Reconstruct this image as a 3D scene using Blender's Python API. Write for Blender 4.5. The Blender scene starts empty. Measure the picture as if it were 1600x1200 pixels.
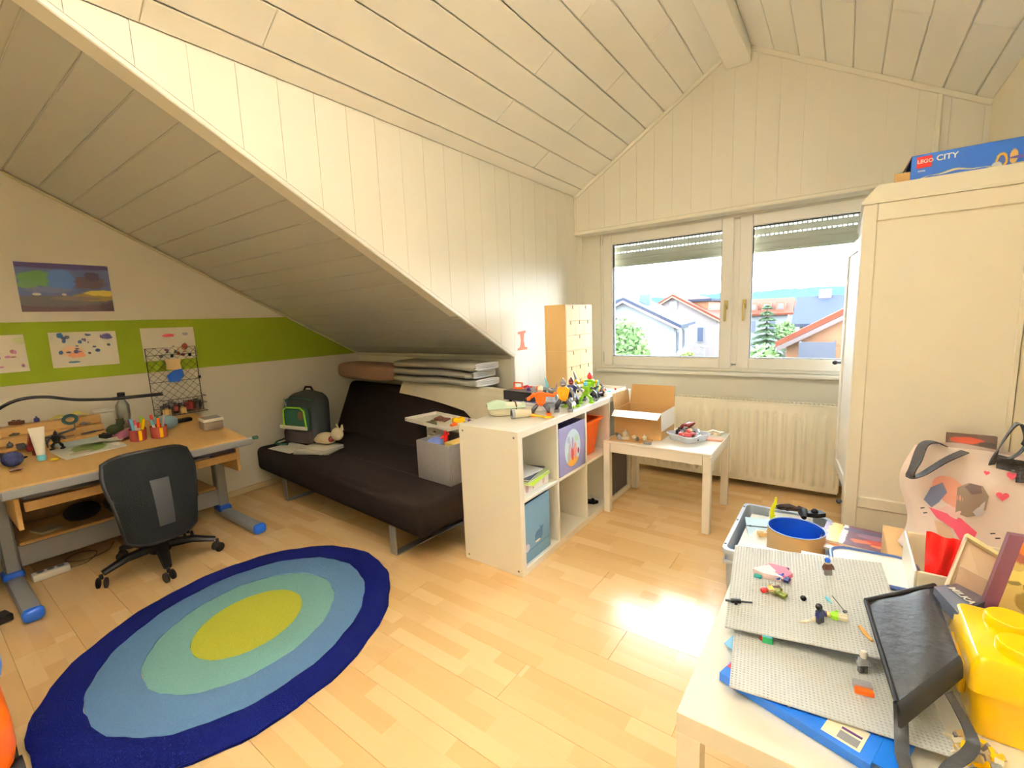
import bpy, bmesh, math, random
from mathutils import Vector, Matrix, noise as mnoise
random.seed(7)
D = bpy.data
SC = bpy.context.scene
COL = SC.collection
PI = math.pi

# ------------------------------------------------------------------ camera
cam_d = D.cameras.new('camera'); cam = D.objects.new('camera', cam_d); COL.objects.link(cam)
cam_d.sensor_fit = 'HORIZONTAL'; cam_d.sensor_width = 36.0
cam_d.lens = 36.0 * 710.258 / 1600.0
cam_d.clip_start = 0.05; cam_d.clip_end = 600
cam.matrix_world = Matrix(((0.809402, -0.051787, 0.584968, 0.0),
                           (0.585987, 0.136656, -0.798714, 0.0),
                           (-0.038576, 0.989264, 0.140956, 1.31467),
                           (0, 0, 0, 1)))
SC.camera = cam

# ------------------------------------------------------------------ world, light, exposure
world = D.worlds.new('sky'); SC.world = world; world.use_nodes = True
wn = world.node_tree; wn.nodes.clear()
w_out = wn.nodes.new('ShaderNodeOutputWorld'); w_bg = wn.nodes.new('ShaderNodeBackground')
w_geo = wn.nodes.new('ShaderNodeTexCoord'); w_sep = wn.nodes.new('ShaderNodeSeparateXYZ')
w_ramp = wn.nodes.new('ShaderNodeValToRGB')
wn.links.new(w_geo.outputs['Generated'], w_sep.inputs[0])
wn.links.new(w_sep.outputs['Z'], w_ramp.inputs['Fac'])
w_ramp.color_ramp.elements[0].position = 0.0; w_ramp.color_ramp.elements[0].color = (0.96, 0.98, 1.0, 1)
w_ramp.color_ramp.elements[1].position = 0.8; w_ramp.color_ramp.elements[1].color = (0.80, 0.90, 1.0, 1)
wn.links.new(w_ramp.outputs[0], w_bg.inputs['Color'])
w_bg.inputs['Strength'].default_value = 12.5
wn.links.new(w_bg.outputs[0], w_out.inputs['Surface'])

FILL_POWER = 1300.0
pl = D.lights.new('window_portal', 'AREA'); pl.shape = 'RECTANGLE'; pl.size = 2.2; pl.size_y = 1.2
try:
    pl.cycles.is_portal = True
except Exception:
    pass
plo = D.objects.new('window_portal', pl); COL.objects.link(plo)
plo.location = (-0.68, 3.99, 1.43); plo.rotation_euler = (math.radians(-90), 0, 0)

SC.view_settings.view_transform = 'Standard'
try: SC.view_settings.look = 'None'
except Exception: pass
SC.view_settings.gamma = 1.0; SC.view_settings.use_curve_mapping = False
SC.view_settings.exposure = 1.35
SC.cycles.use_denoising = True
SC.cycles.max_bounces = 10; SC.cycles.diffuse_bounces = 6; SC.cycles.glossy_bounces = 4
SC.cycles.transmission_bounces = 8; SC.cycles.transparent_max_bounces = 12
SC.cycles.caustics_reflective = False; SC.cycles.caustics_refractive = False
SC.cycles.sample_clamp_indirect = 8.0

# ------------------------------------------------------------------ materials
def lin(c):
    return tuple(((x/255.0)/12.92 if x/255.0 <= 0.04045 else (((x/255.0)+0.055)/1.055)**2.4) for x in c) + (1.0,)

class NT:
    """small helper to wire node trees"""
    def __init__(s, m):
        m.use_nodes = True; s.t = m.node_tree; s.n = s.t.nodes; s.l = s.t.links
        s.b = s.n['Principled BSDF']
    def new(s, k, **kw):
        nd = s.n.new(k)
        for a, v in kw.items(): setattr(nd, a, v)
        return nd
    def put(s, sock, v):
        if hasattr(v, 'links') or isinstance(v, bpy.types.NodeSocket): s.l.new(v, sock)
        else: sock.default_value = v
    def math(s, op, a, b=None, c=None, clamp=False):
        nd = s.new('ShaderNodeMath', operation=op, use_clamp=clamp)
        s.put(nd.inputs[0], a)
        if b is not None: s.put(nd.inputs[1], b)
        if c is not None: s.put(nd.inputs[2], c)
        return nd.outputs[0]
    def mix(s, f, a, b, mode='MIX'):
        nd = s.new('ShaderNodeMix', data_type='RGBA', blend_type=mode)
        s.put(nd.inputs[0], f); s.put(nd.inputs[6], a); s.put(nd.inputs[7], b)
        return nd.outputs[2]
    def noise(s, vec, scale, detail=3.0, rough=0.5):
        nd = s.new('ShaderNodeTexNoise'); nd.inputs['Scale'].default_value = scale
        nd.inputs['Detail'].default_value = detail; nd.inputs['Roughness'].default_value = rough
        if vec is not None: s.l.new(vec, nd.inputs['Vector'])
        return nd
    def coord(s, which='Object', scale=None):
        c = s.new('ShaderNodeTexCoord').outputs[which]
        if scale:
            mp = s.new('ShaderNodeMapping'); mp.inputs['Scale'].default_value = scale
            s.l.new(c, mp.inputs['Vector']); c = mp.outputs[0]
        return c
    def bump(s, h, strength, dist=0.01):
        bp = s.new('ShaderNodeBump'); bp.inputs['Strength'].default_value = strength
        bp.inputs['Distance'].default_value = dist
        s.l.new(h, bp.inputs['Height']); s.l.new(bp.outputs[0], s.b.inputs['Normal'])

MATS = {}
def mat(name, col, rough=0.5, metal=0.0, var=0.06, scale=8.0, bump=0.0, bscale=80.0, spec=0.5, stretch=None, **kw):
    if name in MATS: return MATS[name]
    m = D.materials.new(name); MATS[name] = m; k = NT(m); b = k.b
    c = lin(col)
    co = k.coord('Object', stretch)
    nz = k.noise(co, scale)
    f = k.math('MULTIPLY_ADD', nz.outputs['Fac'], 2*var, 1-var)
    vm = k.new('ShaderNodeVectorMath', operation='SCALE'); vm.inputs[0].default_value = c[:3]
    k.l.new(f, vm.inputs['Scale']); k.l.new(vm.outputs[0], b.inputs['Base Color'])
    b.inputs['Roughness'].default_value = rough; b.inputs['Metallic'].default_value = metal
    b.inputs['Specular IOR Level'].default_value = spec
    if bump:
        k.bump(k.noise(co, bscale).outputs['Fac'], bump)
    for a, v in kw.items():
        b.inputs[a.replace('_', ' ')].default_value = v
    return m

def glass(name, tint=(240, 250, 255), amount=0.08, rough=0.02):
    if name in MATS: return MATS[name]
    m = D.materials.new(name); MATS[name] = m; k = NT(m)
    out = k.n['Material Output']
    tr = k.new('ShaderNodeBsdfTransparent'); tr.inputs['Color'].default_value = lin(tint)
    gl = k.new('ShaderNodeBsdfGlossy'); gl.inputs['Roughness'].default_value = rough
    fr = k.new('ShaderNodeFresnel'); fr.inputs['IOR'].default_value = 1.45
    nz = k.noise(k.coord('Object'), 6.0)
    f = k.math('MULTIPLY', fr.outputs[0], k.math('MULTIPLY_ADD', nz.outputs['Fac'], 0.2, 0.9))
    f = k.math('ADD', f, amount*0.3)
    mx = k.new('ShaderNodeMixShader'); k.l.new(f, mx.inputs[0]); k.l.new(tr.outputs[0], mx.inputs[1]); k.l.new(gl.outputs[0], mx.inputs[2])
    if amount > 0.1:
        df = k.new('ShaderNodeBsdfDiffuse'); df.inputs['Color'].default_value = lin(tint)
        m2 = k.new('ShaderNodeMixShader'); m2.inputs[0].default_value = amount
        k.l.new(mx.outputs[0], m2.inputs[1]); k.l.new(df.outputs[0], m2.inputs[2]); mx = m2
    k.l.new(mx.outputs[0], out.inputs['Surface'])
    return m

def wood(name, c1, c2, rough=0.45, stretch=(1, 14, 14), scale=3.0):
    if name in MATS: return MATS[name]
    m = D.materials.new(name); MATS[name] = m; k = NT(m)
    co = k.coord('Object', stretch)
    nz = k.noise(co, scale, 5.0, 0.6)
    oi = k.new('ShaderNodeObjectInfo')
    f = k.math('MULTIPLY_ADD', oi.outputs['Random'], 0.3, k.math('SUBTRACT', nz.outputs['Fac'], 0.15))
    k.l.new(k.mix(f, lin(c1), lin(c2)), k.b.inputs['Base Color'])
    k.b.inputs['Roughness'].default_value = rough
    return m

def blobs(name, base, items, axes='XZ', rough=0.6, wob=0.25, grain=0.05):
    """printed or drawn surface: soft patches (u, v, ru, rv, colour) over a base, in the object's own 0..1 box"""
    if name in MATS: return MATS[name]
    m = D.materials.new(name); MATS[name] = m; k = NT(m)
    g = k.new('ShaderNodeTexCoord').outputs['Generated']
    sp = k.new('ShaderNodeSeparateXYZ'); k.l.new(g, sp.inputs[0])
    nz = k.noise(g, 9.0, 4.0, 0.6)
    nz2 = k.noise(g, 23.0, 3.0, 0.6)
    def ax(a):
        if a.islower(): return k.math('SUBTRACT', 1.0, sp.outputs[a.upper()])
        return sp.outputs[a]
    u = ax(axes[0]); v = ax(axes[1])
    wb = k.math('MULTIPLY_ADD', nz.outputs['Fac'], 2*wob, -wob)
    col = k.mix(k.math('MULTIPLY', nz2.outputs['Fac'], grain*2), lin(base), lin(tuple(int(x*0.75) for x in base)))
    for (cu, cv, ru, rv, c) in items:
        a = k.math('DIVIDE', k.math('SUBTRACT', u, cu), ru)
        b = k.math('DIVIDE', k.math('SUBTRACT', v, cv), rv)
        d = k.math('SQRT', k.math('ADD', k.math('MULTIPLY', a, a), k.math('MULTIPLY', b, b)))
        d = k.math('ADD', d, wb)
        f = k.math('MULTIPLY', k.math('SUBTRACT', 1.0, d), 6.0, clamp=True)
        col = k.mix(f, col, lin(c))
    k.l.new(col, k.b.inputs['Base Color'])
    k.b.inputs['Roughness'].default_value = rough
    return m

# ------------------------------------------------------------------ mesh building
class MB:
    def __init__(s): s.v = []; s.f = []; s.mi = []; s.cur = 0
    def add(s, vs, fs, M=None):
        n = len(s.v)
        s.v += [tuple(M @ Vector(p)) if M is not None else tuple(p) for p in vs]
        s.f += [tuple(n+i for i in f) for f in fs]; s.mi += [s.cur]*len(fs)
        return s
    def box(s, x0, x1, y0, y1, z0, z1, b=0.0, M=None):
        if b <= 0:
            vs = [(x, y, z) for x in (x0, x1) for y in (y0, y1) for z in (z0, z1)]
            fs = [(0, 1, 3, 2), (4, 6, 7, 5), (0, 4, 5, 1), (2, 3, 7, 6), (0, 2, 6, 4), (1, 5, 7, 3)]
            return s.add(vs, fs, M)
        b = min(b, 0.49*min(abs(x1-x0), abs(y1-y0), abs(z1-z0)))
        vs = []; idx = {}
        for i, x in enumerate((x0, x1)):
            for j, y in enumerate((y0, y1)):
                for k, z in enumerate((z0, z1)):
                    sx, sy, sz = (1, -1)[i]*b, (1, -1)[j]*b, (1, -1)[k]*b
                    idx[i, j, k] = len(vs)
                    vs += [(x, y+sy, z+sz), (x+sx, y, z+sz), (x+sx, y+sy, z)]
        fs = []
        for i in (0, 1):
            q = [idx[i, 0, 0], idx[i, 0, 1], idx[i, 1, 1], idx[i, 1, 0]]; fs.append(tuple(q if i == 0 else q[::-1]))
        for j in (0, 1):
            q = [idx[0, j, 0]+1, idx[1, j, 0]+1, idx[1, j, 1]+1, idx[0, j, 1]+1]; fs.append(tuple(q if j == 0 else q[::-1]))
        for k in (0, 1):
            q = [idx[0, 0, k]+2, idx[0, 1, k]+2, idx[1, 1, k]+2, idx[1, 0, k]+2]; fs.append(tuple(q if k == 0 else q[::-1]))
        for i in (0, 1):
            for j in (0, 1):
                q = [idx[i, j, 0], idx[i, j, 1], idx[i, j, 1]+1, idx[i, j, 0]+1]; fs.append(tuple(q if (i+j) % 2 else q[::-1]))
        for i in (0, 1):
            for k in (0, 1):
                q = [idx[i, 0, k], idx[i, 1, k], idx[i, 1, k]+2, idx[i, 0, k]+2]; fs.append(tuple(q if (i+k) % 2 == 0 else q[::-1]))
        for j in (0, 1):
            for k in (0, 1):
                q = [idx[0, j, k]+1, idx[1, j, k]+1, idx[1, j, k]+2, idx[0, j, k]+2]; fs.append(tuple(q if (j+k) % 2 else q[::-1]))
        for i in (0, 1):
            for j in (0, 1):
                for k in (0, 1):
                    a = idx[i, j, k]; q = (a, a+1, a+2); fs.append(q if (i+j+k) % 2 else q[::-1])
        return s.add(vs, fs, M)
    def rbox(s, cx, cy, cz, sx, sy, sz, r, seg=3, M=None):
        bm = bmesh.new(); bmesh.ops.create_cube(bm, size=1.0)
        bmesh.ops.scale(bm, vec=(sx, sy, sz), verts=bm.verts)
        r = min(r, 0.49*min(sx, sy, sz))
        bmesh.ops.bevel(bm, geom=list(bm.edges), offset=r, segments=seg, profile=0.5, affect='EDGES')
        bmesh.ops.translate(bm, vec=(cx, cy, cz), verts=bm.verts)
        bm.verts.index_update()
        s.add([v.co[:] for v in bm.verts], [tuple(v.index for v in f.verts) for f in bm.faces], M)
        bm.free(); return s
    def cyl(s, a, b, r0, r1=None, n=14, cap=True):
        a = Vector(a); b = Vector(b); r1 = r0 if r1 is None else r1
        d = (b-a).normalized(); t = Vector((0, 0, 1)) if abs(d.z) < 0.9 else Vector((1, 0, 0))
        u = d.cross(t).normalized(); w = d.cross(u)
        vs = []
        for i in range(n):
            c, q = math.cos(2*PI*i/n), math.sin(2*PI*i/n)
            vs.append(a+(u*c+w*q)*r0); vs.append(b+(u*c+w*q)*r1)
        fs = [(2*i, 2*((i+1) % n), 2*((i+1) % n)+1, 2*i+1) for i in range(n)]
        if cap: fs += [tuple(2*i for i in range(n))[::-1], tuple(2*i+1 for i in range(n))]
        return s.add(vs, fs)
    def tube(s, pts, r, n=8, closed=False, cap=True, flat=1.0):
        P = [Vector(p) for p in pts]; m = len(P); vs = []
        rr = r if isinstance(r, (list, tuple)) else [r]*m
        up = None
        for i in range(m):
            if closed: d = P[(i+1) % m]-P[i-1]
            else: d = P[min(i+1, m-1)]-P[max(i-1, 0)]
            d.normalize()
            if up is None:
                up = Vector((0, 0, 1)) if abs(d.z) < 0.9 else Vector((1, 0, 0))
            u = d.cross(up)
            if u.length < 1e-6: u = d.orthogonal()
            u.normalize(); w = u.cross(d); up = w
            for k in range(n):
                c, q = math.cos(2*PI*k/n), math.sin(2*PI*k/n)
                vs.append(P[i]+u*c*rr[i]+w*q*rr[i]*flat)
        fs = []
        for i in range(m if closed else m-1):
            j = (i+1) % m
            for k in range(n):
                l = (k+1) % n
                fs.append((i*n+k, i*n+l, j*n+l, j*n+k))
        if cap and not closed:
            fs += [tuple(range(n))[::-1], tuple((m-1)*n+k for k in range(n))]
        return s.add(vs, fs)
    def lathe(s, prof, n=20, M=None, cap0=True, cap1=True):
        vs = []; m = len(prof)
        for (r, z) in prof:
            for k in range(n):
                vs.append((r*math.cos(2*PI*k/n), r*math.sin(2*PI*k/n), z))
        fs = []
        for i in range(m-1):
            for k in range(n):
                l = (k+1) % n; fs.append((i*n+k, i*n+l, (i+1)*n+l, (i+1)*n+k))
        if cap0: fs.append(tuple(range(n))[::-1])
        if cap1: fs.append(tuple((m-1)*n+k for k in range(n)))
        return s.add(vs, fs, M)
    def ball(s, c, rx, ry=None, rz=None, n=12, m=8, M=None, p=1.0):
        ry = rx if ry is None else ry; rz = rx if rz is None else rz
        sg = lambda x: math.copysign(abs(x)**p, x)
        vs = [(c[0], c[1], c[2]-rz)]
        for i in range(1, m):
            t = -PI/2+PI*i/m
            for k in range(n):
                a = 2*PI*k/n
                vs.append((c[0]+rx*sg(math.cos(t))*sg(math.cos(a)), c[1]+ry*sg(math.cos(t))*sg(math.sin(a)), c[2]+rz*sg(math.sin(t))))
        vs.append((c[0], c[1], c[2]+rz)); L = len(vs)-1
        fs = [(0, 1+(k+1) % n, 1+k) for k in range(n)]
        for i in range(m-2):
            for k in range(n):
                a = 1+i*n+k; b = 1+i*n+(k+1) % n; fs.append((a, b, b+n, a+n))
        o = 1+(m-2)*n
        fs += [(o+k, o+(k+1) % n, L) for k in range(n)]
        return s.add(vs, fs, M)
    def prism(s, poly, h0, h1, ax='z', M=None):
        """poly 2-D extruded along an axis"""
        f = {'z': lambda a, b, h: (a, b, h), 'y': lambda a, b, h: (a, h, b), 'x': lambda a, b, h: (h, a, b)}[ax]
        n = len(poly)
        vs = [f(a, b, h0) for a, b in poly]+[f(a, b, h1) for a, b in poly]
        fs = [tuple(range(n))[::-1], tuple(range(n, 2*n))]+[(i, (i+1) % n, n+(i+1) % n, n+i) for i in range(n)]
        return s.add(vs, fs, M)
    def sheet(s, fn, nu, nv, th=0.0, M=None):
        """surface fn(u,v) with thickness th downwards along its normal"""
        P = [[Vector(fn(i/nu, j/nv)) for j in range(nv+1)] for i in range(nu+1)]
        vs = [P[i][j] for i in range(nu+1) for j in range(nv+1)]
        w = nv+1; fs = []
        for i in range(nu):
            for j in range(nv):
                fs.append((i*w+j, (i+1)*w+j, (i+1)*w+j+1, i*w+j+1))
        if th:
            n0 = len(vs)
            for i in range(nu+1):
                for j in range(nv+1):
                    du = P[min(i+1, nu)][j]-P[max(i-1, 0)][j]; dv = P[i][min(j+1, nv)]-P[i][max(j-1, 0)]
                    nn = du.cross(dv); nn = nn.normalized() if nn.length > 1e-9 else Vector((0, 0, 1))
                    vs.append(P[i][j]-nn*th)
            fs += [tuple(n0+k for k in f[::-1]) for f in list(fs)]
            for i in range(nu):
                fs.append((i*w, n0+i*w, n0+(i+1)*w, (i+1)*w)); a = nv
                fs.append((i*w+a, (i+1)*w+a, n0+(i+1)*w+a, n0+i*w+a))
            for j in range(nv):
                fs.append((j, j+1, n0+j+1, n0+j)); a = nu*w
                fs.append((a+j, n0+a+j, n0+a+j+1, a+j+1))
        return s.add(vs, fs, M)

def mesh(name, mb, ms, smooth=None, fix=True):
    me = D.meshes.new(name); me.from_pydata(mb.v, [], mb.f)
    ms = ms if isinstance(ms, (list, tuple)) else [ms]
    for m in ms: me.materials.append(m)
    if len(ms) > 1: me.polygons.foreach_set('material_index', mb.mi)
    if fix:
        bm = bmesh.new(); bm.from_mesh(me); bmesh.ops.recalc_face_normals(bm, faces=bm.faces); bm.to_mesh(me); bm.free()
    if smooth is not None:
        me.shade_smooth()
        try: me.set_sharp_from_angle(angle=math.radians(smooth))
        except Exception: pass
    me.update()
    return me

def link(name, me, parent=None, loc=None, rot=None, label=None, kind=None, cat=None, group=None):
    o = D.objects.new(name, me); COL.objects.link(o)
    if parent is not None: o.parent = parent
    if loc is not None: o.location = loc
    if rot is not None: o.rotation_euler = rot
    if label: o['label'] = label
    if kind: o['kind'] = kind
    if cat: o['category'] = cat
    if group: o['group'] = group
    return o

def part(name, mb, m, parent, smooth=40, **kw):
    return link(name, mesh(name, mb, m, smooth), parent, **kw)

def thing(name, label, cat, loc=(0, 0, 0), rz=0.0, group=None, rot=None):
    return link(name, None, None, loc, rot if rot is not None else (0, 0, rz), label, None, cat, group)

def solo(name, mb, m, label, cat, loc=(0, 0, 0), rz=0.0, group=None, smooth=40, rot=None, kind=None):
    return link(name, mesh(name, mb, m, smooth), None, loc, rot if rot is not None else (0, 0, rz), label, kind, cat, group)

def struct(name, mb, m, smooth=None):
    return link(name, mesh(name, mb, m, smooth), kind='structure')

def text_mesh(txt, size, depth=0.0004, bold=0.0):
    c = D.curves.new('lettering', 'FONT'); c.body = txt; c.size = size; c.extrude = depth; c.offset = bold
    c.align_x = 'LEFT'; c.align_y = 'BOTTOM'
    o = D.objects.new('lettering', c); COL.objects.link(o)
    bpy.context.view_layer.update()
    me = D.meshes.new_from_object(o.evaluated_get(bpy.context.evaluated_depsgraph_get()))
    D.objects.remove(o); D.curves.remove(c)
    return me

def lettering(txt, size, m, parent, M, label=None, depth=0.0004, bold=0.0):
    me = text_mesh(txt, size, depth, bold); me.materials.clear(); me.materials.append(m)
    o = link('lettering', me, parent); o.matrix_local = M
    if label: o['label'] = label
    return o

def Rz(a): return Matrix.Rotation(a, 4, 'Z')
def Rx(a): return Matrix.Rotation(a, 4, 'X')
def Ry(a): return Matrix.Rotation(a, 4, 'Y')
def T(x, y, z): return Matrix.Translation((x, y, z))

# palette
M_panel = mat('cream_panel_paint', (240, 235, 221), 0.5, var=0.02, scale=2.0)
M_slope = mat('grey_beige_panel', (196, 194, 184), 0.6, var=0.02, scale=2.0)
M_ceil = mat('off_white_ceiling_paint', (250, 247, 238), 0.55, var=0.02, scale=2.0)
M_trim = mat('cream_trim', (243, 238, 222), 0.45, var=0.02)
M_white = mat('white_paint', (238, 234, 224), 0.4, var=0.02)
M_pvc = mat('white_window_plastic', (236, 233, 226), 0.3, var=0.01)
M_lack = mat('white_lacquer', (240, 236, 224), 0.20, var=0.01)
M_beech = wood('beech', (214, 174, 112), (192, 146, 84))
M_steel = mat('grey_metal', (150, 150, 146), 0.4, 0.6, var=0.03)
M_blackp = mat('black_plastic', (14, 13, 14), 0.5, spec=0.3, var=0.05)
M_darkfab = mat('black_mesh_fabric', (20, 20, 21), 0.9, spec=0.12, var=0.15, scale=60, bump=0.3, bscale=300)
M_sofa = mat('dark_brown_fabric', (24, 17, 13), 0.95, spec=0.08, var=0.18, scale=5, bump=0.25, bscale=220)
M_card = mat('brown_cardboard', (196, 156, 100), 0.8, var=0.05)
M_paper = mat('white_paper', (238, 234, 224), 0.7, var=0.03)
M_red = mat('red_plastic', (206, 32, 28), 0.35)
M_orange = mat('orange_plastic', (244, 104, 14), 0.35)
M_yellow = mat('yellow_plastic', (252, 200, 4), 0.22, var=0.02)
M_blue = mat('blue_plastic', (20, 84, 190), 0.35)
M_lime = mat('lime_plastic', (150, 210, 30), 0.4)
M_grey = mat('grey_plastic', (120, 120, 120), 0.45)
M_dgrey = mat('dark_grey_plastic', (62, 62, 66), 0.45)
M_silver = mat('silver_plastic', (180, 184, 192), 0.35, 0.4)
M_tan = mat('tan_plastic', (222, 190, 130), 0.5)
M_skin = mat('yellow_toy_head', (246, 196, 40), 0.35)
M_green = mat('green_plastic', (20, 140, 80), 0.35)
M_cyan = mat('light_blue_plastic', (110, 200, 226), 0.3)
M_pink = mat('pink_plastic', (232, 110, 140), 0.35)
M_brown = mat('brown_plastic', (84, 46, 30), 0.45)
M_navy = mat('navy_plastic', (28, 34, 90), 0.4)
M_purple = mat('purple_plastic', (84, 40, 110), 0.4)
M_dkred = mat('dark_red_plastic', (110, 24, 26), 0.4)
M_ivory = mat('ivory_plastic', (232, 222, 196), 0.4)
# ================================================================== SETTING
XL, XC, XR = -3.880, -1.966, 0.588
YK, ZK, SL = 2.744, 1.048, 0.5425
ZT, YG, YW = 2.343, 3.709, 3.85
XRG, ZRG, ZR = -0.682, 3.122, 2.389
YB = -1.20
Y0 = YK-(ZT-ZK)/SL            # where the main slope reaches the dormer eaves
SLOPE_L = (ZRG-ZT)/(XRG-XC); SLOPE_R = (ZRG-ZR)/(XR-XRG)
zl = lambda x: ZT+(x-XC)*SLOPE_L
zr = lambda x: ZRG-(x-XRG)*SLOPE_R
zs = lambda y: ZK+SL*(YK-y)

# floor: laminate boards running along x, each a part
def floor_mat():
    m = D.materials.new('beech_laminate'); k = NT(m)
    oi = k.new('ShaderNodeObjectInfo')
    co = k.coord('Object')
    sp = k.new('ShaderNodeSeparateXYZ'); k.l.new(co, sp.inputs[0])
    row = k.math('FLOOR', k.math('DIVIDE', k.math('ADD', sp.outputs['Y'], 0.0955), 0.0637))
    wn_ = k.new('ShaderNodeTexWhiteNoise', noise_dimensions='2D')
    cx = k.new('ShaderNodeCombineXYZ'); k.l.new(row, cx.inputs[0]); k.l.new(oi.outputs['Random'], cx.inputs[1])
    k.l.new(cx.outputs[0], wn_.inputs['Vector'])
    shift = wn_.outputs['Value']
    blk = k.math('FLOOR', k.math('ADD', k.math('DIVIDE', sp.outputs['X'], 0.40), k.math('MULTIPLY', shift, 3.0)))
    w2 = k.new('ShaderNodeTexWhiteNoise', noise_dimensions='3D')
    c2 = k.new('ShaderNodeCombineXYZ'); k.l.new(row, c2.inputs[0]); k.l.new(blk, c2.inputs[1]); k.l.new(oi.outputs['Random'], c2.inputs[2])
    k.l.new(c2.outputs[0], w2.inputs['Vector'])
    rp = k.new('ShaderNodeValToRGB'); e = rp.color_ramp.elements
    e[0].position = 0.0; e[0].color = lin((222, 182, 126)); e[1].position = 1.0; e[1].color = lin((236, 204, 152))
    n1 = e.new(0.5); n1.color = lin((229, 193, 140))
    k.l.new(w2.outputs['Value'], rp.inputs['Fac'])
    vv = k.new('ShaderNodeMapping'); vv.inputs['Scale'].default_value = (2.0, 40.0, 1.0)
    ad = k.new('ShaderNodeVectorMath', operation='ADD'); k.l.new(co, ad.inputs[0]); k.l.new(w2.outputs['Color'], ad.inputs[1])
    k.l.new(ad.outputs[0], vv.inputs['Vector'])
    g = k.noise(vv.outputs[0], 2.0, 5.0, 0.6)
    col = k.mix(k.math('MULTIPLY', g.outputs['Fac'], 0.22), rp.outputs[0], lin((196, 146, 88)))
    k.l.new(col, k.b.inputs['Base Color'])
    k.l.new(k.math('MULTIPLY_ADD', g.outputs['Fac'], 0.05, 0.17), k.b.inputs['Roughness'])
    k.b.inputs['Specular IOR Level'].default_value = 0.6
    return m
M_floor = floor_mat()
fb = MB().box(XL-0.1, XR+0.1, YB-0.1, YW+0.1, -0.16, -0.012)
floor = struct('floor', fb, mat('floor_base', (150, 110, 70), 0.8))
L, W = 1.286, 0.191
bm_ = mesh('floor_board', MB().box(-L/2+0.0004, L/2-0.0004, -W/2+0.0004, W/2-0.0004, -0.012, 0.0, 0.0008), M_floor)
r = 0; y = YB
while y < YW:
    x = XL-[0.9, 0.35, 0.65, 0.1][r % 4]
    while x < XR+0.05:
        link('floor_board', bm_, floor, (x+L/2, y+W/2, 0)); x += L
    y += W; r += 1

# walls
def wall_left_mat():
    m = D.materials.new('left_wall_paint'); k = NT(m)
    sp = k.new('ShaderNodeSeparateXYZ'); k.l.new(k.coord('Object'), sp.inputs[0])
    z = sp.outputs['Z']
    a = k.math('MULTIPLY', k.math('SUBTRACT', z, 1.045), 900.0, clamp=True)
    b = k.math('MULTIPLY', k.math('SUBTRACT', 1.408, z), 900.0, clamp=True)
    n = k.noise(k.coord('Object'), 3.0)
    w = k.mix(n.outputs['Fac'], lin((228, 222, 206)), lin((220, 214, 198)))
    g = k.mix(n.outputs['Fac'], lin((146, 168, 8)), lin((138, 160, 4)))
    k.l.new(k.mix(k.math('MULTIPLY', a, b), w, g), k.b.inputs['Base Color'])
    k.b.inputs['Roughness'].default_value = 0.8
    k.bump(k.noise(k.coord('Object'), 160.0).outputs['Fac'], 0.08)
    return m
M_wall = mat('white_wall_paint', (234, 228, 208), 0.8, var=0.02, scale=3, bump=0.08, bscale=160)
struct('wall_left', MB().box(XL-0.12, XL, YB-0.1, YK+0.1, -0.05, 3.3), wall_left_mat())
struct('wall_knee', MB().box(XL-0.12, XC-0.015, YK, YK+0.12, -0.05, ZK+0.02), M_wall)
struct('wall_right', MB().box(XR, XR+0.12, YB-0.1, YW+0.2, -0.05, ZR+0.12), mat('right_wall_paint', (240, 230, 204), 0.7, var=0.02))
struct('wall_rear', MB().box(XL-0.12, XR+0.12, YB-0.12, YB, -0.05, 3.4), M_wall)
wb = MB()
WX0, WX1, WZ0, WZ1 = -1.79, 0.43, 0.842, 2.05
wb.box(XC-0.1, XR+0.1, YW, YW+0.2, -0.05, WZ0)
wb.box(XC-0.1, WX0, YW, YW+0.2, WZ0, WZ1)
wb.box(WX1, XR+0.1, YW, YW+0.2, WZ0, WZ1)
struct('wall_back', wb, mat('window_wall_paint', (232, 228, 216), 0.75, var=0.02))
# gable above the window, a box standing proud of the window wall, clad in boards
gb = MB()
gb.prism([(XC-0.02, WZ1+0.01), (XR+0.02, WZ1+0.01), (XR+0.02, ZR+0.02), (XRG, ZRG+0.02), (XC-0.02, ZT+0.02)], YG+0.007, YW+0.2, 'y')
wg = struct('wall_gable', gb, M_panel)
x = XC; i = 0
def gz(x): return zl(x) if x < XRG else zr(x)
while x < XR-0.01:
    x1 = min(x+0.1405, XR); a, b = x+0.0005, x1-0.0005
    top = [(b, gz(b))]
    if a < XRG < b: top.append((XRG, ZRG))
    top.append((a, gz(a)))
    part('panel', MB().prism([(a, WZ1), (b, WZ1)]+top, YG, YG+0.0068, 'y'), M_panel, wg, None)
    x = x1
struct('trim_1', MB().box(XC, XR, YG-0.018, YW, WZ1-0.03, WZ1, 0.006), M_trim)

# cheek wall of the dormer, clad in upright boards
ck = MB()
ck.prism([(Y0-0.02, ZT), (YK+0.006, ZK), (YK+0.006, -0.05), (YW+0.1, -0.05), (YW+0.1, ZT+0.02), (Y0-0.02, ZT+0.02)], XC-0.12, XC-0.007, 'x')
wc = struct('wall_cheek', ck, M_panel)
js = [2.251+0.163*k for k in range(-12, 10)]
js = [Y0]+[j for j in js if Y0+0.03 < j < YW-0.03]+[YW]
for a0, b0 in zip(js[:-1], js[1:]):
    a, b = a0+0.0011, b0-0.0011
    lo = lambda y: zs(y) if y <= YK else 0.0
    pts = [(a, lo(a))]
    if a < YK < b: pts += [(YK, ZK), (YK, 0.0)]
    pts += [(b, lo(b)), (b, ZT), (a, ZT)]
    part('panel', MB().prism(pts, XC-0.0068, XC, 'x'), M_panel, wc, None)

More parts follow.
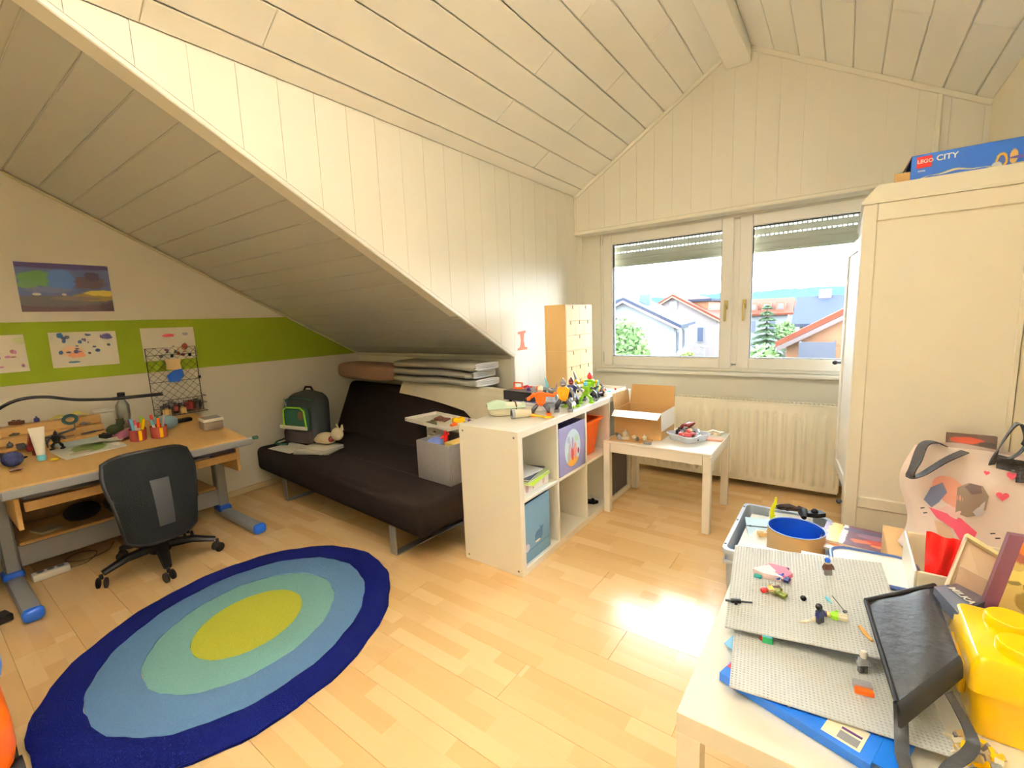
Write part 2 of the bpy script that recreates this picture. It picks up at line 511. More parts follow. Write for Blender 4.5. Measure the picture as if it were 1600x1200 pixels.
# ceiling: the dormer's two pitches, the main slope and the flat strip behind
cb = MB()
t = 0.006
cb.prism([(XC-0.1, ZT+t), (XRG, ZRG+t+0.0), (XRG, ZRG+0.15), (XC-0.1, ZT+0.15)], YB-0.1, YW+0.2, 'y')
cb.prism([(XRG, ZRG+t), (XR+0.1, ZR+t-0.05), (XR+0.1, ZR+0.15), (XRG, ZRG+0.15)], YB-0.1, YW+0.2, 'y')
cb.prism([(YK+0.1, zs(YK+0.1)+t), (Y0, ZT+t), (Y0, ZT+0.15), (YK+0.1, zs(YK+0.1)+0.15)], XL-0.1, XC-0.016, 'x')
cb.box(XL-0.1, XC-0.08, YB-0.1, Y0, ZT, ZT+0.15)
ceiling = struct('ceiling', cb, M_ceil)
def plank(p0, p1, p2, p3, n, th, m, parent, name='panel'):
    """slab with visible quad p0..p3 and thickness th along n, edges chamfered"""
    P = [Vector(p) for p in (p0, p1, p2, p3)]; n = Vector(n).normalized(); c = sum(P, Vector())/4
    e = 0.004; up = []
    for i in range(4):
        a = (P[i-1]-P[i]).normalized(); b = (P[(i+1) % 4]-P[i]).normalized()
        up.append(P[i]+(a+b)*e)
    vs = up+[p+n*0.0035 for p in P]+[p+n*th for p in P]
    fs = [(0, 1, 2, 3)]+[(i, 4+i, 4+(i+1) % 4, (i+1) % 4) for i in range(4)]+[(4+i, 8+i, 8+(i+1) % 4, 4+(i+1) % 4) for i in range(4)]
    part(name, MB().add(vs, fs), m, parent, None)
edges = [XC, -1.885]+[-1.885+0.1405*k for k in range(1, 9)]
for i, (a, b) in enumerate(zip(edges[:-1], edges[1:])):
    ys = [YB, 0.62, 2.32, YG] if i % 2 == 0 else [YB, 1.02, 2.94, YG]
    if i == 0: ys = [YB, 0.65, YG]
    g = 0.0026
    for y0, y1 in zip(ys[:-1], ys[1:]):
        plank((a+g*.8, y0+.001, zl(a+g*.8)), (b-g*.8, y0+.001, zl(b-g*.8)), (b-g*.8, y1-.001, zl(b-g*.8)), (a+g*.8, y1-.001, zl(a+g*.8)), (-SLOPE_L, 0, 1), 0.0055, M_ceil, ceiling)
edges = [-0.604, -0.466, -0.322, -0.180, -0.038, 0.102, 0.242, 0.381, 0.517, XR]
for i, (a, b) in enumerate(zip(edges[:-1], edges[1:])):
    ys = [YB, 1.4, YG] if i % 2 == 0 else [YB, 0.9, 2.95, YG]
    g = 0.0015
    for y0, y1 in zip(ys[:-1], ys[1:]):
        plank((a+g, y0+.001, zr(a+g)), (b-g, y0+.001, zr(b-g)), (b-g, y1-.001, zr(b-g)), (a+g, y1-.001, zr(a+g)), (SLOPE_R, 0, 1), 0.0055, M_ceil, ceiling)
k = 0; y1 = YK
while y1 > Y0+0.01:
    y0 = max(y1-0.1306, Y0); g = 0.0006
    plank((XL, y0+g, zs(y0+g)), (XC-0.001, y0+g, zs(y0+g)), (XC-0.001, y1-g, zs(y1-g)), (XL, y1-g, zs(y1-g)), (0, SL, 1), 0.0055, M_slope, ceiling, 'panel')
    y1 = y0

def batten(a, b, w, h, up, m=M_trim):
    """strip from a to b, w wide sideways, h deep along up"""
    a = Vector(a); b = Vector(b); d = (b-a).normalized(); up = Vector(up).normalized(); s = d.cross(up).normalized(); up = s.cross(d)
    M = Matrix((d, s, up)).transposed().to_4x4(); M.translation = a
    return MB().box(0, (b-a).length, -w/2, w/2, 0, h, 0.004, M)
n_ = 2
def trim(mb, m=M_trim):
    global n_
    struct('trim_%d' % n_, mb, m); n_ += 1
# ridge beam
trim(MB().box(-0.76, -0.604, YB, YG-0.002, 2.975, ZRG+0.02, 0.006), M_ceil)
trim(batten((XC, YG-0.001, ZT-0.012), (-0.76, YG-0.001, zl(-0.76)-0.012), 0.03, 0.016, (0, -1, 0)))
trim(batten((-0.604, YG-0.001, zr(-0.604)-0.014), (XR, YG-0.001, ZR-0.014), 0.03, 0.016, (0, -1, 0)))
trim(MB().box(XC+0.001, XC+0.02, YG-0.014, YG, WZ1, ZT-0.02, 0.004))
trim(MB().box(0.36, 0.385, YG-0.014, YG, WZ1, zr(0.37)-0.03, 0.004))
trim(batten((XL+0.012, YK, zs(YK)-0.004), (XL+0.012, Y0, ZT-0.004), 0.024, 0.014, (0, -SL, -1)), mat('beige_trim', (206, 196, 164), 0.5))
trim(MB().box(XL, XC, YK-0.02, YK-0.001, ZK-0.026, ZK+0.002, 0.004), mat('grey_trim', (206, 200, 180), 0.5))
trim(batten((XC-0.008, YK, zs(YK)-0.002), (XC-0.008, Y0, ZT-0.002), 0.022, 0.022, (0, -SL, -1)), M_white)
trim(MB().box(XC-0.03, XC+0.004, YK-0.024, YK, 0.0, ZK-0.0, 0.004), M_white)
struct('baseboard_left', MB().box(XL, XL+0.012, YB, YK, 0.0, 0.05, 0.003), mat('beige_baseboard', (214, 196, 158), 0.5))
struct('baseboard_back', MB().box(XC, XR, YW-0.012, YW, 0.0, 0.05, 0.003), M_beech)

# window with two leaves
win = link('window_1', None, None, (0, YW, 0), kind='structure')
def ring(mb, x0, x1, z0, z1, w, y0, y1, b=0.004):
    mb.box(x0, x0+w, y0, y1, z0, z1, b); mb.box(x1-w, x1, y0, y1, z0, z1, b)
    mb.box(x0+w, x1-w, y0, y1, z0, z0+w, b); mb.box(x0+w, x1-w, y0, y1, z1-w, z1, b)
    return mb
f = ring(MB(), WX0+0.001, WX1-0.001, WZ0+0.002, WZ1-0.001, 0.065, 0.0, 0.07)
part('frame', f, M_pvc, win, None)
part('mullion', MB().box(-0.715, -0.645, 0.0, 0.07, WZ0+0.05, WZ1-0.05, 0.003), M_pvc, win, None)
M_gl = glass('window_glass', (246, 252, 255), 0.03)
M_gasket = mat('dark_gasket', (60, 58, 60), 0.7)
M_brass = mat('champagne_metal', (196, 178, 120), 0.3, 0.7)
for (sx0, sx1, hx) in ((-1.757, -0.700, -0.742), (-0.660, 0.397, -0.615)):
    s = part('sash', ring(MB(), sx0, sx1, 0.868, 2.005, 0.085, -0.018, 0.05, 0.006), M_pvc, win, None)
    part('gasket', ring(MB(), sx0+0.083, sx1-0.083, 0.951, 1.922, 0.006, 0.0, 0.03, 0.0), M_gasket, s, None)
    part('glass', MB().box(sx0+0.08, sx1-0.08, 0.012, 0.016, 0.945, 1.93), M_gl, s, None)
    h = MB(); h.box(hx-0.014, hx+0.014, -0.028, -0.016, 1.325, 1.395, 0.004); h.cyl((hx, -0.028, 1.355), (hx, -0.055, 1.355), 0.009, n=10)
    h.box(hx-0.009, hx+0.009, -0.066, -0.052, 1.235, 1.365, 0.005)
    part('handle', h, M_brass, s)
    ex = sx0-0.012 if sx0 < -1 else sx1+0.012
    for hz in (0.90, 1.93):
        part('hinge', MB().cyl((ex, -0.012, hz), (ex, -0.012, hz+0.085), 0.009, n=10), M_pvc, s)
struct('trim_%d' % n_, MB().box(WX0-0.03, WX1+0.05, YW-0.06, YW-0.0005, 0.815, 0.842, 0.006), M_pvc); n_ += 1   # sill board
# roller shutters half a turn down outside each leaf
M_slat = mat('grey_shutter', (214, 206, 184), 0.6, var=0.03)
for nm, x0, x1 in (('left', -1.735, -0.70), ('right', -0.66, 0.375)):
    sh = thing('roller_shutter', 'grey roller shutter lowered a little outside the %s window pane, light showing through its slits' % nm, 'shutter', (0, 3.945, 0))
    z = 1.752
    for q in range(6):
        part('slat', MB().box(x0, x1, 0.0, 0.012, z+0.003, z+0.050, 0.003), M_slat, sh, None)
        lk = MB(); xx = x0
        if q < 1: lk.box(x0, x1, 0.003, 0.009, z+0.049, z+0.0585)
        else:
            while xx < x1-0.02:
                lk.box(xx, xx+0.012, 0.003, 0.009, z+0.049, z+0.0585); xx += 0.029
        part('link_strip', lk, M_slat, sh, None)
        z += 0.0555
    part('end_bar', MB().box(x0, x1, -0.003, 0.015, 1.735, 1.756, 0.004), M_slat, sh, None)

# radiator under the window
M_rad = mat('cream_radiator_enamel', (244, 238, 220), 0.35, var=0.01)
rd = thing('radiator', 'cream ribbed panel radiator on the wall under the window', 'radiator', (-1.40, 3.655, 0.05))
RW, RH = 1.42, 0.595
def corr(u, v):
    x = u*RW; ph = (x/0.0592) % 1.0
    bumpy = (0.5-0.5*math.cos(2*PI*ph))**2.0 if 0.05 < v < 0.92 else 0
    return (x, -0.022*bumpy*min(1, (v-0.05)/0.04)*min(1, (0.92-v)/0.05) if 0.05 < v < 0.92 else 0.0, v*RH)
us = MB()
NV = [0, 0.05, 0.07, 0.10, 0.5, 0.87, 0.90, 0.92, 1.0]
nu = 300; vs = []; fs = []
for i in range(nu+1):
    for v in NV: vs.append(corr(i/nu, v))
w = len(NV)
for i in range(nu):
    for j in range(w-1): fs.append((i*w+j, (i+1)*w+j, (i+1)*w+j+1, i*w+j+1))
us.add(vs, fs); us.box(0, RW, 0.001, 0.012, 0, RH)
part('front_panel', us, M_rad, rd, 50)
part('back_panel', MB().box(0.0, RW, 0.085, 0.097, 0.0, RH, 0.003), M_rad, rd, None)
part('side_cover', MB().box(-0.006, 0.0, 0.0, 0.1, 0.01, RH, 0.002), M_rad, rd, None)
part('side_cover', MB().box(RW, RW+0.006, 0.0, 0.1, 0.01, RH, 0.002), M_rad, rd, None)
gr = MB(); gr.box(0, RW, 0.0, 0.012, RH, RH+0.012, 0.003); gr.box(0, RW, 0.086, 0.098, RH, RH+0.012, 0.003)
q = 0.02
while q < RW-0.02:
    gr.box(q, q+0.010, 0.012, 0.086, RH, RH+0.008); q += 0.026
part('top_grille', gr, M_rad, rd, None)
for q in (0.25, 1.15): part('bracket', MB().box(q, q+0.03, 0.097, 0.194, 0.1, 0.5, 0.003), M_rad, rd, None)

# unseen uplighter bowl above the frame, added as fill light for the room
LPX, LPY, LPZ = -0.80, 0.30, 2.56
fill_lamp = thing('fill_uplighter', 'added out-of-view white uplighter bowl filling the room with light off the ceiling', 'lamp', (LPX, LPY, LPZ))
ml = D.materials.new('fill_light_disc'); kk = NT(ml)
kk.b.inputs['Base Color'].default_value = (0.9, 0.85, 0.7, 1)
kk.b.inputs['Emission Color'].default_value = (1.0, 0.965, 0.89, 1); kk.b.inputs['Emission Strength'].default_value = FILL_POWER
nzl = kk.noise(kk.coord('Object'), 10.0); kk.l.new(kk.math('MULTIPLY_ADD', nzl.outputs['Fac'], 0.1, 0.6), kk.b.inputs['Roughness'])
part('bowl', MB().lathe([(0.02, -0.09), (0.09, -0.07), (0.14, -0.03), (0.165, 0.02), (0.160, 0.02), (0.135, -0.025), (0.085, -0.062), (0.018, -0.08)], 28, None, True, True), M_white, fill_lamp, 50)
part('light_source', MB().lathe([(0.118, -0.018), (0.118, -0.012)], 28), ml, fill_lamp, 50)
part('cord', MB().cyl((0, 0, -0.011), (0, 0, zl(LPX)-LPZ), 0.004, n=8), M_white, fill_lamp)
# ================================================================== FURNITURE
# ---- rug
c_, s_ = -0.909, -0.416
rug = thing('rug', 'oval rug of navy, blue, mint and yellow rings on the laminate floor', 'rug', (-2.093, 0.782, 0.001), math.atan2(0.909, -0.416))
def fuzz(nm, col):
    return mat(nm, col, 0.95, var=0.10, scale=90, bump=0.6, bscale=260, spec=0.1)
RA, RB = 0.7125, 0.597
def rring(k0, k1, h, m, off):
    n = 96; vs = []; fs = []
    for i in range(n):
        a = 2*PI*i/n; j = 1+0.006*math.sin(13*a+off)+0.004*math.sin(29*a)
        o1 = (0.028*(1-k1), 0.0); o0 = (0.028*(1-k0), 0.0)
        for k, z, o in ((k1*j, 0, o1), (k1*j, h*.7, o1), (k1*j-0.012, h, o1), (k0*j, h, o0), (k0*j, 0, o0)):
            vs.append((o[0]+RA*k*math.cos(a), o[1]+RB*k*math.sin(a), z))
    for i in range(n):
        j = (i+1) % n
        for q in range(5): fs.append((i*5+q, j*5+q, j*5+(q+1) % 5, i*5+(q+1) % 5))
    part('ring', MB().add(vs, fs), m, rug, 60)
rring(0.80, 1.0, 0.014, fuzz('navy_pile', (2, 8, 64)), 0)
rring(0.565, 0.80, 0.013, fuzz('blue_pile', (84, 116, 150)), 1)
rring(0.335, 0.565, 0.0125, fuzz('mint_pile', (116, 162, 156)), 2)
n = 64
vs = [(0.02+RA*0.335*math.cos(2*PI*i/n), RB*0.335*math.sin(2*PI*i/n), z) for i in range(n) for z in (0, 0.0125)]
part('centre', MB().add(vs, [tuple(2*i+1 for i in range(n))]+[(2*i, 2*((i+1) % n), 2*((i+1) % n)+1, 2*i+1) for i in range(n)]), fuzz('yellow_pile', (178, 180, 62)), rug)

# ---- cube shelf
SX, SY, SH, SLN, SD = -1.2656, 1.7582, 0.765, 1.465, 0.39
sh = thing('cube_shelf', 'low white open cube shelf standing between sofa and small white table', 'shelf', (SX, SY, 0.0))
part('end_panel', MB().box(-SD, 0, 0, 0.038, 0, SH, 0.0015), M_lack, sh, None)
part('end_panel', MB().box(-SD, 0, SLN-0.038, SLN, 0, SH, 0.0015), M_lack, sh, None)
part('top_panel', MB().box(-SD, 0, 0.0385, SLN-0.0385, SH-0.038, SH, 0.0015), M_lack, sh, None)
part('bottom_panel', MB().box(-SD, 0, 0.0385, SLN-0.0385, 0, 0.038, 0.0015), M_lack, sh, None)
cell = (SLN-0.076-3*0.016)/4
cy = []
y = 0.038
for i in range(4):
    cy.append((SY+y, SY+y+cell)); y += cell
    if i < 3:
        part('divider', MB().box(-SD+0.004, -0.001, y, y+0.016, 0.0385, SH-0.0385, 0.001), M_lack, sh, None); y += 0.016
ZM0, ZM1 = 0.388, 0.404
for (a, b) in cy:
    part('shelf_board', MB().box(-SD+0.004, -0.001, a-SY+0.0005, b-SY-0.0005, ZM0, ZM1, 0.001), M_lack, sh, None)
for (xx, zz) in ((-0.025, 0.735), (-0.362, 0.735), (-0.025, 0.028), (-0.362, 0.028)):
    part('screw_cap', MB().cyl((xx, 0.0005, zz), (xx, -0.0015, zz), 0.006, n=10), M_grey, sh)

# ---- small white table
TX0, TX1, TY0, TY1, TH = -1.258, -0.585, 2.715, 3.265, 0.495
tb = thing('small_table', 'small white wooden children\'s table under the window by the cube shelf', 'table', (-0.92, 2.99, 0))
M_tw = mat('white_table_paint', (240, 234, 222), 0.2, var=0.02)
lx0, lx1, ly0, ly1 = TX0+0.92, TX1+0.92, TY0-2.99, TY1-2.99
part('tabletop', MB().box(lx0, lx1, ly0, ly1, TH-0.014, TH, 0.004), M_tw, tb, None)
for (a, b) in ((lx0, ly0), (lx1-0.045, ly0), (lx0, ly1-0.045), (lx1-0.045, ly1-0.045)):
    part('leg', MB().box(a, a+0.045, b, b+0.045, 0, TH-0.0145, 0.004), M_tw, tb, None)
part('apron', MB().box(lx0+0.048, lx1-0.048, ly0+0.006, ly0+0.022, TH-0.075, TH-0.0145, 0.002), M_tw, tb, None)
part('apron', MB().box(lx0+0.048, lx1-0.048, ly1-0.022, ly1-0.006, TH-0.075, TH-0.0145, 0.002), M_tw, tb, None)
part('apron', MB().box(lx0+0.006, lx0+0.022, ly0+0.048, ly1-0.048, TH-0.075, TH-0.0145, 0.002), M_tw, tb, None)
part('apron', MB().box(lx1-0.022, lx1-0.006, ly0+0.048, ly1-0.048, TH-0.075, TH-0.0145, 0.002), M_tw, tb, None)

# ---- low table at the right front
LX0, LX1, LY0, LY1, LH = -0.254, 0.53, 0.909, 1.80, 0.45
lt = thing('low_table', 'low white square-legged table at right front heaped with building toys', 'table', (0.138, 1.35, 0))
a0, a1, b0, b1 = LX0-0.138, LX1-0.138, LY0-1.35, LY1-1.35
part('tabletop', MB().box(a0, a1, b0, b1, LH-0.05, LH, 0.0012), M_lack, lt, None)
for (a, b) in ((a0, b0), (a1-0.05, b0), (a0, b1-0.05), (a1-0.05, b1-0.05)):
    part('leg', MB().box(a, a+0.05, b, b+0.05, 0, LH-0.0503, 0.0012), M_lack, lt, None)

# ---- wardrobe
WY0, WY1, WDX0, WDX1, WDH = 2.70, 3.695, 0.044, 0.585, 1.765
wd = thing('wardrobe', 'tall cream wooden wardrobe in the window corner with framed side', 'wardrobe', ((WDX0+WDX1)/2, (WY0+WY1)/2, 0))
M_wd = mat('cream_wardrobe_paint', (242, 235, 217), 0.45, var=0.02)
ox, oy = (WDX0+WDX1)/2, (WY0+WY1)/2
hx, hy = (WDX1-WDX0)/2, (WY1-WY0)/2
for sgn, nm in ((-1, 'near'), (1, 'far')):
    yy0, yy1 = (-hy, -hy+0.022) if sgn < 0 else (hy-0.022, hy)
    part('stile', MB().box(-hx, -hx+0.052, yy0, yy1, 0, WDH, 0.003), M_wd, wd, None)
    part('stile', MB().box(hx-0.018, hx, yy0, yy1, 0, WDH, 0.003), M_wd, wd, None)
    part('rail', MB().box(-hx+0.0525, hx-0.0185, yy0, yy1, WDH-0.075, WDH, 0.003), M_wd, wd, None)
    part('rail', MB().box(-hx+0.0525, hx-0.0185, yy0, yy1, 0.335, 0.39, 0.003), M_wd, wd, None)
    part('rail', MB().box(-hx+0.0525, hx-0.0185, yy0, yy1, 0.06, 0.12, 0.003), M_wd, wd, None)
    part('side_panel', MB().box(-hx+0.05, hx-0.016, yy0+0.010, yy1-0.006, 0.1, WDH-0.07), M_wd, wd, None)
# cornice: bevelled outwards to the bottom
cn = MB()
z0, z1, z2 = WDH+0.0005, WDH+0.012, WDH+0.082
for_ = [(-hx-0.008, -hy-0.008, z0), (hx+0.001, -hy-0.008, z0), (hx+0.001, hy, z0), (-hx-0.008, hy, z0),
        (-hx-0.008, -hy-0.008, z1), (hx+0.001, -hy-0.008, z1), (hx+0.001, hy, z1), (-hx-0.008, hy, z1),
        (-hx+0.046, -hy+0.018, z2), (hx+0.001, -hy+0.018, z2), (hx+0.001, hy, z2), (-hx+0.046, hy, z2)]
cn.add(for_, [(3, 2, 1, 0), (0, 1, 5, 4), (1, 2, 6, 5), (2, 3, 7, 6), (3, 0, 4, 7), (4, 5, 9, 8), (5, 6, 10, 9), (6, 7, 11, 10), (7, 4, 8, 11), (8, 9, 10, 11)])
part('cornice', cn, M_wd, wd, None)
part('back_panel', MB().box(hx-0.012, hx-0.004, -hy+0.024, hy-0.024, 0.06, WDH-0.01), M_wd, wd, None)
part('shelf', MB().box(-hx+0.03, hx-0.014, -hy+0.023, hy-0.023, 0.375, 0.392), M_wd, wd, None)
dw = (hy*2-0.048)/2
def wdoor(parent, hinge_near, ang):
    """door with frame and sunk panel; local y from hinge"""
    s = 1 if hinge_near else -1
    d = MB(); z0, z1 = 0.392, 1.635
    Mx = T(-hx, (-hy+0.0235) if hinge_near else (hy-0.0235), 0) @ Rz(ang)
    def bx(x0, x1, y0, y1, za, zb, b=0.003): d.box(x0, x1, min(s*y0, s*y1), max(s*y0, s*y1), za, zb, b, Mx)
    bx(-0.002, 0.018, 0, 0.06, z0, z1); bx(-0.002, 0.018, dw-0.06, dw-0.002, z0, z1)
    bx(-0.002, 0.018, 0.06, dw-0.06, z1-0.06, z1); bx(-0.002, 0.018, 0.06, dw-0.06, z0, z0+0.06)
    bx(0.006, 0.013, 0.058, dw-0.058, z0+0.058, z1-0.058, 0.0)
    o = part('door', d, M_white, parent, None)
    kb = MB(); p = Mx @ Vector((0, s*(dw-0.03), 1.0)); q = Mx @ Vector((-0.03, s*(dw-0.03), 1.0))
    kb.cyl(p, q, 0.006, n=10); kb.ball(q, 0.013)
    part('knob', kb, M_dgrey, o)
wdoor(wd, True, math.radians(6.0)); wdoor(wd, False, math.radians(0))
part('top_rail', MB().box(-hx, -hx+0.02, -hy+0.0225, hy-0.0225, 1.64, WDH, 0.002), M_white, wd, None)
dr = part('drawer', MB().box(-hx-0.002, -hx+0.018, -hy+0.024, hy-0.024, 0.13, 0.385, 0.003), M_white, wd, None)
for q in (-0.25, 0.25): part('knob', MB().ball((-hx-0.018, q, 0.26), 0.014), M_dgrey, dr)
arch = [(-hy+0.0225, 0.0), (-hy+0.07, 0.0)]+[(-hy+0.07+0.10*(i/6), 0.07*math.sin(PI/2*i/6)) for i in range(1, 7)]
arch += [(-y_, z_) for (y_, z_) in arch[::-1]]+[(hy-0.0225, 0.128), (-hy+0.0225, 0.128)]
part('plinth', MB().prism(arch, -hx, -hx+0.018, 'x'), M_white, wd, None)

# ---- toy box lying on the wardrobe
M_cityblue = mat('printed_blue_card', (44, 112, 208), 0.35, var=0.04, scale=4)
bx0 = thing('toy_box', 'long blue building-toy carton with open brown end flaps lying on top of the wardrobe', 'box', (0.205, 2.80, WDH+0.0835))
M_boxpic = blobs('carton_print', (40, 104, 204), [(.66, .30, .045, .30, (240, 190, 60)), (.66, .30, .028, .2, (60, 90, 160)), (.74, .38, .03, .26, (232, 190, 110)), (.63, .12, .04, .18, (230, 230, 220)), (.90, .55, .05, .32, (90, 120, 90)), (.91, .42, .035, .18, (236, 110, 50)), (.80, .35, .10, .06, (110, 90, 170))], 'XZ', 0.35, 0.2)
bxm = MB().box(0, 0.43, 0.0, 0.26, 0.0, 0.115, 0.001)
part('carton', bxm, M_boxpic, bx0, None)
f1 = MB().add([(-0.001, 0.004, 0.110), (-0.001, 0.25, 0.110), (-0.04, 0.24, 0.02), (-0.04, 0.01, 0.02), (-0.003, 0.004, 0.1115), (-0.003, 0.25, 0.1115), (-0.042, 0.24, 0.022), (-0.042, 0.01, 0.022)],
    [(0, 1, 2, 3), (7, 6, 5, 4), (0, 4, 5, 1), (1, 5, 6, 2), (2, 6, 7, 3), (3, 7, 4, 0)])
part('end_flap', f1, M_card, bx0, None)
part('end_flap', MB().box(-0.055, -0.001, 0.0, 0.002, 0.002, 0.05), M_card, bx0, None)
lg = part('logo_patch', MB().box(0.018, 0.068, -0.0012, -0.0002, 0.058, 0.106), M_red, bx0, None)
M_wtxt = mat('white_print', (248, 248, 244), 0.5, var=0.01)
for_txt = lambda x, y, z: T(x, y, z) @ Rx(PI/2)
lettering('LEGO', 0.021, M_wtxt, lg, for_txt(0.0195, -0.0015, 0.074) @ Matrix.Shear('XZ', 4, (0.0, 0.0)), bold=0.0006)
lettering('CITY', 0.032, M_wtxt, bx0, for_txt(0.082, -0.0006, 0.072), bold=0.0008)
lettering('60206', 0.010, M_wtxt, bx0, for_txt(0.024, -0.0006, 0.040))
# torn flap in front of the box
solo('packing_paper', MB().sheet(lambda u, v: (0.0+0.36*u, -0.03+0.03*v, 0.001+0.022*math.sin(PI*min(1, u*1.6))*(0.4+0.6*v)+0.003*math.sin(25*u)), 24, 4, 0.0012), mat('cream_packing_paper', (240, 226, 180), 0.8), 'creased cream paper strip in front of the blue carton on the wardrobe', 'paper', (0.235, 2.762, WDH+0.085))

# ---- sofa bed
sf = thing('sofa_bed', 'dark brown sofa bed with a reclining back under the sloping ceiling', 'sofa', (-2.79, 1.59, 0), math.radians(-4.0))
sl = 2.11
sm = MB().rbox(0, 0.36, 0.268, sl, 0.72, 0.195, 0.045, 4)
part('seat', sm, M_sofa, sf, 60)
part('seat_seam', MB().box(-1.03, 1.03, 0.30, 0.304, 0.364, 0.3675, 0.001), mat('seam_thread', (34, 28, 25), 0.9), sf)
Mb = T(0, 0.74, 0.30) @ Rx(math.radians(-24))
bk = MB().rbox(0, 0, 0.27, sl, 0.15, 0.53, 0.06, 4, Mb)
part('backrest', bk, M_sofa, sf, 60)
for q in (-0.62, 0.76):
    lg = MB(); lg.box(q-0.028, q+0.028, 0.02, 0.028, 0.0, 0.172, 0.002); lg.box(q-0.028, q+0.028, 0.028, 0.56, 0.0, 0.008, 0.002); lg.box(q-0.028, q+0.028, 0.552, 0.56, 0.008, 0.172, 0.002)
    part('leg', lg, M_steel, sf, None)

# ---- desk
dk = thing('desk', 'height-adjustable beech desk with grey rails and blue-capped feet against the left wall', 'desk', (-3.45, 0.74, 0))
M_drail = mat('grey_desk_metal', (146, 148, 150), 0.45, 0.3)
Mtop = T(0.42, 0, 0.640) @ Ry(math.radians(6.34))       # local: x from front edge (0) towards the wall (-)
part('tabletop', MB().box(-0.80, 0, -0.53, 0.53, -0.022, 0.0, 0.004, Mtop), M_beech, dk, None)
part('front_rail', MB().box(0.001, 0.014, -0.525, 0.56, -0.05, -0.006, 0.005, Mtop), M_drail, dk, None)
part('rail_end_cap', MB().rbox(0.006, 0.578, -0.012, 0.03, 0.035, 0.022, 0.008, 2, Mtop), mat('dark_green_rubber', (20, 60, 40), 0.5), dk)
part('under_frame', MB().box(-0.62, -0.01, -0.46, 0.46, -0.075, -0.024, 0.004, Mtop), M_dgrey, dk, None)
part('drawer_front', MB().box(0.30, 0.318, -0.45, 0.50, 0.488, 0.535, 0.002), M_beech, dk, None)
for yy in (-0.47, 0.515):
    part('side_panel', MB().box(-0.10, 0.30, yy-0.009, yy+0.009, 0.40, 0.555, 0.003), M_beech, dk, None)
for yy in (-0.50, 0.53):
    part('leg', MB().box(-0.135, -0.055, yy-0.03, yy+0.03, 0.055, 0.60, 0.008), M_drail, dk, None)
    ft = part('foot', MB().rbox(0.13, yy, 0.032, 0.60, 0.07, 0.058, 0.018, 2), M_drail, dk)
    part('foot_cap', MB().rbox(0.445, yy, 0.034, 0.05, 0.078, 0.066, 0.024, 3), M_blue, ft)
    part('foot_joint', MB().rbox(-0.095, yy, 0.062, 0.12, 0.084, 0.05, 0.02, 3), M_blue, ft)
part('crossbar', MB().box(-0.075, -0.055, -0.468, 0.498, 0.10, 0.215, 0.005), M_drail, dk, None)
part('lower_tray', MB().box(-0.40, -0.05, -0.46, 0.49, 0.216, 0.232, 0.003), M_beech, dk, None)
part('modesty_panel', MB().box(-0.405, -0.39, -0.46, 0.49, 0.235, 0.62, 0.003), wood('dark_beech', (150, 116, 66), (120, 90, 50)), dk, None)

# ---- office chair
ch = thing('office_chair', 'black mesh-back swivel chair pushed up to the desk', 'chair', (-3.12, 0.775, 0), 0)
def backf(u, v):
    w = 0.150+0.042*min(1, v*1.3)-0.012*max(0, v-0.85)/0.15
    y = (2*u-1)*w
    z = 0.235+0.465*v-0.035*abs(2*u-1)**4*(v > 0.5)*v+0.028*abs(2*u-1)**4*(1-v)
    x = 0.285-0.09*v+0.03*math.sin(PI*v)-0.045*(2*u-1)**2
    return (x, y-0.035, z)
part('backrest', MB().sheet(backf, 20, 20, 0.028), M_darkfab, ch, 60)
part('lumbar_plate', MB().sheet(lambda u, v: tuple(a+b for a, b in zip(backf(0.42+0.22*u, 0.18+0.52*v), (0.012, 0, 0))), 6, 10, 0.01), mat('charcoal_plastic', (40, 40, 42), 0.5), ch, 50)
edge = [backf(0, v/12) for v in range(13)]+[backf(u/12, 1) for u in range(1, 13)]+[backf(1, 1-v/12) for v in range(1, 13)]+[backf(1-u/12, 0) for u in range(1, 12)]
part('back_frame', MB().tube([(a-0.012, b, c) for a, b, c in edge], 0.013, 8, closed=True), M_blackp, ch, 60)
part('seat', MB().rbox(-0.02, 0.0, 0.385, 0.36, 0.36, 0.07, 0.032, 3), M_darkfab, ch, 60)
part('back_bracket', MB().tube([(0.0, 0, 0.33), (0.14, 0, 0.315), (0.235, 0, 0.33), (0.262, 0, 0.40)], 0.022, 8), M_blackp, ch)
part('column', MB().cyl((0, 0, 0.10), (0, 0, 0.345), 0.026), M_blackp, ch)
part('mechanism', MB().rbox(0.02, 0.0, 0.325, 0.20, 0.14, 0.045, 0.015, 2), M_blackp, ch)
part('hub', MB().lathe([(0.05, 0.075), (0.058, 0.09), (0.052, 0.135), (0.035, 0.15)], 18), M_blackp, ch)
for i in range(5):
    a = math.radians(-82+72*i); ca, sa = math.cos(a), math.sin(a)
    lg = part('base_leg', MB().tube([(0.045*ca, 0.045*sa, 0.11), (0.16*ca, 0.16*sa, 0.108), (0.265*ca, 0.265*sa, 0.078)], [0.032, 0.027, 0.02], 8, flat=0.8), M_blackp, ch)
    cs = MB()
    px, py = 0.275*ca, 0.275*sa
    cs.cyl((px, py, 0.05), (px, py, 0.075), 0.009, n=8)
    for q in (-0.014, 0.014):
        b = a+0.6
        cs.cyl((px-q*math.sin(b)-0.010*math.sin(b)*(1 if q > 0 else -1)*0.5, py+q*math.cos(b), 0.0285), (px-q*1.7*math.sin(b), py+q*1.7*math.cos(b), 0.0285), 0.0282, n=14)
    part('caster', cs, M_blackp, lg)
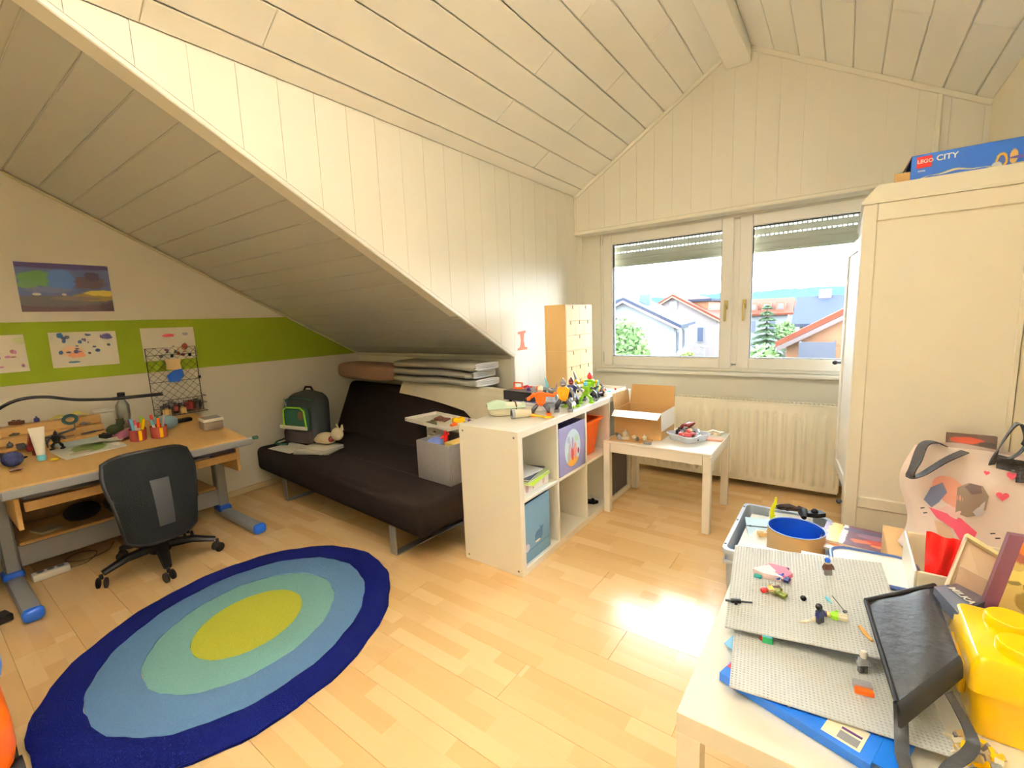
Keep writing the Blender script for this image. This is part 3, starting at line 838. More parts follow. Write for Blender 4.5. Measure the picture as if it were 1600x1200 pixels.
# ================================================================== LEFT WALL PICTURES
XW = XL+0.0008
def sheet_on_wall(name, label, y0, y1, z0, z1, m, tilt=0.0, cat='drawing', group=None):
    mb = MB().box(0, 0.0009, -(y1-y0)/2, (y1-y0)/2, -(z1-z0)/2, (z1-z0)/2)
    return solo(name, mb, m, label, cat, (XW, (y0+y1)/2, (z0+z1)/2), group=group, rot=(tilt, 0, 0), smooth=None)
M_paint = blobs('landscape_painting', (107, 120, 179), [
    (.5, .08, .9, .22, (94, 69, 78)), (.35, .22, .6, .13, (107, 103, 107)), (.8, .30, .30, .09, (168, 145, 78)), (.88, .40, .20, .07, (230, 210, 100)),
    (.75, .62, .22, .16, (103, 85, 103)), (.80, .75, .10, .10, (78, 67, 96)), (.22, .68, .24, .17, (109, 156, 91)), (.10, .55, .12, .10, (116, 156, 107)),
    (.45, .66, .16, .24, (100, 138, 212)), (.18, .36, .05, .03, (230, 230, 230)), (.46, .36, .03, .03, (219, 212, 208)), (.5, .95, .7, .07, (78, 64, 123)), (.3, .45, .28, .06, (123, 134, 179)), (.6, .28, .3, .05, (134, 123, 112))], 'YZ', 0.6, 0.5, 0.15)
sheet_on_wall('painting', 'blue and brown painted landscape hanging above the green stripe', 0.500, 0.918, 1.467, 1.754, M_paint, 0.0, 'painting')
random.seed(3)
def scribble(nm, n, reg, cols, extra=()):
    it = list(extra)
    for i in range(n):
        it.append((random.uniform(reg[0], reg[1]), random.uniform(reg[2], reg[3]), random.uniform(.012, .045), random.uniform(.018, .06), random.choice(cols)))
    return blobs(nm, (232, 226, 208), it, 'YZ', 0.7, 0.7, 0.04)
dk_c = [(60, 64, 130), (50, 60, 90), (40, 80, 130), (110, 90, 120), (90, 100, 100)]
sheet_on_wall('drawing', 'childs drawing with purple specks at the left photo edge, on the green stripe', 0.170, 0.487, 1.121, 1.335, scribble('drawing_a', 12, (.45, .97, .15, .6), [(90, 50, 120), (140, 90, 90), (190, 120, 170)], ((.93, .85, .08, .1, (200, 210, 150)),)), 0.01)
sheet_on_wall('drawing', 'childs drawing with blue shapes and an orange patch, middle of the green stripe', 0.588, 0.905, 1.125, 1.341, scribble('drawing_b', 20, (.12, .95, .4, .93), dk_c, ((.30, .45, .20, .16, (236, 200, 164)), (.36, .35, .14, .09, (232, 160, 120)), (.16, .9, .05, .08, (30, 90, 140)), (.85, .85, .09, .10, (90, 80, 150)), (.30, .14, .09, .03, (70, 130, 160)), (.55, .38, .03, .04, (60, 40, 60)))), -0.01)
sheet_on_wall('drawing', 'childs drawing with a red aeroplane shape above the wire rack', 1.037, 1.354, 1.122, 1.350, scribble('drawing_c', 12, (.2, .85, .12, .42), [(150, 70, 60), (120, 50, 110), (220, 150, 90), (100, 100, 110)], ((.50, .76, .13, .05, (196, 60, 70)), (.82, .78, .06, .05, (170, 170, 180)), (.78, .4, .07, .12, (140, 60, 56)))), 0.0)
# red paper cut-out on the cheek wall
Icut = [(-.052, .066), (.050, .074), (.050, .056), (.030, .052), (.020, 0.0), (.034, -.05), (.064, -.054), (.064, -.072), (-.062, -.072), (-.062, -.058), (-.030, -.050), (-.016, 0.0), (-.026, .050), (-.052, .046)]
solo('paper_cutout', MB().prism(Icut, 0.0, 0.0012, 'x'), mat('coral_paper', (232, 130, 104), 0.7), 'coral red paper cut-out shaped like a spool stuck on the panelled wall', 'decoration', (XC+0.0006, 2.835, 1.153), smooth=None)

# ================================================================== THINGS ON THE DESK
dz = lambda x: 0.6415+0.1111*(-3.03-x)         # height of the sloping desk top
TILT = math.radians(6.34)
def dthing(name, label, cat, x, y, rz=0.0, group=None, dz_=0.001):
    o = link(name, None, None, (x, y, dz(x)+dz_), None, label, None, cat, group)
    o.rotation_euler = (Matrix.Rotation(TILT, 4, 'Y') @ Rz(rz)).to_euler(); return o
# beech ledge along the back of the desk, with steps
lg = dthing('desk_organiser', 'stepped beech organiser board along the back of the desk', 'organiser', -3.70, 0.55)
part('step', MB().box(-0.07, 0.07, -0.33, 0.18, 0, 0.016, 0.002), M_beech, lg, None)
part('step', MB().box(-0.07, 0.02, -0.33, 0.18, 0.0165, 0.06, 0.002), M_beech, lg, None)
part('step', MB().box(-0.07, -0.02, -0.33, 0.18, 0.0605, 0.11, 0.002), M_beech, lg, None)
# gooseneck lamp
gl = thing('gooseneck_lamp', 'black gooseneck desk lamp bending in a long arc over the desk', 'lamp', (-3.56, 0.252, dz(-3.56)+0.001))
part('base', MB().lathe([(0.05, 0), (0.05, 0.012), (0.03, 0.02), (0.012, 0.03)], 18), M_blackp, gl)
P_ = [(0, 0, 0.02), (0.0, -0.012, 0.12), (0.03, -0.005, 0.20), (0.06, 0.056, 0.262), (0.06, 0.128, 0.294), (0.06, 0.224, 0.293), (0.06, 0.348, 0.257), (0.06, 0.50, 0.236)]
def smoothpath(P, n=6):
    P = [Vector(p) for p in P]; out = []
    for i in range(len(P)-1):
        a, b, c, d = P[max(i-1, 0)], P[i], P[i+1], P[min(i+2, len(P)-1)]
        for k in range(n):
            t = k/n; out.append(0.5*((2*b)+(c-a)*t+(2*a-5*b+4*c-d)*t*t+(3*b-a-3*c+d)*t**3))
    return out+[P[-1]]
part('gooseneck', MB().tube(smoothpath(P_), 0.009, 8), M_blackp, gl, 60)
part('lamp_head', MB().tube([(0.06, 0.50, 0.236), (0.06, 0.75, 0.228)], [0.010, 0.011], 10), M_blackp, gl)
# blue ball / tube / figure
solo('fluffy_ball', MB().ball((0, 0, 0.040), 0.041, 0.041, 0.038, 16, 10), mat('dark_blue_fluff', (40, 44, 84), 0.95, var=0.2, scale=60, bump=0.8, bscale=200), 'dark blue fluffy ball on the left front corner of the desk', 'ball', (-3.33, 0.300, dz(-3.33)+0.004))
tu = thing('cream_tube', 'white squeeze tube standing on its light blue cap on the desk', 'tube', (-3.365, 0.405, dz(-3.365)+0.001))
part('cap', MB().lathe([(0.017, 0), (0.018, 0.004), (0.018, 0.026), (0.014, 0.03)], 16), M_cyan, tu)
tv = []; n = 16
for i in range(9):
    t = i/8; a = 0.017+0.014*t; b = 0.017*(1-t)+0.002*t
    for k in range(n): tv.append((b*math.cos(2*PI*k/n), a*math.sin(2*PI*k/n), 0.03+0.145*t))
fs = [(i*n+k, i*n+(k+1) % n, (i+1)*n+(k+1) % n, (i+1)*n+k) for i in range(8) for k in range(n)]+[tuple(range(n))[::-1], tuple(8*n+k for k in range(n))]
part('tube_body', MB().add(tv, fs), mat('white_tube', (240, 236, 222), 0.4), tu, 50)
# papers and magazines
def dsheet(label, x, y, w, d, rz, m, curl=0.0, h=0.0, name='paper_sheet', group=None, cat='paper', th=0.0012):
    o = dthing(name, label, cat, x, y, rz, group, 0.0006+h)
    o.data = None
    part('sheet', MB().sheet(lambda u, v: ((u-.5)*w, (v-.5)*d, th+curl*(max(0, u-.5)*2)**2*(0.5+v)), 8, 6, th), m, o, None)
    return o
M_mag1 = blobs('garden_magazine_print', (210, 208, 196), [(.5, .5, .42, .3, (116, 140, 70)), (.3, .6, .14, .2, (80, 104, 50)), (.75, .3, .12, .2, (180, 170, 150)), (.5, .9, .4, .07, (236, 232, 224))], 'XY', 0.4)
def magazine(name, label, loc, rot, w, d, th, m, cat='magazine', group=None):
    o = thing(name, label, cat, loc, 0, group, rot)
    part('pages', MB().box(-w/2+0.002, w/2-0.002, -d/2+0.001, d/2-0.002, 0.001, th-0.001), M_paper, o, None)
    c = MB(); c.box(-w/2, w/2, -d/2, d/2, th-0.001, th); part('cover', c, m, o, None)
    part('back_cover', MB().box(-w/2, w/2, -d/2, d/2, 0, 0.001), m, o, None)
    return o
rdesk = lambda a: (Matrix.Rotation(TILT, 4, 'Y') @ Rz(a)).to_euler()
magazine('magazine', 'magazine with green garden cover lying open-edged on the desk beside the squeeze tube', (-3.40, 0.600, dz(-3.40)+0.0015), rdesk(0.15), 0.20, 0.27, 0.008, M_mag1)
dsheet('white paper sheet with a curled corner leaning over the desk magazine', -3.455, 0.70, 0.15, 0.12, -0.5, M_paper, 0.03, 0.0115)
dsheet('pale blue paper sheet under the toy figure on the desk', -3.53, 0.60, 0.12, 0.22, 0.1, mat('pale_blue_paper', (200, 216, 222), 0.7), 0.005, 0.0105)

def toy_robot(name, label, loc, rz, s, cols, group=None, cat='toy figure', pose=0, tilt=None):
    """jointed building-toy warrior: torso, head, shoulders, two arms, two legs with feet, a blade"""
    c_t, c_h, c_a, c_l, c_f, c_w = cols
    o = thing(name, label, cat, loc, rz, group, tilt)
    sc = s/0.19
    S = Matrix.Scale(sc, 4)
    def pt(nm, mb, m):
        mb.v = [tuple(sc*q for q in v) for v in mb.v]; return part(nm, mb, m, o, 35)
    sp = 0.034+0.008*(pose % 2)
    t = MB(); t.prism([(-.024, .072), (.024, .072), (.036, .125), (.02, .138), (-.02, .138), (-.036, .125)], -.016, .016, 'y'); t.box(-.014, .014, -.022, -.016, .085, .12, .003); t.cyl((-.018, 0, .068), (.018, 0, .068), .012, n=8)
    pt('torso', t, c_t)
    h = MB(); h.ball((0, 0, .157), .017, .019, .018, 10, 7, p=0.75); h.prism([(-.014, .168), (.0, .190), (.014, .168)], -.006, .006, 'y'); h.box(-.012, .012, -.024, -.015, .148, .158, .002)
    pt('head', h, c_h)
    for q in (-1, 1):
        a = MB(); up = (pose+(q > 0)) % 3
        sh = (q*.040, 0, .122); el = (q*(.060+.006*up), -.012-.01*up, .092+.014*up); hd = (q*(.058+.014*up), -.048, .078+.030*up)
        a.ball(sh, .014, n=8, m=6); a.tube([sh, el], [.009, .011], 7); a.ball(el, .009, n=8, m=5); a.tube([el, hd], [.012, .008], 7); a.box(hd[0]-.009, hd[0]+.009, hd[1]-.012, hd[1]+.004, hd[2]-.009, hd[2]+.009, .003)
        ao = pt('arm', a, c_a)
        l = MB(); hp = (q*.016, 0, .066); kn = (q*sp, -.012+.006*pose*q, .040); an = (q*(sp+.004), .004, .014)
        l.tube([hp, kn], [.010, .014], 7); l.ball(kn, .012, n=8, m=5); l.tube([kn, an], [.015, .009], 7)
        pt('leg', l, c_l)
        f = MB(); f.prism([(q*(sp+.004)-.014, -.036), (q*(sp+.004)+.014, -.036), (q*(sp+.004)+.017, .010), (q*(sp+.004)+.008, .022), (q*(sp+.004)-.008, .022), (q*(sp+.004)-.017, .010)], 0.0, .013, 'z')
        pt('foot', f, c_f)
    w = MB(); q = 1 if pose % 2 else -1
    hx_, hz_ = q*(.058+.014*((pose+(q > 0)) % 3)), .078+.030*((pose+(q > 0)) % 3)
    w.tube([(hx_, -.052, hz_-.045), (hx_, -.052, hz_+.02), (hx_+q*.012, -.056, hz_+.062)], [.005, .009, .002], 6)
    pt('blade', w, c_w)
    return o
toy_robot('toy_robot', 'small black jointed toy robot standing behind the desk magazine', (-3.475, 0.487, dz(-3.475)+0.013), 1.2, 0.105, (M_blackp, M_blackp, M_dgrey, M_blackp, M_blackp, M_dgrey), tilt=None)
# toy crane
cr = dthing('toy_crane', 'dark red toy crane with a black jib on the desk organiser', 'toy', -3.585, 0.405)
part('cab', MB().box(-0.025, 0.025, -0.025, 0.025, 0, 0.03, 0.003).prism([(-.018, .03), (.018, .03), (.010, .085), (-.008, .09)], -.018, .018, 'x'), M_dkred, cr, None)
part('jib', MB().tube([(0, 0.0, 0.05), (0, 0.09, 0.062), (0, 0.18, 0.082)], 0.006, 6), M_blackp, cr)
part('counterweight', MB().box(-0.018, 0.018, -0.06, -0.026, 0.02, 0.045, 0.003), M_dgrey, cr, None)
part('hoist', MB().tube([(0, 0.18, 0.082), (0, 0.18, 0.115)], 0.003, 6), M_dgrey, cr)
wh = MB().tube([(0, 0.165+0.028*math.cos(t*PI/8), 0.14+0.024*math.sin(t*PI/8)) for t in range(16)], 0.009, 6, closed=True)
part('wheel', wh, mat('dark_teal_plastic', (20, 66, 70), 0.4), cr)
# marker cups
M_cup = glass('red_tinted_plastic', (200, 90, 84), 0.55, 0.2)
mk_cols = [M_red, M_yellow, M_lime, M_pink, M_purple, M_cyan, M_orange, M_silver, M_dkred, M_green]
for nm, x, y, base in (('left', -3.40, 0.822, 0), ('right', -3.385, 0.922, 5)):
    cp = dthing('marker_cup', 'tinted plastic pen cup crammed with markers, %s one of the pair on the desk' % nm, 'pen cup', x, y, 0.0, 'marker cups on the desk')
    part('cup', MB().lathe([(0.040, 0), (0.043, 0.07), (0.0405, 0.07), (0.0375, 0.003)], 20, None, True, True), M_cup, cp, 40)
    part('yellow_tape', MB().lathe([(0.0412, 0.014), (0.0432, 0.062), (0.0422, 0.062), (0.0402, 0.014)], 20).v and MB().box(0.040, 0.0445, -0.008, 0.008, 0.006, 0.066, 0.001), M_yellow, cp, None)
    for q in range(6):
        a = 2*PI*q/6+base; rr = 0.020
        m0 = Vector((rr*math.cos(a)*0.7, rr*math.sin(a)*0.7, 0.006)); m1 = Vector((0.036*math.cos(a), 0.036*math.sin(a), 0.115+0.012*((q*7) % 3)))
        wpos = Matrix.Rotation(TILT, 4, 'Y')
        o0 = wpos @ m0+Vector((x, y, dz(x)+0.001)); o1 = wpos @ m1+Vector((x, y, dz(x)+0.001))
        cn_ = ['red', 'yellow', 'lime', 'pink', 'purple', 'light blue', 'orange', 'silver', 'dark red', 'green'][(q+base) % 10]
        mo = thing('marker_pen', '%s marker pen sticking up out of the %s plastic cup on the desk' % (cn_, nm), 'marker', o0, 0, 'markers in the desk cups')
        d_ = o1-o0
        part('barrel', MB().cyl((0, 0, 0), d_*0.72, 0.0075, n=8), M_paper if q % 3 == 0 else mk_cols[(q+base) % 10], mo)
        part('cap', MB().cyl(d_*0.72, d_, 0.0082, 0.007, n=8), mk_cols[(q+base) % 10], mo)
# pencil pouch, plush, box, bottle, container
solo('pencil_pouch', MB().sheet(lambda u, v: (0.035*math.sin(PI*v)**0.7*(1 if True else 0)*math.cos(0)*0+ (v-.5)*0.07, (u-.5)*0.15, 0.002+0.035*(math.sin(PI*u)*math.sin(PI*v))**0.6), 12, 8, 0.001), mat('mauve_fabric', (124, 66, 84), 0.8), 'mauve pencil pouch lying left of the marker cups', 'pouch', (-3.50, 0.79, dz(-3.50)+0.012), rot=rdesk(0.5), smooth=60)
solo('plush_toy', MB().ball((0, 0, 0.032), 0.036, 0.045, 0.032, 12, 8).ball((0.0, 0.03, 0.066), 0.022, n=10, m=7).ball((0, 0.018, 0.086), 0.008, n=6, m=5).ball((0, 0.042, 0.086), 0.008, n=6, m=5), mat('dark_green_plush', (54, 62, 30), 0.95, var=0.2, scale=40, bump=0.8, bscale=200), 'dark green plush toy sitting behind the markers on the desk', 'plush toy', (-3.60, 0.765, dz(-3.60)+0.002), smooth=60)
bt = dthing('water_bottle', 'clear plastic water bottle with a black cap at the back of the desk', 'bottle', -3.735, 0.845)
part('body', MB().lathe([(0.034, 0), (0.036, 0.01), (0.033, 0.06), (0.036, 0.075), (0.036, 0.145), (0.016, 0.185), (0.014, 0.20)], 18), glass('clear_bottle_plastic', (222, 228, 224), 0.22, 0.1), bt, 50)
part('cap', MB().cyl((0, 0, 0.20), (0, 0, 0.228), 0.020, n=16), M_blackp, bt)
fc = dthing('frosted_tub', 'frosted white plastic tub next to the water bottle', 'container', -3.785, 0.765)
part('tub', MB().rbox(0, -0.005, 0.055, 0.055, 0.10, 0.11, 0.016, 2), mat('frosted_plastic', (224, 222, 206), 0.5), fc)
part('lid', MB().rbox(0, -0.005, 0.117, 0.060, 0.105, 0.012, 0.005, 2), M_white, fc)
# clear box with white lid at right end
cx = dthing('clear_box', 'clear plastic box of beads with a white lid on the right end of the desk', 'box', -3.345, 1.195, 0.0)
part('box', MB().rbox(0, 0, 0.028, 0.085, 0.115, 0.054, 0.008, 2), glass('smoky_box_plastic', (190, 176, 160), 0.45, 0.15), cx)
part('lid', MB().rbox(0, 0, 0.066, 0.092, 0.12, 0.02, 0.006, 2), M_white, cx)
part('top_label', MB().box(-0.038, 0.038, -0.05, 0.05, 0.0765, 0.0775), M_grey, cx, None)
# wire rack
M_wire = mat('black_wire', (40, 40, 38), 0.5, 0.5)
wr = thing('wire_rack', 'black wire grid rack leaning on the wall behind the desk clutter, with a basket', 'rack', (-3.855, 1.19, 0.742))
H_, Wd = 0.468, 0.150
part('frame', MB().tube([(0, -Wd, 0), (0, Wd, 0), (0, Wd, H_), (0, -Wd, H_)], 0.003, 6, closed=True), M_wire, wr)
lat = MB()
def clip(a, b):
    return a, b
stp = 0.052
k = -20
while k < 40:
    for sgn in (1, -1):
        # line: (y+Wd) = sgn*z + k*stp  clipped to the frame
        pts = []
        c0 = k*stp
        for z in (0.0, H_):
            yy = sgn*z+c0-Wd
            if -Wd <= yy <= Wd: pts.append((yy, z))
        for yy in (-Wd, Wd):
            z = sgn*(yy+Wd-c0)
            if 0 < z < H_: pts.append((yy, z))
        if len(pts) >= 2 and (abs(pts[0][0]-pts[1][0])+abs(pts[0][1]-pts[1][1])) > 0.01:
            lat.cyl((0.001*sgn, pts[0][0], pts[0][1]), (0.001*sgn, pts[1][0], pts[1][1]), 0.0012, n=5, cap=False)
    k += 1
part('lattice', lat, M_wire, wr, None, kind='stuff')
for z in (0.045, 0.23, H_-0.05): part('cross_wire', MB().cyl((0.002, -Wd, z), (0.002, Wd, z), 0.0018, n=5), M_wire, wr)
bk_ = MB()
for z in (0.0, 0.06, 0.11): bk_.tube([(0.004, -Wd+0.02, z), (0.10, -Wd+0.03, z), (0.10, Wd-0.005, z), (0.004, Wd, z)], 0.002, 5)
for y in [-0.12+0.03*q for q in range(9)]: bk_.tube([(0.004, y, 0.0), (0.10, y, 0.0), (0.10, y, 0.11)], 0.0012, 5)
part('basket', bk_, M_wire, wr)
for (yy, zz) in ((0.0, H_-0.06), (0.11, H_-0.06), (0.02, 0.235), (0.152, 0.24)): part('clip', MB().box(-0.004, 0.012, yy-0.007, yy+0.007, zz-0.01, zz+0.01, 0.002), M_blackp, wr, None)
po = thing('hanging_pouch', 'blue pouch with a beige top clipped to the wire rack', 'pouch', (-3.838, 1.185, 1.0))
part('pouch', MB().prism([(-.048, .015), (-.04, -.03), (.02, -.035), (.052, 0.01), (.045, .055), (0.0, .05)], 0.0, 0.018, 'x'), M_blue, po, None)
part('beige_top', MB().prism([(-.05, .13), (.05, .13), (.038, .095), (.045, .056), (0.0, .051), (-.046, .06), (-.042, .095)], 0.004, 0.014, 'x'), M_tan, po, None)
random.seed(11)
cols_ = [M_brown, M_dgrey, M_tan, M_grey, mat('olive_plastic', (86, 80, 46), 0.5), M_dkred]
for q in range(14):
    s = random.uniform(0.018, 0.030)
    loc = (-3.855+0.028+0.028*(q % 3), 1.19-0.105+0.048*(q//3)+0.01*random.random(), 0.746+s+0.001+0.02*(q % 2))
    nm = ['dark brown', 'dark grey', 'tan', 'grey', 'olive', 'dark red'][q % 6]
    mb = MB().box(-s, s, -s*.8, s*.8, -s, s, 0.003); mb.cyl((0, 0, s), (0, 0, s*1.5), s*.5, n=8)
    solo('toy_part', mb, cols_[q % 6], '%s toy part, %s from left in the %s row of the wire basket' % (nm, ['first', 'second', 'third', 'fourth', 'fifth'][q//3], ['back', 'middle', 'front'][q % 3]), 'toy', loc, random.uniform(0, 3), 'toy parts in the wire basket', None)
solo('black_remote', MB().rbox(0, 0, 0.012, 0.045, 0.14, 0.024, 0.008, 2), M_blackp, 'black remote control in front of the wire rack', 'remote', (-3.62, 1.11, dz(-3.62)+0.001), rot=rdesk(0.1))
solo('grey_pouch', MB().ball((0, 0, 0.045), 0.045, 0.07, 0.045, 14, 9, p=0.8), mat('blue_grey_foil', (130, 160, 176), 0.35), 'shiny blue-grey foil bag slumped behind the right marker cup', 'bag', (-3.50, 0.99, dz(-3.50)+0.005), smooth=60)
# odds on the organiser
for q, (yy, m, lab) in enumerate(((0.66, M_dgrey, 'dark grey screwdriver'), (0.52, M_brown, 'brown wooden stick'))):
    solo('desk_tool', MB().cyl((0, -0.04, 0.006), (0, 0.03, 0.006), 0.005, n=8).cyl((0, 0.03, 0.006), (0, 0.07, 0.006), 0.0025, n=6), m, lab+' lying on the step of the desk organiser', 'tool', (-3.665, yy, dz(-3.665)+0.0185), rot=rdesk(0.2-0.3*q))
def bit(label, x, y, h, s, m, k, rz):
    mb = MB()
    if k == 0: mb.box(-s, s, -s*.5, s*.5, 0, s*.7, s*.06).cyl((-s*.4, 0, s*.7), (-s*.4, 0, s*.9), s*.25, n=8).cyl((s*.4, 0, s*.7), (s*.4, 0, s*.9), s*.25, n=8)
    elif k == 1: mb.tube([(-s, 0, s*.35), (-s*.2, s*.1, s*.55), (s*.5, -s*.1, s*.4), (s*1.1, s*.3, s*.5)], [s*.2, s*.34, s*.3, s*.1], 7).cyl((0, -s*.35, s*.42), (0, s*.35, s*.42), s*.2, n=8)
    else: mb.ball((0, 0, s*.6), s*.6, n=10, m=7).prism([(-s*.5, -s*.5), (s*.5, -s*.5), (s*.3, s*.5), (-s*.3, s*.5)], 0, s*.3, 'z').cyl((0, 0, s), (0, 0, s*1.5), s*.15, n=6)
    solo('toy_part', mb, m, label, 'toy part', (x, y, dz(x)+h), rz, 'odds and ends on the desk organiser')
for (lab, x, y, h, s, m, k, rz) in (
    ('brown toy part at the left end of the lowest organiser step', -3.645, 0.25, 0.018, 0.026, M_brown, 1, 0.4),
    ('dark grey toy part on the lowest organiser step by the crane', -3.648, 0.33, 0.018, 0.022, M_dgrey, 2, 1.0),
    ('tan wooden block at the left of the middle organiser step', -3.700, 0.28, 0.062, 0.030, M_tan, 0, 0.5),
    ('olive toy part on the middle organiser step', -3.698, 0.36, 0.062, 0.024, mat('olive_plastic', (86, 80, 46), 0.5), 1, 2.0),
    ('grey toy part at the right of the middle organiser step', -3.700, 0.65, 0.062, 0.026, M_grey, 1, 0.9),
    ('dark grey jumble piece on the top organiser step at left', -3.748, 0.29, 0.113, 0.034, M_dgrey, 1, 0.2),
    ('brown block on the top organiser step at left', -3.750, 0.38, 0.113, 0.030, M_brown, 0, 0.8),
    ('blue toy knob on the top organiser step', -3.748, 0.46, 0.113, 0.022, M_navy, 2, 0.0)):
    bit(lab, x, y, h, s, m, k, rz)
for (lab, x, y, s, m, k, rz) in (
    ('black toy limb on the desk between ball and squeeze tube', -3.43, 0.335, 0.030, M_blackp, 1, 0.6),
    ('dark red toy part on the desk behind the squeeze tube', -3.47, 0.40, 0.024, M_dkred, 2, 0.2),
    ('mustard toy brick on the desk right of the squeeze tube', -3.315, 0.445, 0.016, mat('mustard_plastic', (206, 180, 20), 0.4), 0, 1.2),
    ('brown toy part at the very front left of the desk', -3.25, 0.30, 0.024, M_brown, 1, 1.7),
    ('black toy block left of the marker cups', -3.52, 0.70, 0.034, M_blackp, 0, 0.3)):
    bit(lab, x, y, 0.003 if lab[:5] != 'black' or 'block' not in lab else 0.014, s, m, k, rz)
# yellowish crumpled paper on organiser top
solo('crumpled_paper', MB().sheet(lambda u, v: ((v-.5)*0.05, (u-.5)*0.17, 0.004+0.035*abs(math.sin(5*u+1))*math.sin(PI*u)*(0.4+0.6*math.sin(PI*v))), 14, 5, 0.001), mat('yellowish_paper', (206, 196, 110), 0.8), 'crumpled yellowish paper on top of the desk organiser', 'paper', (-3.745, 0.60, dz(-3.745)+0.114), rot=rdesk(0), smooth=30)
# under the desk
solo('dark_bundle', MB().ball((0, 0, 0.05), 0.07, 0.085, 0.05, 14, 8, p=0.9).ball((0.02, 0.02, 0.075), 0.03, 0.05, 0.03, 10, 6), mat('black_fluffy_cloth', (24, 22, 24), 0.95, var=0.2, scale=40, bump=0.8, bscale=150), 'black fluffy bundle on the tray under the desk', 'bundle', (-3.62, 0.56, 0.2335), smooth=60)
solo('navy_ball', MB().ball((0, 0, 0.06), 0.06, n=18, m=12), M_navy, 'navy blue ball on the tray under the desk behind the chair', 'ball', (-3.62, 0.78, 0.2335), smooth=60)
solo('plastic_sleeve', MB().box(-0.06, 0.06, -0.05, 0.05, 0, 0.012, 0.004), mat('pale_sleeve', (190, 176, 140), 0.4), 'pale plastic sleeve on the tray under the desk', 'sleeve', (-3.60, 0.40, 0.2335), 0.3)
ps = thing('power_strip', 'white power strip on the floor by the left desk foot', 'power strip', (-3.50, 0.375, 0.0))
part('body', MB().rbox(0, 0, 0.022, 0.06, 0.15, 0.04, 0.008, 2), M_white, ps)
for q in (-0.04, 0.0, 0.04): part('socket', MB().cyl((0, q, 0.0425), (0, q, 0.0435), 0.016, n=14), M_grey, ps)
part('cord', MB().tube(smoothpath([(0.0, 0.076, 0.012), (-0.02, 0.15, 0.004), (-0.14, 0.22, 0.004), (-0.22, 0.16, 0.004), (-0.16, 0.08, 0.004), (-0.06, 0.14, 0.008), (-0.10, 0.26, 0.004), (-0.22, 0.32, 0.004)]), 0.003, 6), mat('beige_cable', (120, 92, 44), 0.6), ps, 60)
solo('black_adapter', MB().box(-0.04, 0.04, -0.07, 0.06, 0, 0.035, 0.005).cyl((0.041, 0, 0.018), (0.043, 0, 0.018), 0.012, n=10), M_blackp, 'black power adapter block lying beside the left desk foot', 'adapter', (-3.13, 0.12, 0.0005), 0.2)
# dark cabinet at far left behind the desk end
cbn = thing('side_cabinet', 'dark brown cabinet at the left photo edge beside the desk', 'cabinet', (-3.60, 0.02, 0))
part('body', MB().box(-0.25, 0.25, -0.25, 0.12, 0.0, 0.60, 0.004), wood('dark_brown_wood', (70, 40, 26), (44, 26, 20)), cbn, None)
part('door', MB().box(0.251, 0.268, -0.24, 0.115, 0.03, 0.58, 0.003), wood('dark_brown_wood', 0, 0), cbn, None)
part('knob', MB().ball((0.28, 0.07, 0.35), 0.012), M_steel, cbn)
# bright plastic toy near the camera at the left edge
kt = thing('ride_on_toy', 'blurred blue and orange plastic ride-on toy cut off by the left photo edge', 'toy vehicle', (-1.93, -0.068, 0.0), 0.0)
part('body', MB().rbox(0, 0, 0.57, 0.34, 0.28, 0.42, 0.07, 4), mat('sky_blue_plastic', (70, 130, 210), 0.4), kt, 60)
part('base', MB().rbox(0.0, 0.0, 0.235, 0.38, 0.27, 0.24, 0.08, 4), M_orange, kt, 60)
part('seat_pad', MB().rbox(0, 0, 0.795, 0.26, 0.20, 0.03, 0.012, 2), mat('pale_blue_pad', (130, 170, 214), 0.5), kt)
for (xx, yy) in ((0.13, 0.12), (0.13, -0.12), (-0.13, 0.12), (-0.13, -0.12)):
    part('wheel', MB().cyl((xx, yy-0.02, 0.075), (xx, yy+0.02, 0.075), 0.075, n=20), M_blackp, kt)
    part('axle', MB().cyl((xx, yy*0.6, 0.075), (xx, yy, 0.075), 0.015, n=8).box(xx-0.02, xx+0.02, yy*0.6-0.02, yy*0.6+0.02, 0.06, 0.16), M_grey, kt)
# ================================================================== ON THE SOFA
SFX, SFY, SFA = -2.79, 1.59, math.radians(-4.0)
def sofa_pt(x, y, z): 
    c, s = math.cos(SFA), math.sin(SFA); return (SFX+c*x-s*y, SFY+s*x+c*y, z)
ZSEAT = 0.3665
M_gblank = mat('grey_wool', (150, 146, 132), 0.95, var=0.12, scale=14, bump=0.4, bscale=160)
M_cblank = mat('cream_wool', (206, 196, 170), 0.95, var=0.08, scale=14, bump=0.4, bscale=160)
M_brownp = mat('brown_velour', (142, 108, 88), 0.95, var=0.12, scale=30, bump=0.4, bscale=200)
bo = solo('bolster_pillow', MB().ball((0, 0, 0), 0.43, 0.100, 0.080, 28, 14, p=0.5), M_brownp, 'long brown bolster pillow lying on the left of the sofa back', 'pillow', (-3.435, 2.535, 0.905), math.radians(-2), smooth=60)
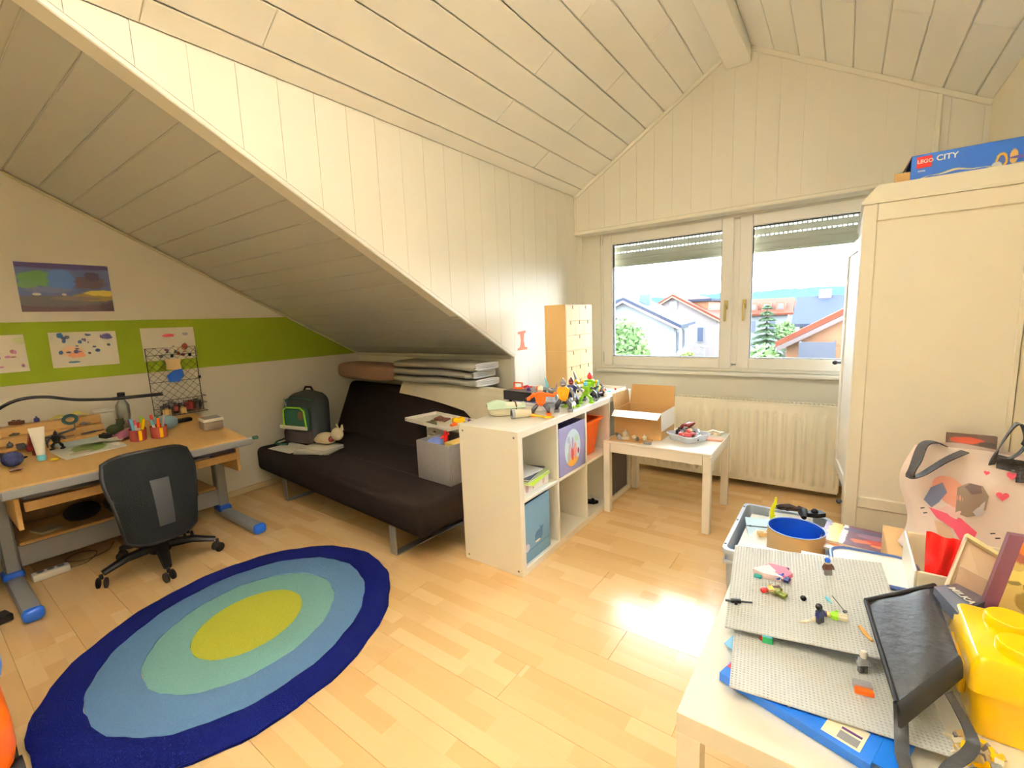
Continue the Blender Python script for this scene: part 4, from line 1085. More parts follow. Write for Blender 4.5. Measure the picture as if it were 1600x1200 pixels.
# draped cream blanket (follows the back cushion)
def drape(u, v):
    x = -0.20+1.16*u
    sag = 0.05+0.115*(u**1.4)+(0.05*max(0, 1-abs(u-0.80)/0.12))-0.07*max(0, (u-0.88)/0.12)
    prof = [(1.00, 0.80), (0.95, 0.835), (0.885, 0.846), (0.853, 0.80)]
    t = v*4.0
    if t < 3:
        i = int(t); f = t-i; y = prof[i][0]*(1-f)+prof[i+1][0]*f; z = prof[i][1]*(1-f)+prof[i+1][1]*f
    else:
        f = t-3; z = 0.80-sag*f; y = 0.853-sag*f*0.445
    return (x, y, z+0.004*math.sin(9*u+4*v)*(1 if v < .7 else 0.5))
solo('cream_blanket', MB().sheet(drape, 40, 24, -0.016), M_cblank, 'cream wool blanket draped over the top of the sofa back', 'blanket', (SFX, SFY, 0.004), SFA, smooth=70)
for q, (z0, lab) in enumerate(((0.876, 'lowest'), (0.9335, 'middle'), (0.991, 'topmost'))):
    w0, w1 = -0.47+0.01*q, 0.47-0.03*(q % 2)
    def lay(u, v, s=1): return 0
    mb = MB()
    n = 34; prof = []
    for i in range(18):
        a = 2*PI*i/18; prof.append((0.145*math.copysign(abs(math.cos(a))**0.5, math.cos(a)), 0.0265*math.copysign(abs(math.sin(a))**0.6, math.sin(a))))
    vs = []
    for i in range(n+1):
        x = w0+(w1-w0)*i/n; e = 1.0 if 0 < i < n else 0.55
        for (a, b) in prof:
            vs.append((x, a*e+0.01*math.sin(7*x+q), b*e+0.004*math.sin(8*x)-(0.012*(x+0.1)**2)))
    m_ = len(prof)
    fs = [(i*m_+k, i*m_+(k+1) % m_, (i+1)*m_+(k+1) % m_, (i+1)*m_+k) for i in range(n) for k in range(m_)]+[tuple(range(m_))[::-1], tuple(n*m_+k for k in range(m_))]
    o = thing('grey_blanket', 'grey wool blanket folded on the sofa back, %s of the pile of three' % lab, 'blanket', (-2.53, 2.54, z0), math.radians(-4), 'folded grey blankets')
    part('blanket', mb.add(vs, fs), M_gblank, o, 70)
    ed = MB()
    for k_ in range(3):
        pr = [(w1+0.012, 0.12*math.cos(2*PI*j/12), -0.014+0.014*k_+0.007*math.sin(2*PI*j/12)) for j in range(12)]
        ed.tube(pr, 0.0075, 6, closed=True)
    part('white_trim', ed, mat('white_satin_trim', (222, 222, 226), 0.6), o, 60)

# school backpack
bp = thing('school_backpack', 'black and green school backpack with a white reflective band standing on the sofa', 'backpack', (-3.585, 1.985, ZSEAT), math.radians(12))
M_bpf = mat('black_backpack_fabric', (24, 28, 30), 0.8, var=0.2, scale=20, bump=0.3, bscale=200)
M_bpg = mat('dark_green_backpack', (16, 70, 52), 0.7, var=0.1)
body = MB()
def bpf(u, v):
    a = 2*PI*u; z = 0.03+0.40*v
    w = 0.185*(1-0.28*max(0, v-0.72)**1.5/0.15); d = 0.11*(1-0.2*v)
    sg = lambda t: math.copysign(abs(t)**0.55, t)
    top = math.sqrt(max(0, 1-max(0, (v-0.80)/0.20)**2.2))
    return (w*sg(math.cos(a))*(0.25+0.75*top), d*sg(math.sin(a))*(0.25+0.75*top)+0.035*v, z)
vs = []; N = 28; V_ = 16
for j in range(V_+1):
    for i in range(N): vs.append(bpf(i/N, j/V_))
fs = [(j*N+i, j*N+(i+1) % N, (j+1)*N+(i+1) % N, (j+1)*N+i) for j in range(V_) for i in range(N)]+[tuple(range(N))[::-1], tuple(V_*N+i for i in range(N))]
part('body', body.add(vs, fs), M_bpf, bp, 60)
part('front_pocket', MB().rbox(0.015, -0.105, 0.215, 0.25, 0.06, 0.20, 0.028, 3), M_bpg, bp, 60)
part('pocket_trim', MB().tube([(-0.105, -0.137, 0.15), (-0.10, -0.139, 0.29), (-0.06, -0.139, 0.312), (0.09, -0.139, 0.315), (0.13, -0.139, 0.29), (0.142, -0.137, 0.15)], 0.0065, 8), M_lime, bp, 60)
part('reflective_band', MB().box(-0.155, 0.155, -0.142, -0.136, 0.135, 0.165, 0.003), mat('white_reflector', (244, 242, 236), 0.4), bp, None)
part('lower_panel', MB().rbox(0.0, -0.09, 0.07, 0.30, 0.07, 0.12, 0.03, 3), mat('brown_black_fabric', (40, 28, 24), 0.85), bp, 60)
part('side_trim', MB().tube([(-0.175, -0.06, 0.06), (-0.178, -0.07, 0.22), (-0.150, -0.06, 0.36), (-0.07, -0.075, 0.378), (0.07, -0.075, 0.378), (0.15, -0.06, 0.36)], 0.007, 6), M_bpg, bp, 60)
part('handle', MB().tube([(-0.05, 0.045, 0.425), (-0.03, 0.045, 0.455), (0.03, 0.045, 0.455), (0.05, 0.045, 0.425)], 0.009, 8), M_blackp, bp, 60)
part('zip', MB().tube([(-0.12, -0.102, 0.38), (-0.08, -0.125, 0.33)], 0.003, 6), M_silver, bp)
part('picture_patch', MB().ball((0.085, -0.137, 0.25), 0.032, 0.006, 0.04, 12, 6), mat('brown_patch', (96, 62, 40), 0.6), bp)
part('shoulder_strap', MB().tube(smoothpath([(-0.17, 0.02, 0.09), (-0.215, -0.02, 0.03), (-0.235, -0.12, 0.012), (-0.17, -0.17, 0.012), (-0.06, -0.16, 0.014)]), 0.012, 8, flat=0.6), M_bpg, bp, 60)

# papers with white cloth animal
for q, (x, y, rz, w, d, th, lab, m) in enumerate((
        (-3.52, 1.790, 0.05, 0.30, 0.20, 0.004, 'thin open booklet at the left of the paper heap on the sofa', M_paper),
        (-3.235, 1.86, 0.30, 0.30, 0.21, 0.022, 'thick sheaf of white paper on the sofa in front of the backpack', mat('grey_white_paper', (206, 204, 192), 0.7)))):
    o = thing('paper_stack', lab, 'paper', (x, y, ZSEAT+0.0015), rz, 'paper heap on the sofa')
    k0 = max(1, int(th/0.004))
    for j in range(k0):
        part('sheet', MB().box(-w/2, w/2, -d/2, d/2, j*0.004, j*0.004+0.0036, M=Rz(0.16*math.sin(2.1*j+q))), m, o, None)
solo('loose_sheets', MB().sheet(lambda u, v: (0.28*(u-.5), 0.19*(v-.5), 0.001+0.01*math.sin(3*u)*v), 8, 6, 0.001), M_paper, 'loose white sheets on top of the thick paper sheaf on the sofa', 'paper', (-3.245, 1.89, ZSEAT+0.026), 0.15, smooth=40)
pt_ = thing('cloth_puppy', 'crumpled cream soft toy with a brown collar lying on the sofa papers', 'soft toy', (-3.205, 1.935, ZSEAT+0.040), 0.10)
M_pup = mat('cream_plush', (224, 208, 172), 0.95, var=0.08, scale=20, bump=0.5, bscale=140)
part('body', MB().ball((-0.03, 0, 0.045), 0.10, 0.065, 0.045, 16, 10).ball((-0.10, 0.0, 0.03), 0.05, 0.05, 0.03, 12, 8), M_pup, pt_, 60)
hd_ = part('head', MB().ball((0.09, 0.01, 0.085), 0.05, 0.045, 0.05, 14, 9).ball((0.13, -0.02, 0.07), 0.024, 0.022, 0.02, 10, 7), M_pup, pt_, 60)
part('ear', MB().prism([(-.016, 0), (.016, 0), (.004, .05)], -.006, .006, 'y', T(0.075, 0.03, 0.118) @ Rx(0.2)), M_pup, hd_, 60)
part('ear', MB().prism([(-.016, 0), (.016, 0), (.01, .045)], -.006, .006, 'y', T(0.12, 0.03, 0.115)), M_pup, hd_, 60)
part('collar', MB().ball((0.055, -0.02, 0.05), 0.02, 0.026, 0.024, 10, 7), M_dkred, pt_, 60)

# boxes at the right end
nb = thing('navy_storage_box', 'dark navy storage box on the sofa under the white carton', 'box', (-2.06, 2.185, ZSEAT), math.radians(-5))
part('body', MB().rbox(0, 0, 0.072, 0.46, 0.145, 0.142, 0.02, 3), mat('dark_navy_box', (20, 22, 34), 0.7), nb)
part('lid', MB().rbox(0, 0, 0.147, 0.47, 0.150, 0.012, 0.005, 2), mat('dark_navy_box2', (28, 30, 44), 0.6), nb)
M_ink = mat('black_ink', (34, 32, 34), 0.6)
wc_ = thing('white_carton', 'white carton with black printed marks on the navy box on the sofa', 'box', (-2.09, 2.185, ZSEAT+0.1545), math.radians(-4))
part('body', MB().box(-0.21, 0.21, -0.075, 0.085, 0, 0.122, 0.002), M_white, wc_, None)
for (a, b, c, d) in ((-0.18, -0.08, 0.088, 0.092), (-0.19, -0.05, 0.028, 0.033), (-0.145, -0.105, 0.052, 0.055), (-0.135, -0.115, 0.055, 0.062)):
    part('printed_mark', MB().box(a, b, -0.0758, -0.0751, c, d), M_ink, wc_, None)
tr = thing('white_tray', 'flat white tray with toy parts jutting out over the white carton on the sofa', 'tray', (-2.17, 2.14, ZSEAT+0.1545+0.123), math.radians(-10))
part('base', MB().box(-0.25, 0.25, -0.13, 0.13, 0, 0.004), M_white, tr, None)
part('rim', ring(MB(), -0.25, 0.25, -0.13, 0.13, 0.004, 0.0, 0.024, 0.0).v and MB().box(-0.25, 0.25, -0.13, -0.126, 0.004, 0.024).box(-0.25, 0.25, 0.126, 0.13, 0.004, 0.024).box(-0.25, -0.246, -0.126, 0.126, 0.004, 0.024).box(0.246, 0.25, -0.126, 0.126, 0.004, 0.024), M_white, tr, None)
part('screw', MB().cyl((-0.235, -0.1305, 0.014), (-0.235, -0.1325, 0.014), 0.005, n=8), M_grey, tr)

def brick(mb, sx, sy, sz, nx, ny, M=None):
    mb.box(-sx/2, sx/2, -sy/2, sy/2, 0, sz, min(sx, sy, sz)*0.06, M)
    for i in range(nx):
        for j in range(ny):
            c = Vector((-sx/2+sx*(i+.5)/nx, -sy/2+sy*(j+.5)/ny, sz)); d = c+Vector((0, 0, sz*0.2))
            r_ = min(sx/nx, sy/ny)*0.3
            if M is not None: c = M @ c; d = M @ d
            mb.cyl(c, d, r_, n=8)
    return mb
def toybit(label, loc, s, m, rz=0.0, kind=0, group=None, rot=None, name='toy_part', cat='toy part'):
    mb = MB()
    if kind == 0: brick(mb, 2*s, s, s*0.7, 2, 1)
    elif kind == 1:
        mb.tube([(-s, 0, s*.35), (-s*.2, s*.1, s*.55), (s*.5, -s*.1, s*.4), (s*1.1, s*.3, s*.5)], [s*.2, s*.34, s*.3, s*.1], 7); mb.cyl((0, -s*.35, s*.42), (0, s*.35, s*.42), s*.2, n=8)
    elif kind == 2:
        mb.prism([(-s, -s*.4), (s*.3, -s*.6), (s, 0), (s*.2, s*.5), (-s*.8, s*.5)], 0, s*.45, 'z'); mb.ball((s*.1, 0, s*.5), s*.35, n=8, m=6)
    elif kind == 3:
        mb.cyl((-s*.2, 0, s*.5), (s*.2, 0, s*.5), s*.5, n=14); mb.cyl((-s*.4, 0, s*.5), (s*.4, 0, s*.5), s*.18, n=8)
    else:
        mb.ball((0, 0, s*.6), s*.6, n=10, m=7); mb.prism([(-s*.5, -s*.5), (s*.5, -s*.5), (s*.3, s*.5), (-s*.3, s*.5)], 0, s*.3, 'z'); mb.cyl((0, 0, s), (0, 0, s*1.5), s*.15, n=6)
    return solo(name, mb, m, label, cat, loc, rz, group, 35, rot)
z_ = ZSEAT+0.1545+0.123+0.0045
cs_, sn_ = math.cos(math.radians(-10)), math.sin(math.radians(-10))
def on_tray(lx, ly): return (-2.17+cs_*lx-sn_*ly, 2.14+sn_*lx+cs_*ly, z_)
for (lx, ly, s, m, k, lab) in (
    (0.03, -0.02, 0.055, M_brown, 1, 'dark brown toy creature part lying on the white tray on the sofa'),
    (0.02, -0.09, 0.040, mat('olive_plastic', 0), 2, 'olive toy plate on the near edge of the white tray on the sofa'),
    (-0.06, 0.03, 0.014, M_red, 4, 'tiny red toy part on the left of the white tray'),
    (0.11, 0.06, 0.040, M_yellow, 0, 'yellow toy brick on the white tray on the sofa'),
    (0.17, -0.02, 0.030, M_orange, 2, 'orange toy part beside the yellow brick on the sofa tray'),
    (0.21, 0.04, 0.026, M_silver, 1, 'silver toy part at the right end of the sofa tray'),
    (0.19, 0.09, 0.022, M_purple, 4, 'purple toy part at the back of the sofa tray')):
    toybit(lab, on_tray(lx, ly), s, m, lx*9, k)
gf = thing('felt_box', 'grey felt storage box standing on the sofa beside the cube shelf', 'box', (-1.93, 1.955, ZSEAT), math.radians(-4))
M_felt = mat('grey_felt', (128, 122, 120), 0.95, var=0.12, scale=50, bump=0.4, bscale=220)
fx, fy, fh = 0.148, 0.128, 0.240
part('front_wall', MB().rbox(0, -fy, fh/2+.001, 2*fx, 0.012, fh, 0.004, 2), M_felt, gf)
part('back_wall', MB().rbox(0, fy, fh/2+.001, 2*fx, 0.012, fh, 0.004, 2), M_felt, gf)
for q in (-1, 1): part('side_wall', MB().rbox(q*(fx-0.006), 0, fh/2+.001, 0.012, 2*fy-0.013, fh, 0.004, 2), M_felt, gf)
part('base', MB().box(-fx+0.013, fx-0.013, -fy+0.007, fy-0.007, 0.001, 0.01), M_felt, gf, None)
solo('yellow_card', MB().box(-0.06, 0.06, -0.08, 0.08, 0, 0.215, 0.003), mat('pale_yellow_card', (240, 206, 120), 0.6), 'pale yellow carton standing in the grey felt box', 'carton', (-1.86, 1.985, ZSEAT+0.0115), math.radians(-4), smooth=None)
solo('blue_bowl', MB().lathe([(0.02, 0), (0.045, 0.03), (0.052, 0.07), (0.049, 0.07), (0.042, 0.032), (0.018, 0.004)], 20), mat('lilac_blue_plastic', (130, 148, 206), 0.4), 'lilac blue bowl lying in the front of the grey felt box', 'bowl', (-1.985, 1.905, ZSEAT+0.165), rot=(0.3, 0.1, 0.0), smooth=50)
bl2 = solo('toy_block', MB().box(-0.05, 0.05, -0.045, 0.045, 0, 0.15, 0.004), M_dgrey, 'dark grey block in the grey felt box under the blue bowl', 'toy', (-1.985, 1.900, ZSEAT+0.0115), 0.0, smooth=None)
for (x, y, zz, lab) in ((-1.945, 1.945, 0.0, 'left'), (-1.795, 2.00, 0.02, 'right')):
    o = thing('red_toy_figure', 'small red toy figure hanging over the %s of the grey felt box' % lab, 'toy figure', (x, y, ZSEAT+0.225+zz), 0.3, 'red toy figures on the sofa')
    part('body', MB().box(-.012, .012, -.008, .008, 0.0, .04, .003).cyl((0, 0, .04), (0, 0, .062), .010, n=10), M_red, o)
    part('arm', MB().tube([(-.012, 0, .034), (-.028, -.01, .015)], .006, 6), M_red, o); part('arm', MB().tube([(.012, 0, .034), (.028, -.01, .05)], .006, 6), M_red, o)
    part('leg', MB().box(-.011, -.001, -.008, .008, -.03, -.001, .002), M_red, o, None); part('leg', MB().box(.001, .011, -.008, .008, -.03, -.001, .002), M_red, o, None)

# ================================================================== IN THE CUBE SHELF
sh_x = SX
def cellmid(i): return (cy[i][0]+cy[i][1])/2
# upper first: book, magazines
zs0 = ZM1+0.0012
bk2 = thing('thick_book', 'thick white and pink book lying flat in the top left cube of the shelf', 'book', (-1.40, cy[0][0]+0.155, zs0))
part('pages', MB().box(-0.085, 0.090, -0.128, 0.130, 0.003, 0.055), M_paper, bk2, None)
M_bkcov = mat('pale_pink_cover', (244, 226, 226), 0.4)
part('cover', MB().box(-0.09, 0.097, -0.134, 0.134, 0.0555, 0.058).box(-0.09, 0.097, -0.134, 0.134, 0, 0.0025), M_bkcov, bk2, None)
part('spine', MB().prism([(-0.134, 0.0), (0.134, 0.0), (0.134, 0.058), (-0.134, 0.058)], 0.0972, 0.101, 'x'), blobs('spine_print', (246, 236, 234), [(.2, .5, .06, .45, (206, 170, 190)), (.42, .5, .03, .4, (190, 150, 170)), (.8, .5, .05, .45, (226, 190, 200))], 'YZ', 0.4, 0.3), bk2, None)
mag_defs = ((0.0595, 0.16, (176, 206, 50), 'lime green magazine jutting out on the thick book in the shelf', 0.050, -0.01, 5, blobs('lime_cover', (184, 214, 40), [(.5, .5, .3, .3, (206, 226, 90)), (.2, .8, .2, .08, (90, 110, 30))], 'XY', 0.35)),
            (0.0675, 0.05, None, 'green and black patterned magazine second in the shelf pile', 0.030, 0.0, 0, blobs('pattern_cover', (166, 182, 120), [(.2+.2*i, .5+.3*((i % 2)*2-1)*.5, .06, .12, (40, 44, 40)) for i in range(4)]+[(.6, .2, .2, .1, (230, 226, 210))], 'XY', 0.35)),
            (0.0755, 0.22, None, 'dark blue magazine third in the shelf pile', 0.014, 0.0, 0, blobs('dark_cover', (62, 70, 92), [(.3, .5, .2, .3, (120, 130, 150)), (.8, .4, .12, .2, (206, 206, 200))], 'XY', 0.35)),
            (0.0835, -0.08, None, 'white brochure with grey print topmost in the shelf pile', 0.0, -0.03, 0, blobs('pale_cover', (224, 224, 226), [(.4, .5, .2, .25, (170, 176, 190))], 'XY', 0.35)))
for (dz_, rz, _, lab, off, offy, __, mm) in mag_defs:
    magazine('magazine', lab, (-1.405+off, cy[0][0]+0.160+offy, zs0+dz_), (0, 0, rz), 0.19, 0.235, 0.007, mm, group='magazines in the cube shelf')
def openbox(name, label, cat, loc, sx, sy, sz, m, th=0.005, inner=None, rz=0.0, b=0.003, group=None, names=('front_wall', 'back_wall', 'side_wall', 'side_wall')):
    o = thing(name, label, cat, loc, rz, group)
    part('front_wall', MB().box(sx/2-th, sx/2, -sy/2, sy/2, 0, sz, b), m, o, None)
    part('back_wall', MB().box(-sx/2, -sx/2+th, -sy/2, sy/2, 0, sz, b), m, o, None)
    part('side_wall', MB().box(-sx/2+th, sx/2-th, -sy/2, -sy/2+th, 0, sz, b), m, o, None)
    part('side_wall', MB().box(-sx/2+th, sx/2-th, sy/2-th, sy/2, 0, sz, b), m, o, None)
    part('base', MB().box(-sx/2+th, sx/2-th, -sy/2+th, sy/2-th, 0, th), inner or m, o, None)
    return o
M_bfab = mat('light_blue_fabric', (124, 166, 198), 0.85, var=0.05, scale=30, bump=0.2, bscale=200)
wb_ = openbox('whale_box', 'light blue fabric box with a whale motif in the bottom left cube of the shelf', 'box', (-1.443, cy[0][0]+0.136, 0.039), 0.32, 0.262, 0.325, M_bfab, 0.006)
M_whale = mat('steel_blue_print', (74, 116, 158), 0.8)
wx = 0.1612
wv = [(-.052, 0.0), (-.035, -.012), (0.015, -.012), (.030, .005), (.034, .03), (.046, .052), (.036, .054), (.026, .045), (.016, .058), (.006, .050), (.018, .036), (.0, .040), (-.03, .038), (-.05, .022)]
part('whale_print', MB().prism([(0.02+a*0.85, 0.098+b*1.1) for a, b in wv], wx-0.001, wx, 'x'), M_whale, wb_, None)
part('whale_belly', MB().prism([(0.0+0.026*math.cos(t*PI/8), 0.088+0.006*math.sin(t*PI/8)) for t in range(16)], wx, wx+0.0006, 'x'), M_white, wb_, None)
part('pale_dot', MB().prism([(-0.10+0.022*math.cos(t*PI/8), 0.085+0.022*math.sin(t*PI/8)) for t in range(16)], wx-0.001, wx, 'x'), mat('pale_lilac_print', (206, 206, 226), 0.8), wb_, None)
part('stitch_line', MB().prism([(-0.10, 0.062), (0.12, 0.068), (0.12, 0.070), (-0.10, 0.064)], wx-0.001, wx, 'x'), M_whale, wb_, None)
M_lil = mat('lilac_fabric', (150, 148, 196), 0.8, var=0.04, scale=20)
pb = openbox('castle_box', 'lilac fabric box with a round painted tower picture in the cube shelf', 'box', (-1.438, cellmid(1)+0.0, ZM1+0.0012), 0.34, 0.318, 0.285, M_lil, 0.006, M_blackp)
part('dark_lining', MB().box(-0.162, 0.162, -0.151, 0.151, 0.20, 0.205), M_blackp, pb, None)
M_tower = blobs('tower_print', (206, 226, 238), [(.5, .10, .40, .16, (240, 176, 60)), (.48, .36, .10, .22, (214, 70, 50)), (.32, .45, .09, .28, (196, 170, 190)), (.66, .40, .10, .26, (226, 150, 140)), (.5, .62, .07, .18, (180, 150, 190)), (.75, .72, .14, .10, (190, 220, 200)), (.25, .75, .10, .10, (170, 190, 220)), (.86, .35, .06, .10, (180, 60, 90)), (.22, .28, .06, .16, (180, 186, 170))], 'YZ', 0.7, 0.35)
part('round_print', MB().prism([(0.0+0.096*math.cos(2*PI*t/28), 0.142+0.112*math.sin(2*PI*t/28)) for t in range(28)], 0.1702, 0.171, 'x'), M_tower, pb, None)
ob = thing('orange_bin', 'orange plastic bin with a flared rim in the third top cube of the shelf', 'bin', (-1.435, cellmid(2)-0.015, ZM1+0.0012))
def rectloop(sx, sy, z, r=0.02, n=4):
    out = []
    for (cx_, cy_, a0) in ((sx-r, sy-r, 0), (-sx+r, sy-r, PI/2), (-sx+r, -sy+r, PI), (sx-r, -sy+r, 1.5*PI)):
        for i in range(n+1):
            a = a0+PI/2*i/n; out.append((cx_+r*math.cos(a), cy_+r*math.sin(a), z))
    return out
def loft(mb, loops, cap0=True, cap1=False):
    n = len(loops[0]); vs = [p for l in loops for p in l]
    fs = [(i*n+k, i*n+(k+1) % n, (i+1)*n+(k+1) % n, (i+1)*n+k) for i in range(len(loops)-1) for k in range(n)]
    if cap0: fs.append(tuple(range(n))[::-1])
    if cap1: fs.append(tuple((len(loops)-1)*n+k for k in range(n)))
    return mb.add(vs, fs)
part('tub', loft(MB(), [rectloop(.105, .095, 0.0), rectloop(.135, .125, .235), rectloop(.132, .122, .235), rectloop(.102, .092, .004)], True, True), M_orange, ob, 40)
part('rim', loft(MB(), [rectloop(.136, .126, .222), rectloop(.152, .142, .226), rectloop(.152, .142, .238), rectloop(.131, .121, .238), rectloop(.131, .121, .236)], False, False), M_orange, ob, 40)
openbox('dark_felt_box', 'dark grey felt box in the bottom right cube of the shelf behind the table leg', 'box', (-1.435, cellmid(3), 0.039), 0.32, 0.30, 0.30, mat('dark_grey_felt', (86, 78, 76), 0.95, var=0.1, scale=40), 0.008)
toybit('black toy beast part on the floor of the third bottom cube of the shelf', (-1.345, cy[2][0]+0.22, 0.039), 0.042, M_blackp, 0.4, 2)
toybit('tiny teal picture card lying in the second bottom cube of the shelf', (-1.42, cy[1][0]+0.06, 0.039), 0.022, mat('teal_card', (70, 130, 130), 0.5), 0.4, 0, name='picture_card', cat='card')

# ================================================================== ON THE CUBE SHELF
ST = SH+0.0008
# mini drawer chests
M_birch = wood('birch_ply', (240, 214, 160), (226, 192, 134), 0.55, (6, 6, 1.2), 3.0)
M_birch2 = wood('birch_side', (236, 200, 140), (222, 182, 120), 0.55, (6, 6, 1.2), 3.0)
rows = (((2, 0.106), (3, 0.100), (1, 0.100)))
for z0, lab in ((ST, 'lower'), (ST+0.3175, 'upper')):
    o = thing('drawer_chest', '%s of the two stacked birch mini drawer chests on the shelf end' % lab, 'drawer chest', (-1.608, 2.922, z0), 0, 'birch mini drawer chests')
    dx, dy, hh = 0.083, 0.200, 0.316
    part('side_board', MB().box(-dx, dx, -dy, -dy+0.006, 0, hh), M_birch2, o, None); part('side_board', MB().box(-dx, dx, dy-0.006, dy, 0, hh), M_birch2, o, None)
    part('top_board', MB().box(-dx, dx, -dy+0.0062, dy-0.0062, hh-0.006, hh), M_birch, o, None); part('bottom_board', MB().box(-dx, dx, -dy+0.0062, dy-0.0062, 0, 0.006), M_birch, o, None)
    part('back_board', MB().box(-dx, -dx+0.004, -dy+0.0062, dy-0.0062, 0.006, hh-0.006), M_birch, o, None)
    zz = hh-0.007
    for (nn, rh) in rows:
        wdt = (2*dy-0.013)/nn
        for i in range(nn):
            y0 = -dy+0.0065+i*wdt; y1 = y0+wdt-0.002; ym = (y0+y1)/2
            # front with a slot notch cut in its top edge
            poly = [(y0, zz-rh+0.002), (y1, zz-rh+0.002), (y1, zz), (ym+0.007, zz), (ym+0.007, zz-0.024), (ym-0.007, zz-0.024), (ym-0.007, zz), (y0, zz)]
            d_ = part('drawer', MB().prism(poly, dx-0.005, dx+0.001, 'x').box(-dx+0.01, dx-0.0055, y0+0.004, y1-0.004, zz-rh+0.004, zz-0.03), M_birch, o, None)
            part('slot', MB().box(dx-0.0058, dx-0.0052, ym-0.009, ym+0.009, zz-0.027, zz), M_ink, d_, None)
        zz -= rh
# rolled cloth / toy telescope at near end
rc = thing('rolled_bag', 'pale green and cream rolled cloth bag near the front end of the shelf top', 'bag', (-1.555, 2.06, ST), math.radians(48))
part('roll', MB().ball((0, 0, 0.038), 0.11, 0.042, 0.038, 18, 10, p=0.7), mat('cream_cloth', (232, 224, 200), 0.9, var=0.08, bump=0.3), rc, 60)
part('green_fold', MB().sheet(lambda u, v: (-0.115+0.22*u, -0.05+0.10*v, 0.079+0.016*math.sin(6*u)*math.sin(PI*v)-0.03*(2*v-1)**2), 16, 8, 0.004), mat('pale_green_cloth', (186, 206, 180), 0.85), rc, 60)
part('dark_strap', MB().tube([(0.05, 0.045*math.cos(t*PI/8), 0.040+0.041*math.sin(t*PI/8)) for t in range(16)], 0.004, 6, closed=True), M_brown, rc)
tel = thing('toy_telescope', 'cream toy telescope with a dark lens lying at the near shelf edge', 'toy', (-1.462, 2.000, ST), math.radians(52))
part('tube', MB().cyl((0, 0, 0.028), (0.10, 0, 0.024), 0.026, 0.018, n=18), M_ivory, tel)
part('lens_ring', MB().cyl((-0.012, 0, 0.0285), (0.004, 0, 0.028), 0.028, 0.028, n=18), M_silver, tel)
part('lens', MB().cyl((-0.0135, 0, 0.0285), (-0.0122, 0, 0.0285), 0.019, n=16), mat('dark_lens', (40, 36, 34), 0.1), tel)
# stack under the black box
stk = magazine('magazine', 'grey backed album at the bottom of the stack under the black carton', (-1.545, 2.365, ST), (0, 0, 0.1), 0.21, 0.28, 0.03, mat('grey_board', (176, 178, 186), 0.5))
magazine('magazine', 'blue picture album above the grey album on the shelf top', (-1.535, 2.375, ST+0.0305), (0, 0, -0.06), 0.21, 0.28, 0.018, blobs('blue_album', (70, 110, 200), [(.3, .3, .2, .2, (200, 210, 240)), (.8, .8, .2, .2, (30, 50, 120))], 'XY', 0.35))
solo('white_foil_bag', MB().sheet(lambda u, v: (0.09*(u-.5), 0.15*(v-.5), 0.002+0.03*(math.sin(PI*u)*math.sin(PI*v))**0.5+0.012*math.sin(11*u)*math.sin(PI*v)), 14, 10, 0.001), mat('pale_blue_foil', (190, 204, 232), 0.3), 'pale blue crumpled foil bag behind the orange toy robot', 'bag', (-1.435, 2.36, ST+0.0505), 0.1, smooth=40)
bb = thing('black_carton', 'flat black toy carton with small white lettering on the shelf top stack', 'box', (-1.60, 2.335, ST+0.050), math.radians(-4))
part('body', MB().box(-0.115, 0.115, -0.09, 0.13, 0, 0.058, 0.0015), mat('black_card', (34, 32, 34), 0.35), bb, None)
lettering('LEGO', 0.016, mat('dim_white_print', (170, 168, 166), 0.5), bb, T(0.062, -0.0904, 0.012) @ Rx(PI/2))
zt = ST+0.050+0.0588
of = thing('orange_toy', 'small orange toy frame on the black carton', 'toy', (-1.665, 2.34, zt), 0.0)
part('frame', ring(MB(), -0.035, 0.035, 0.001, 0.042, 0.008, -0.005, 0.005, 0.002), M_orange, of, None)
part('foot', MB().box(-0.035, 0.035, -0.02, 0.02, 0.0, 0.0009), M_orange, of, None)
for q, (x, y, m, k, s, nm) in enumerate(((-1.60, 2.35, M_red, 1, 0.03, 'red'), (-1.56, 2.30, M_purple, 4, 0.02, 'purple'), (-1.53, 2.36, M_orange, 2, 0.026, 'orange'), (-1.545, 2.41, M_ivory, 0, 0.018, 'ivory'))):
    toybit('%s toy part lying on the black carton on the shelf' % nm, (x, y, zt), s, m, q*1.3, k)
# clear bag of bags
solo('plastic_bag', MB().sheet(lambda u, v: (0.26*(u-.5), 0.16*(v-.5), 0.003+0.105*(math.sin(PI*u)*math.sin(PI*v))**0.45*(0.75+0.25*math.sin(6*u+3*v))+0.012*math.sin(19*u+7*v)*math.sin(PI*v)*math.sin(PI*u)), 24, 14, 0.0008), glass('clear_bag_film', (226, 226, 236), 0.35, 0.12), 'crumpled clear plastic bag in front of the drawer chests', 'bag', (-1.545, 2.625, ST+0.003), 0.2, smooth=30)
solo('pink_sachet', MB().sheet(lambda u, v: (0.15*(u-.5), 0.09*(v-.5), 0.002+0.022*(math.sin(PI*u)*math.sin(PI*v))**0.6), 10, 6, 0.001), mat('coral_sachet', (232, 130, 120), 0.5), 'coral pink sachet lying inside the clear plastic bag', 'sachet', (-1.54, 2.62, ST+0.030), 0.2, smooth=50)
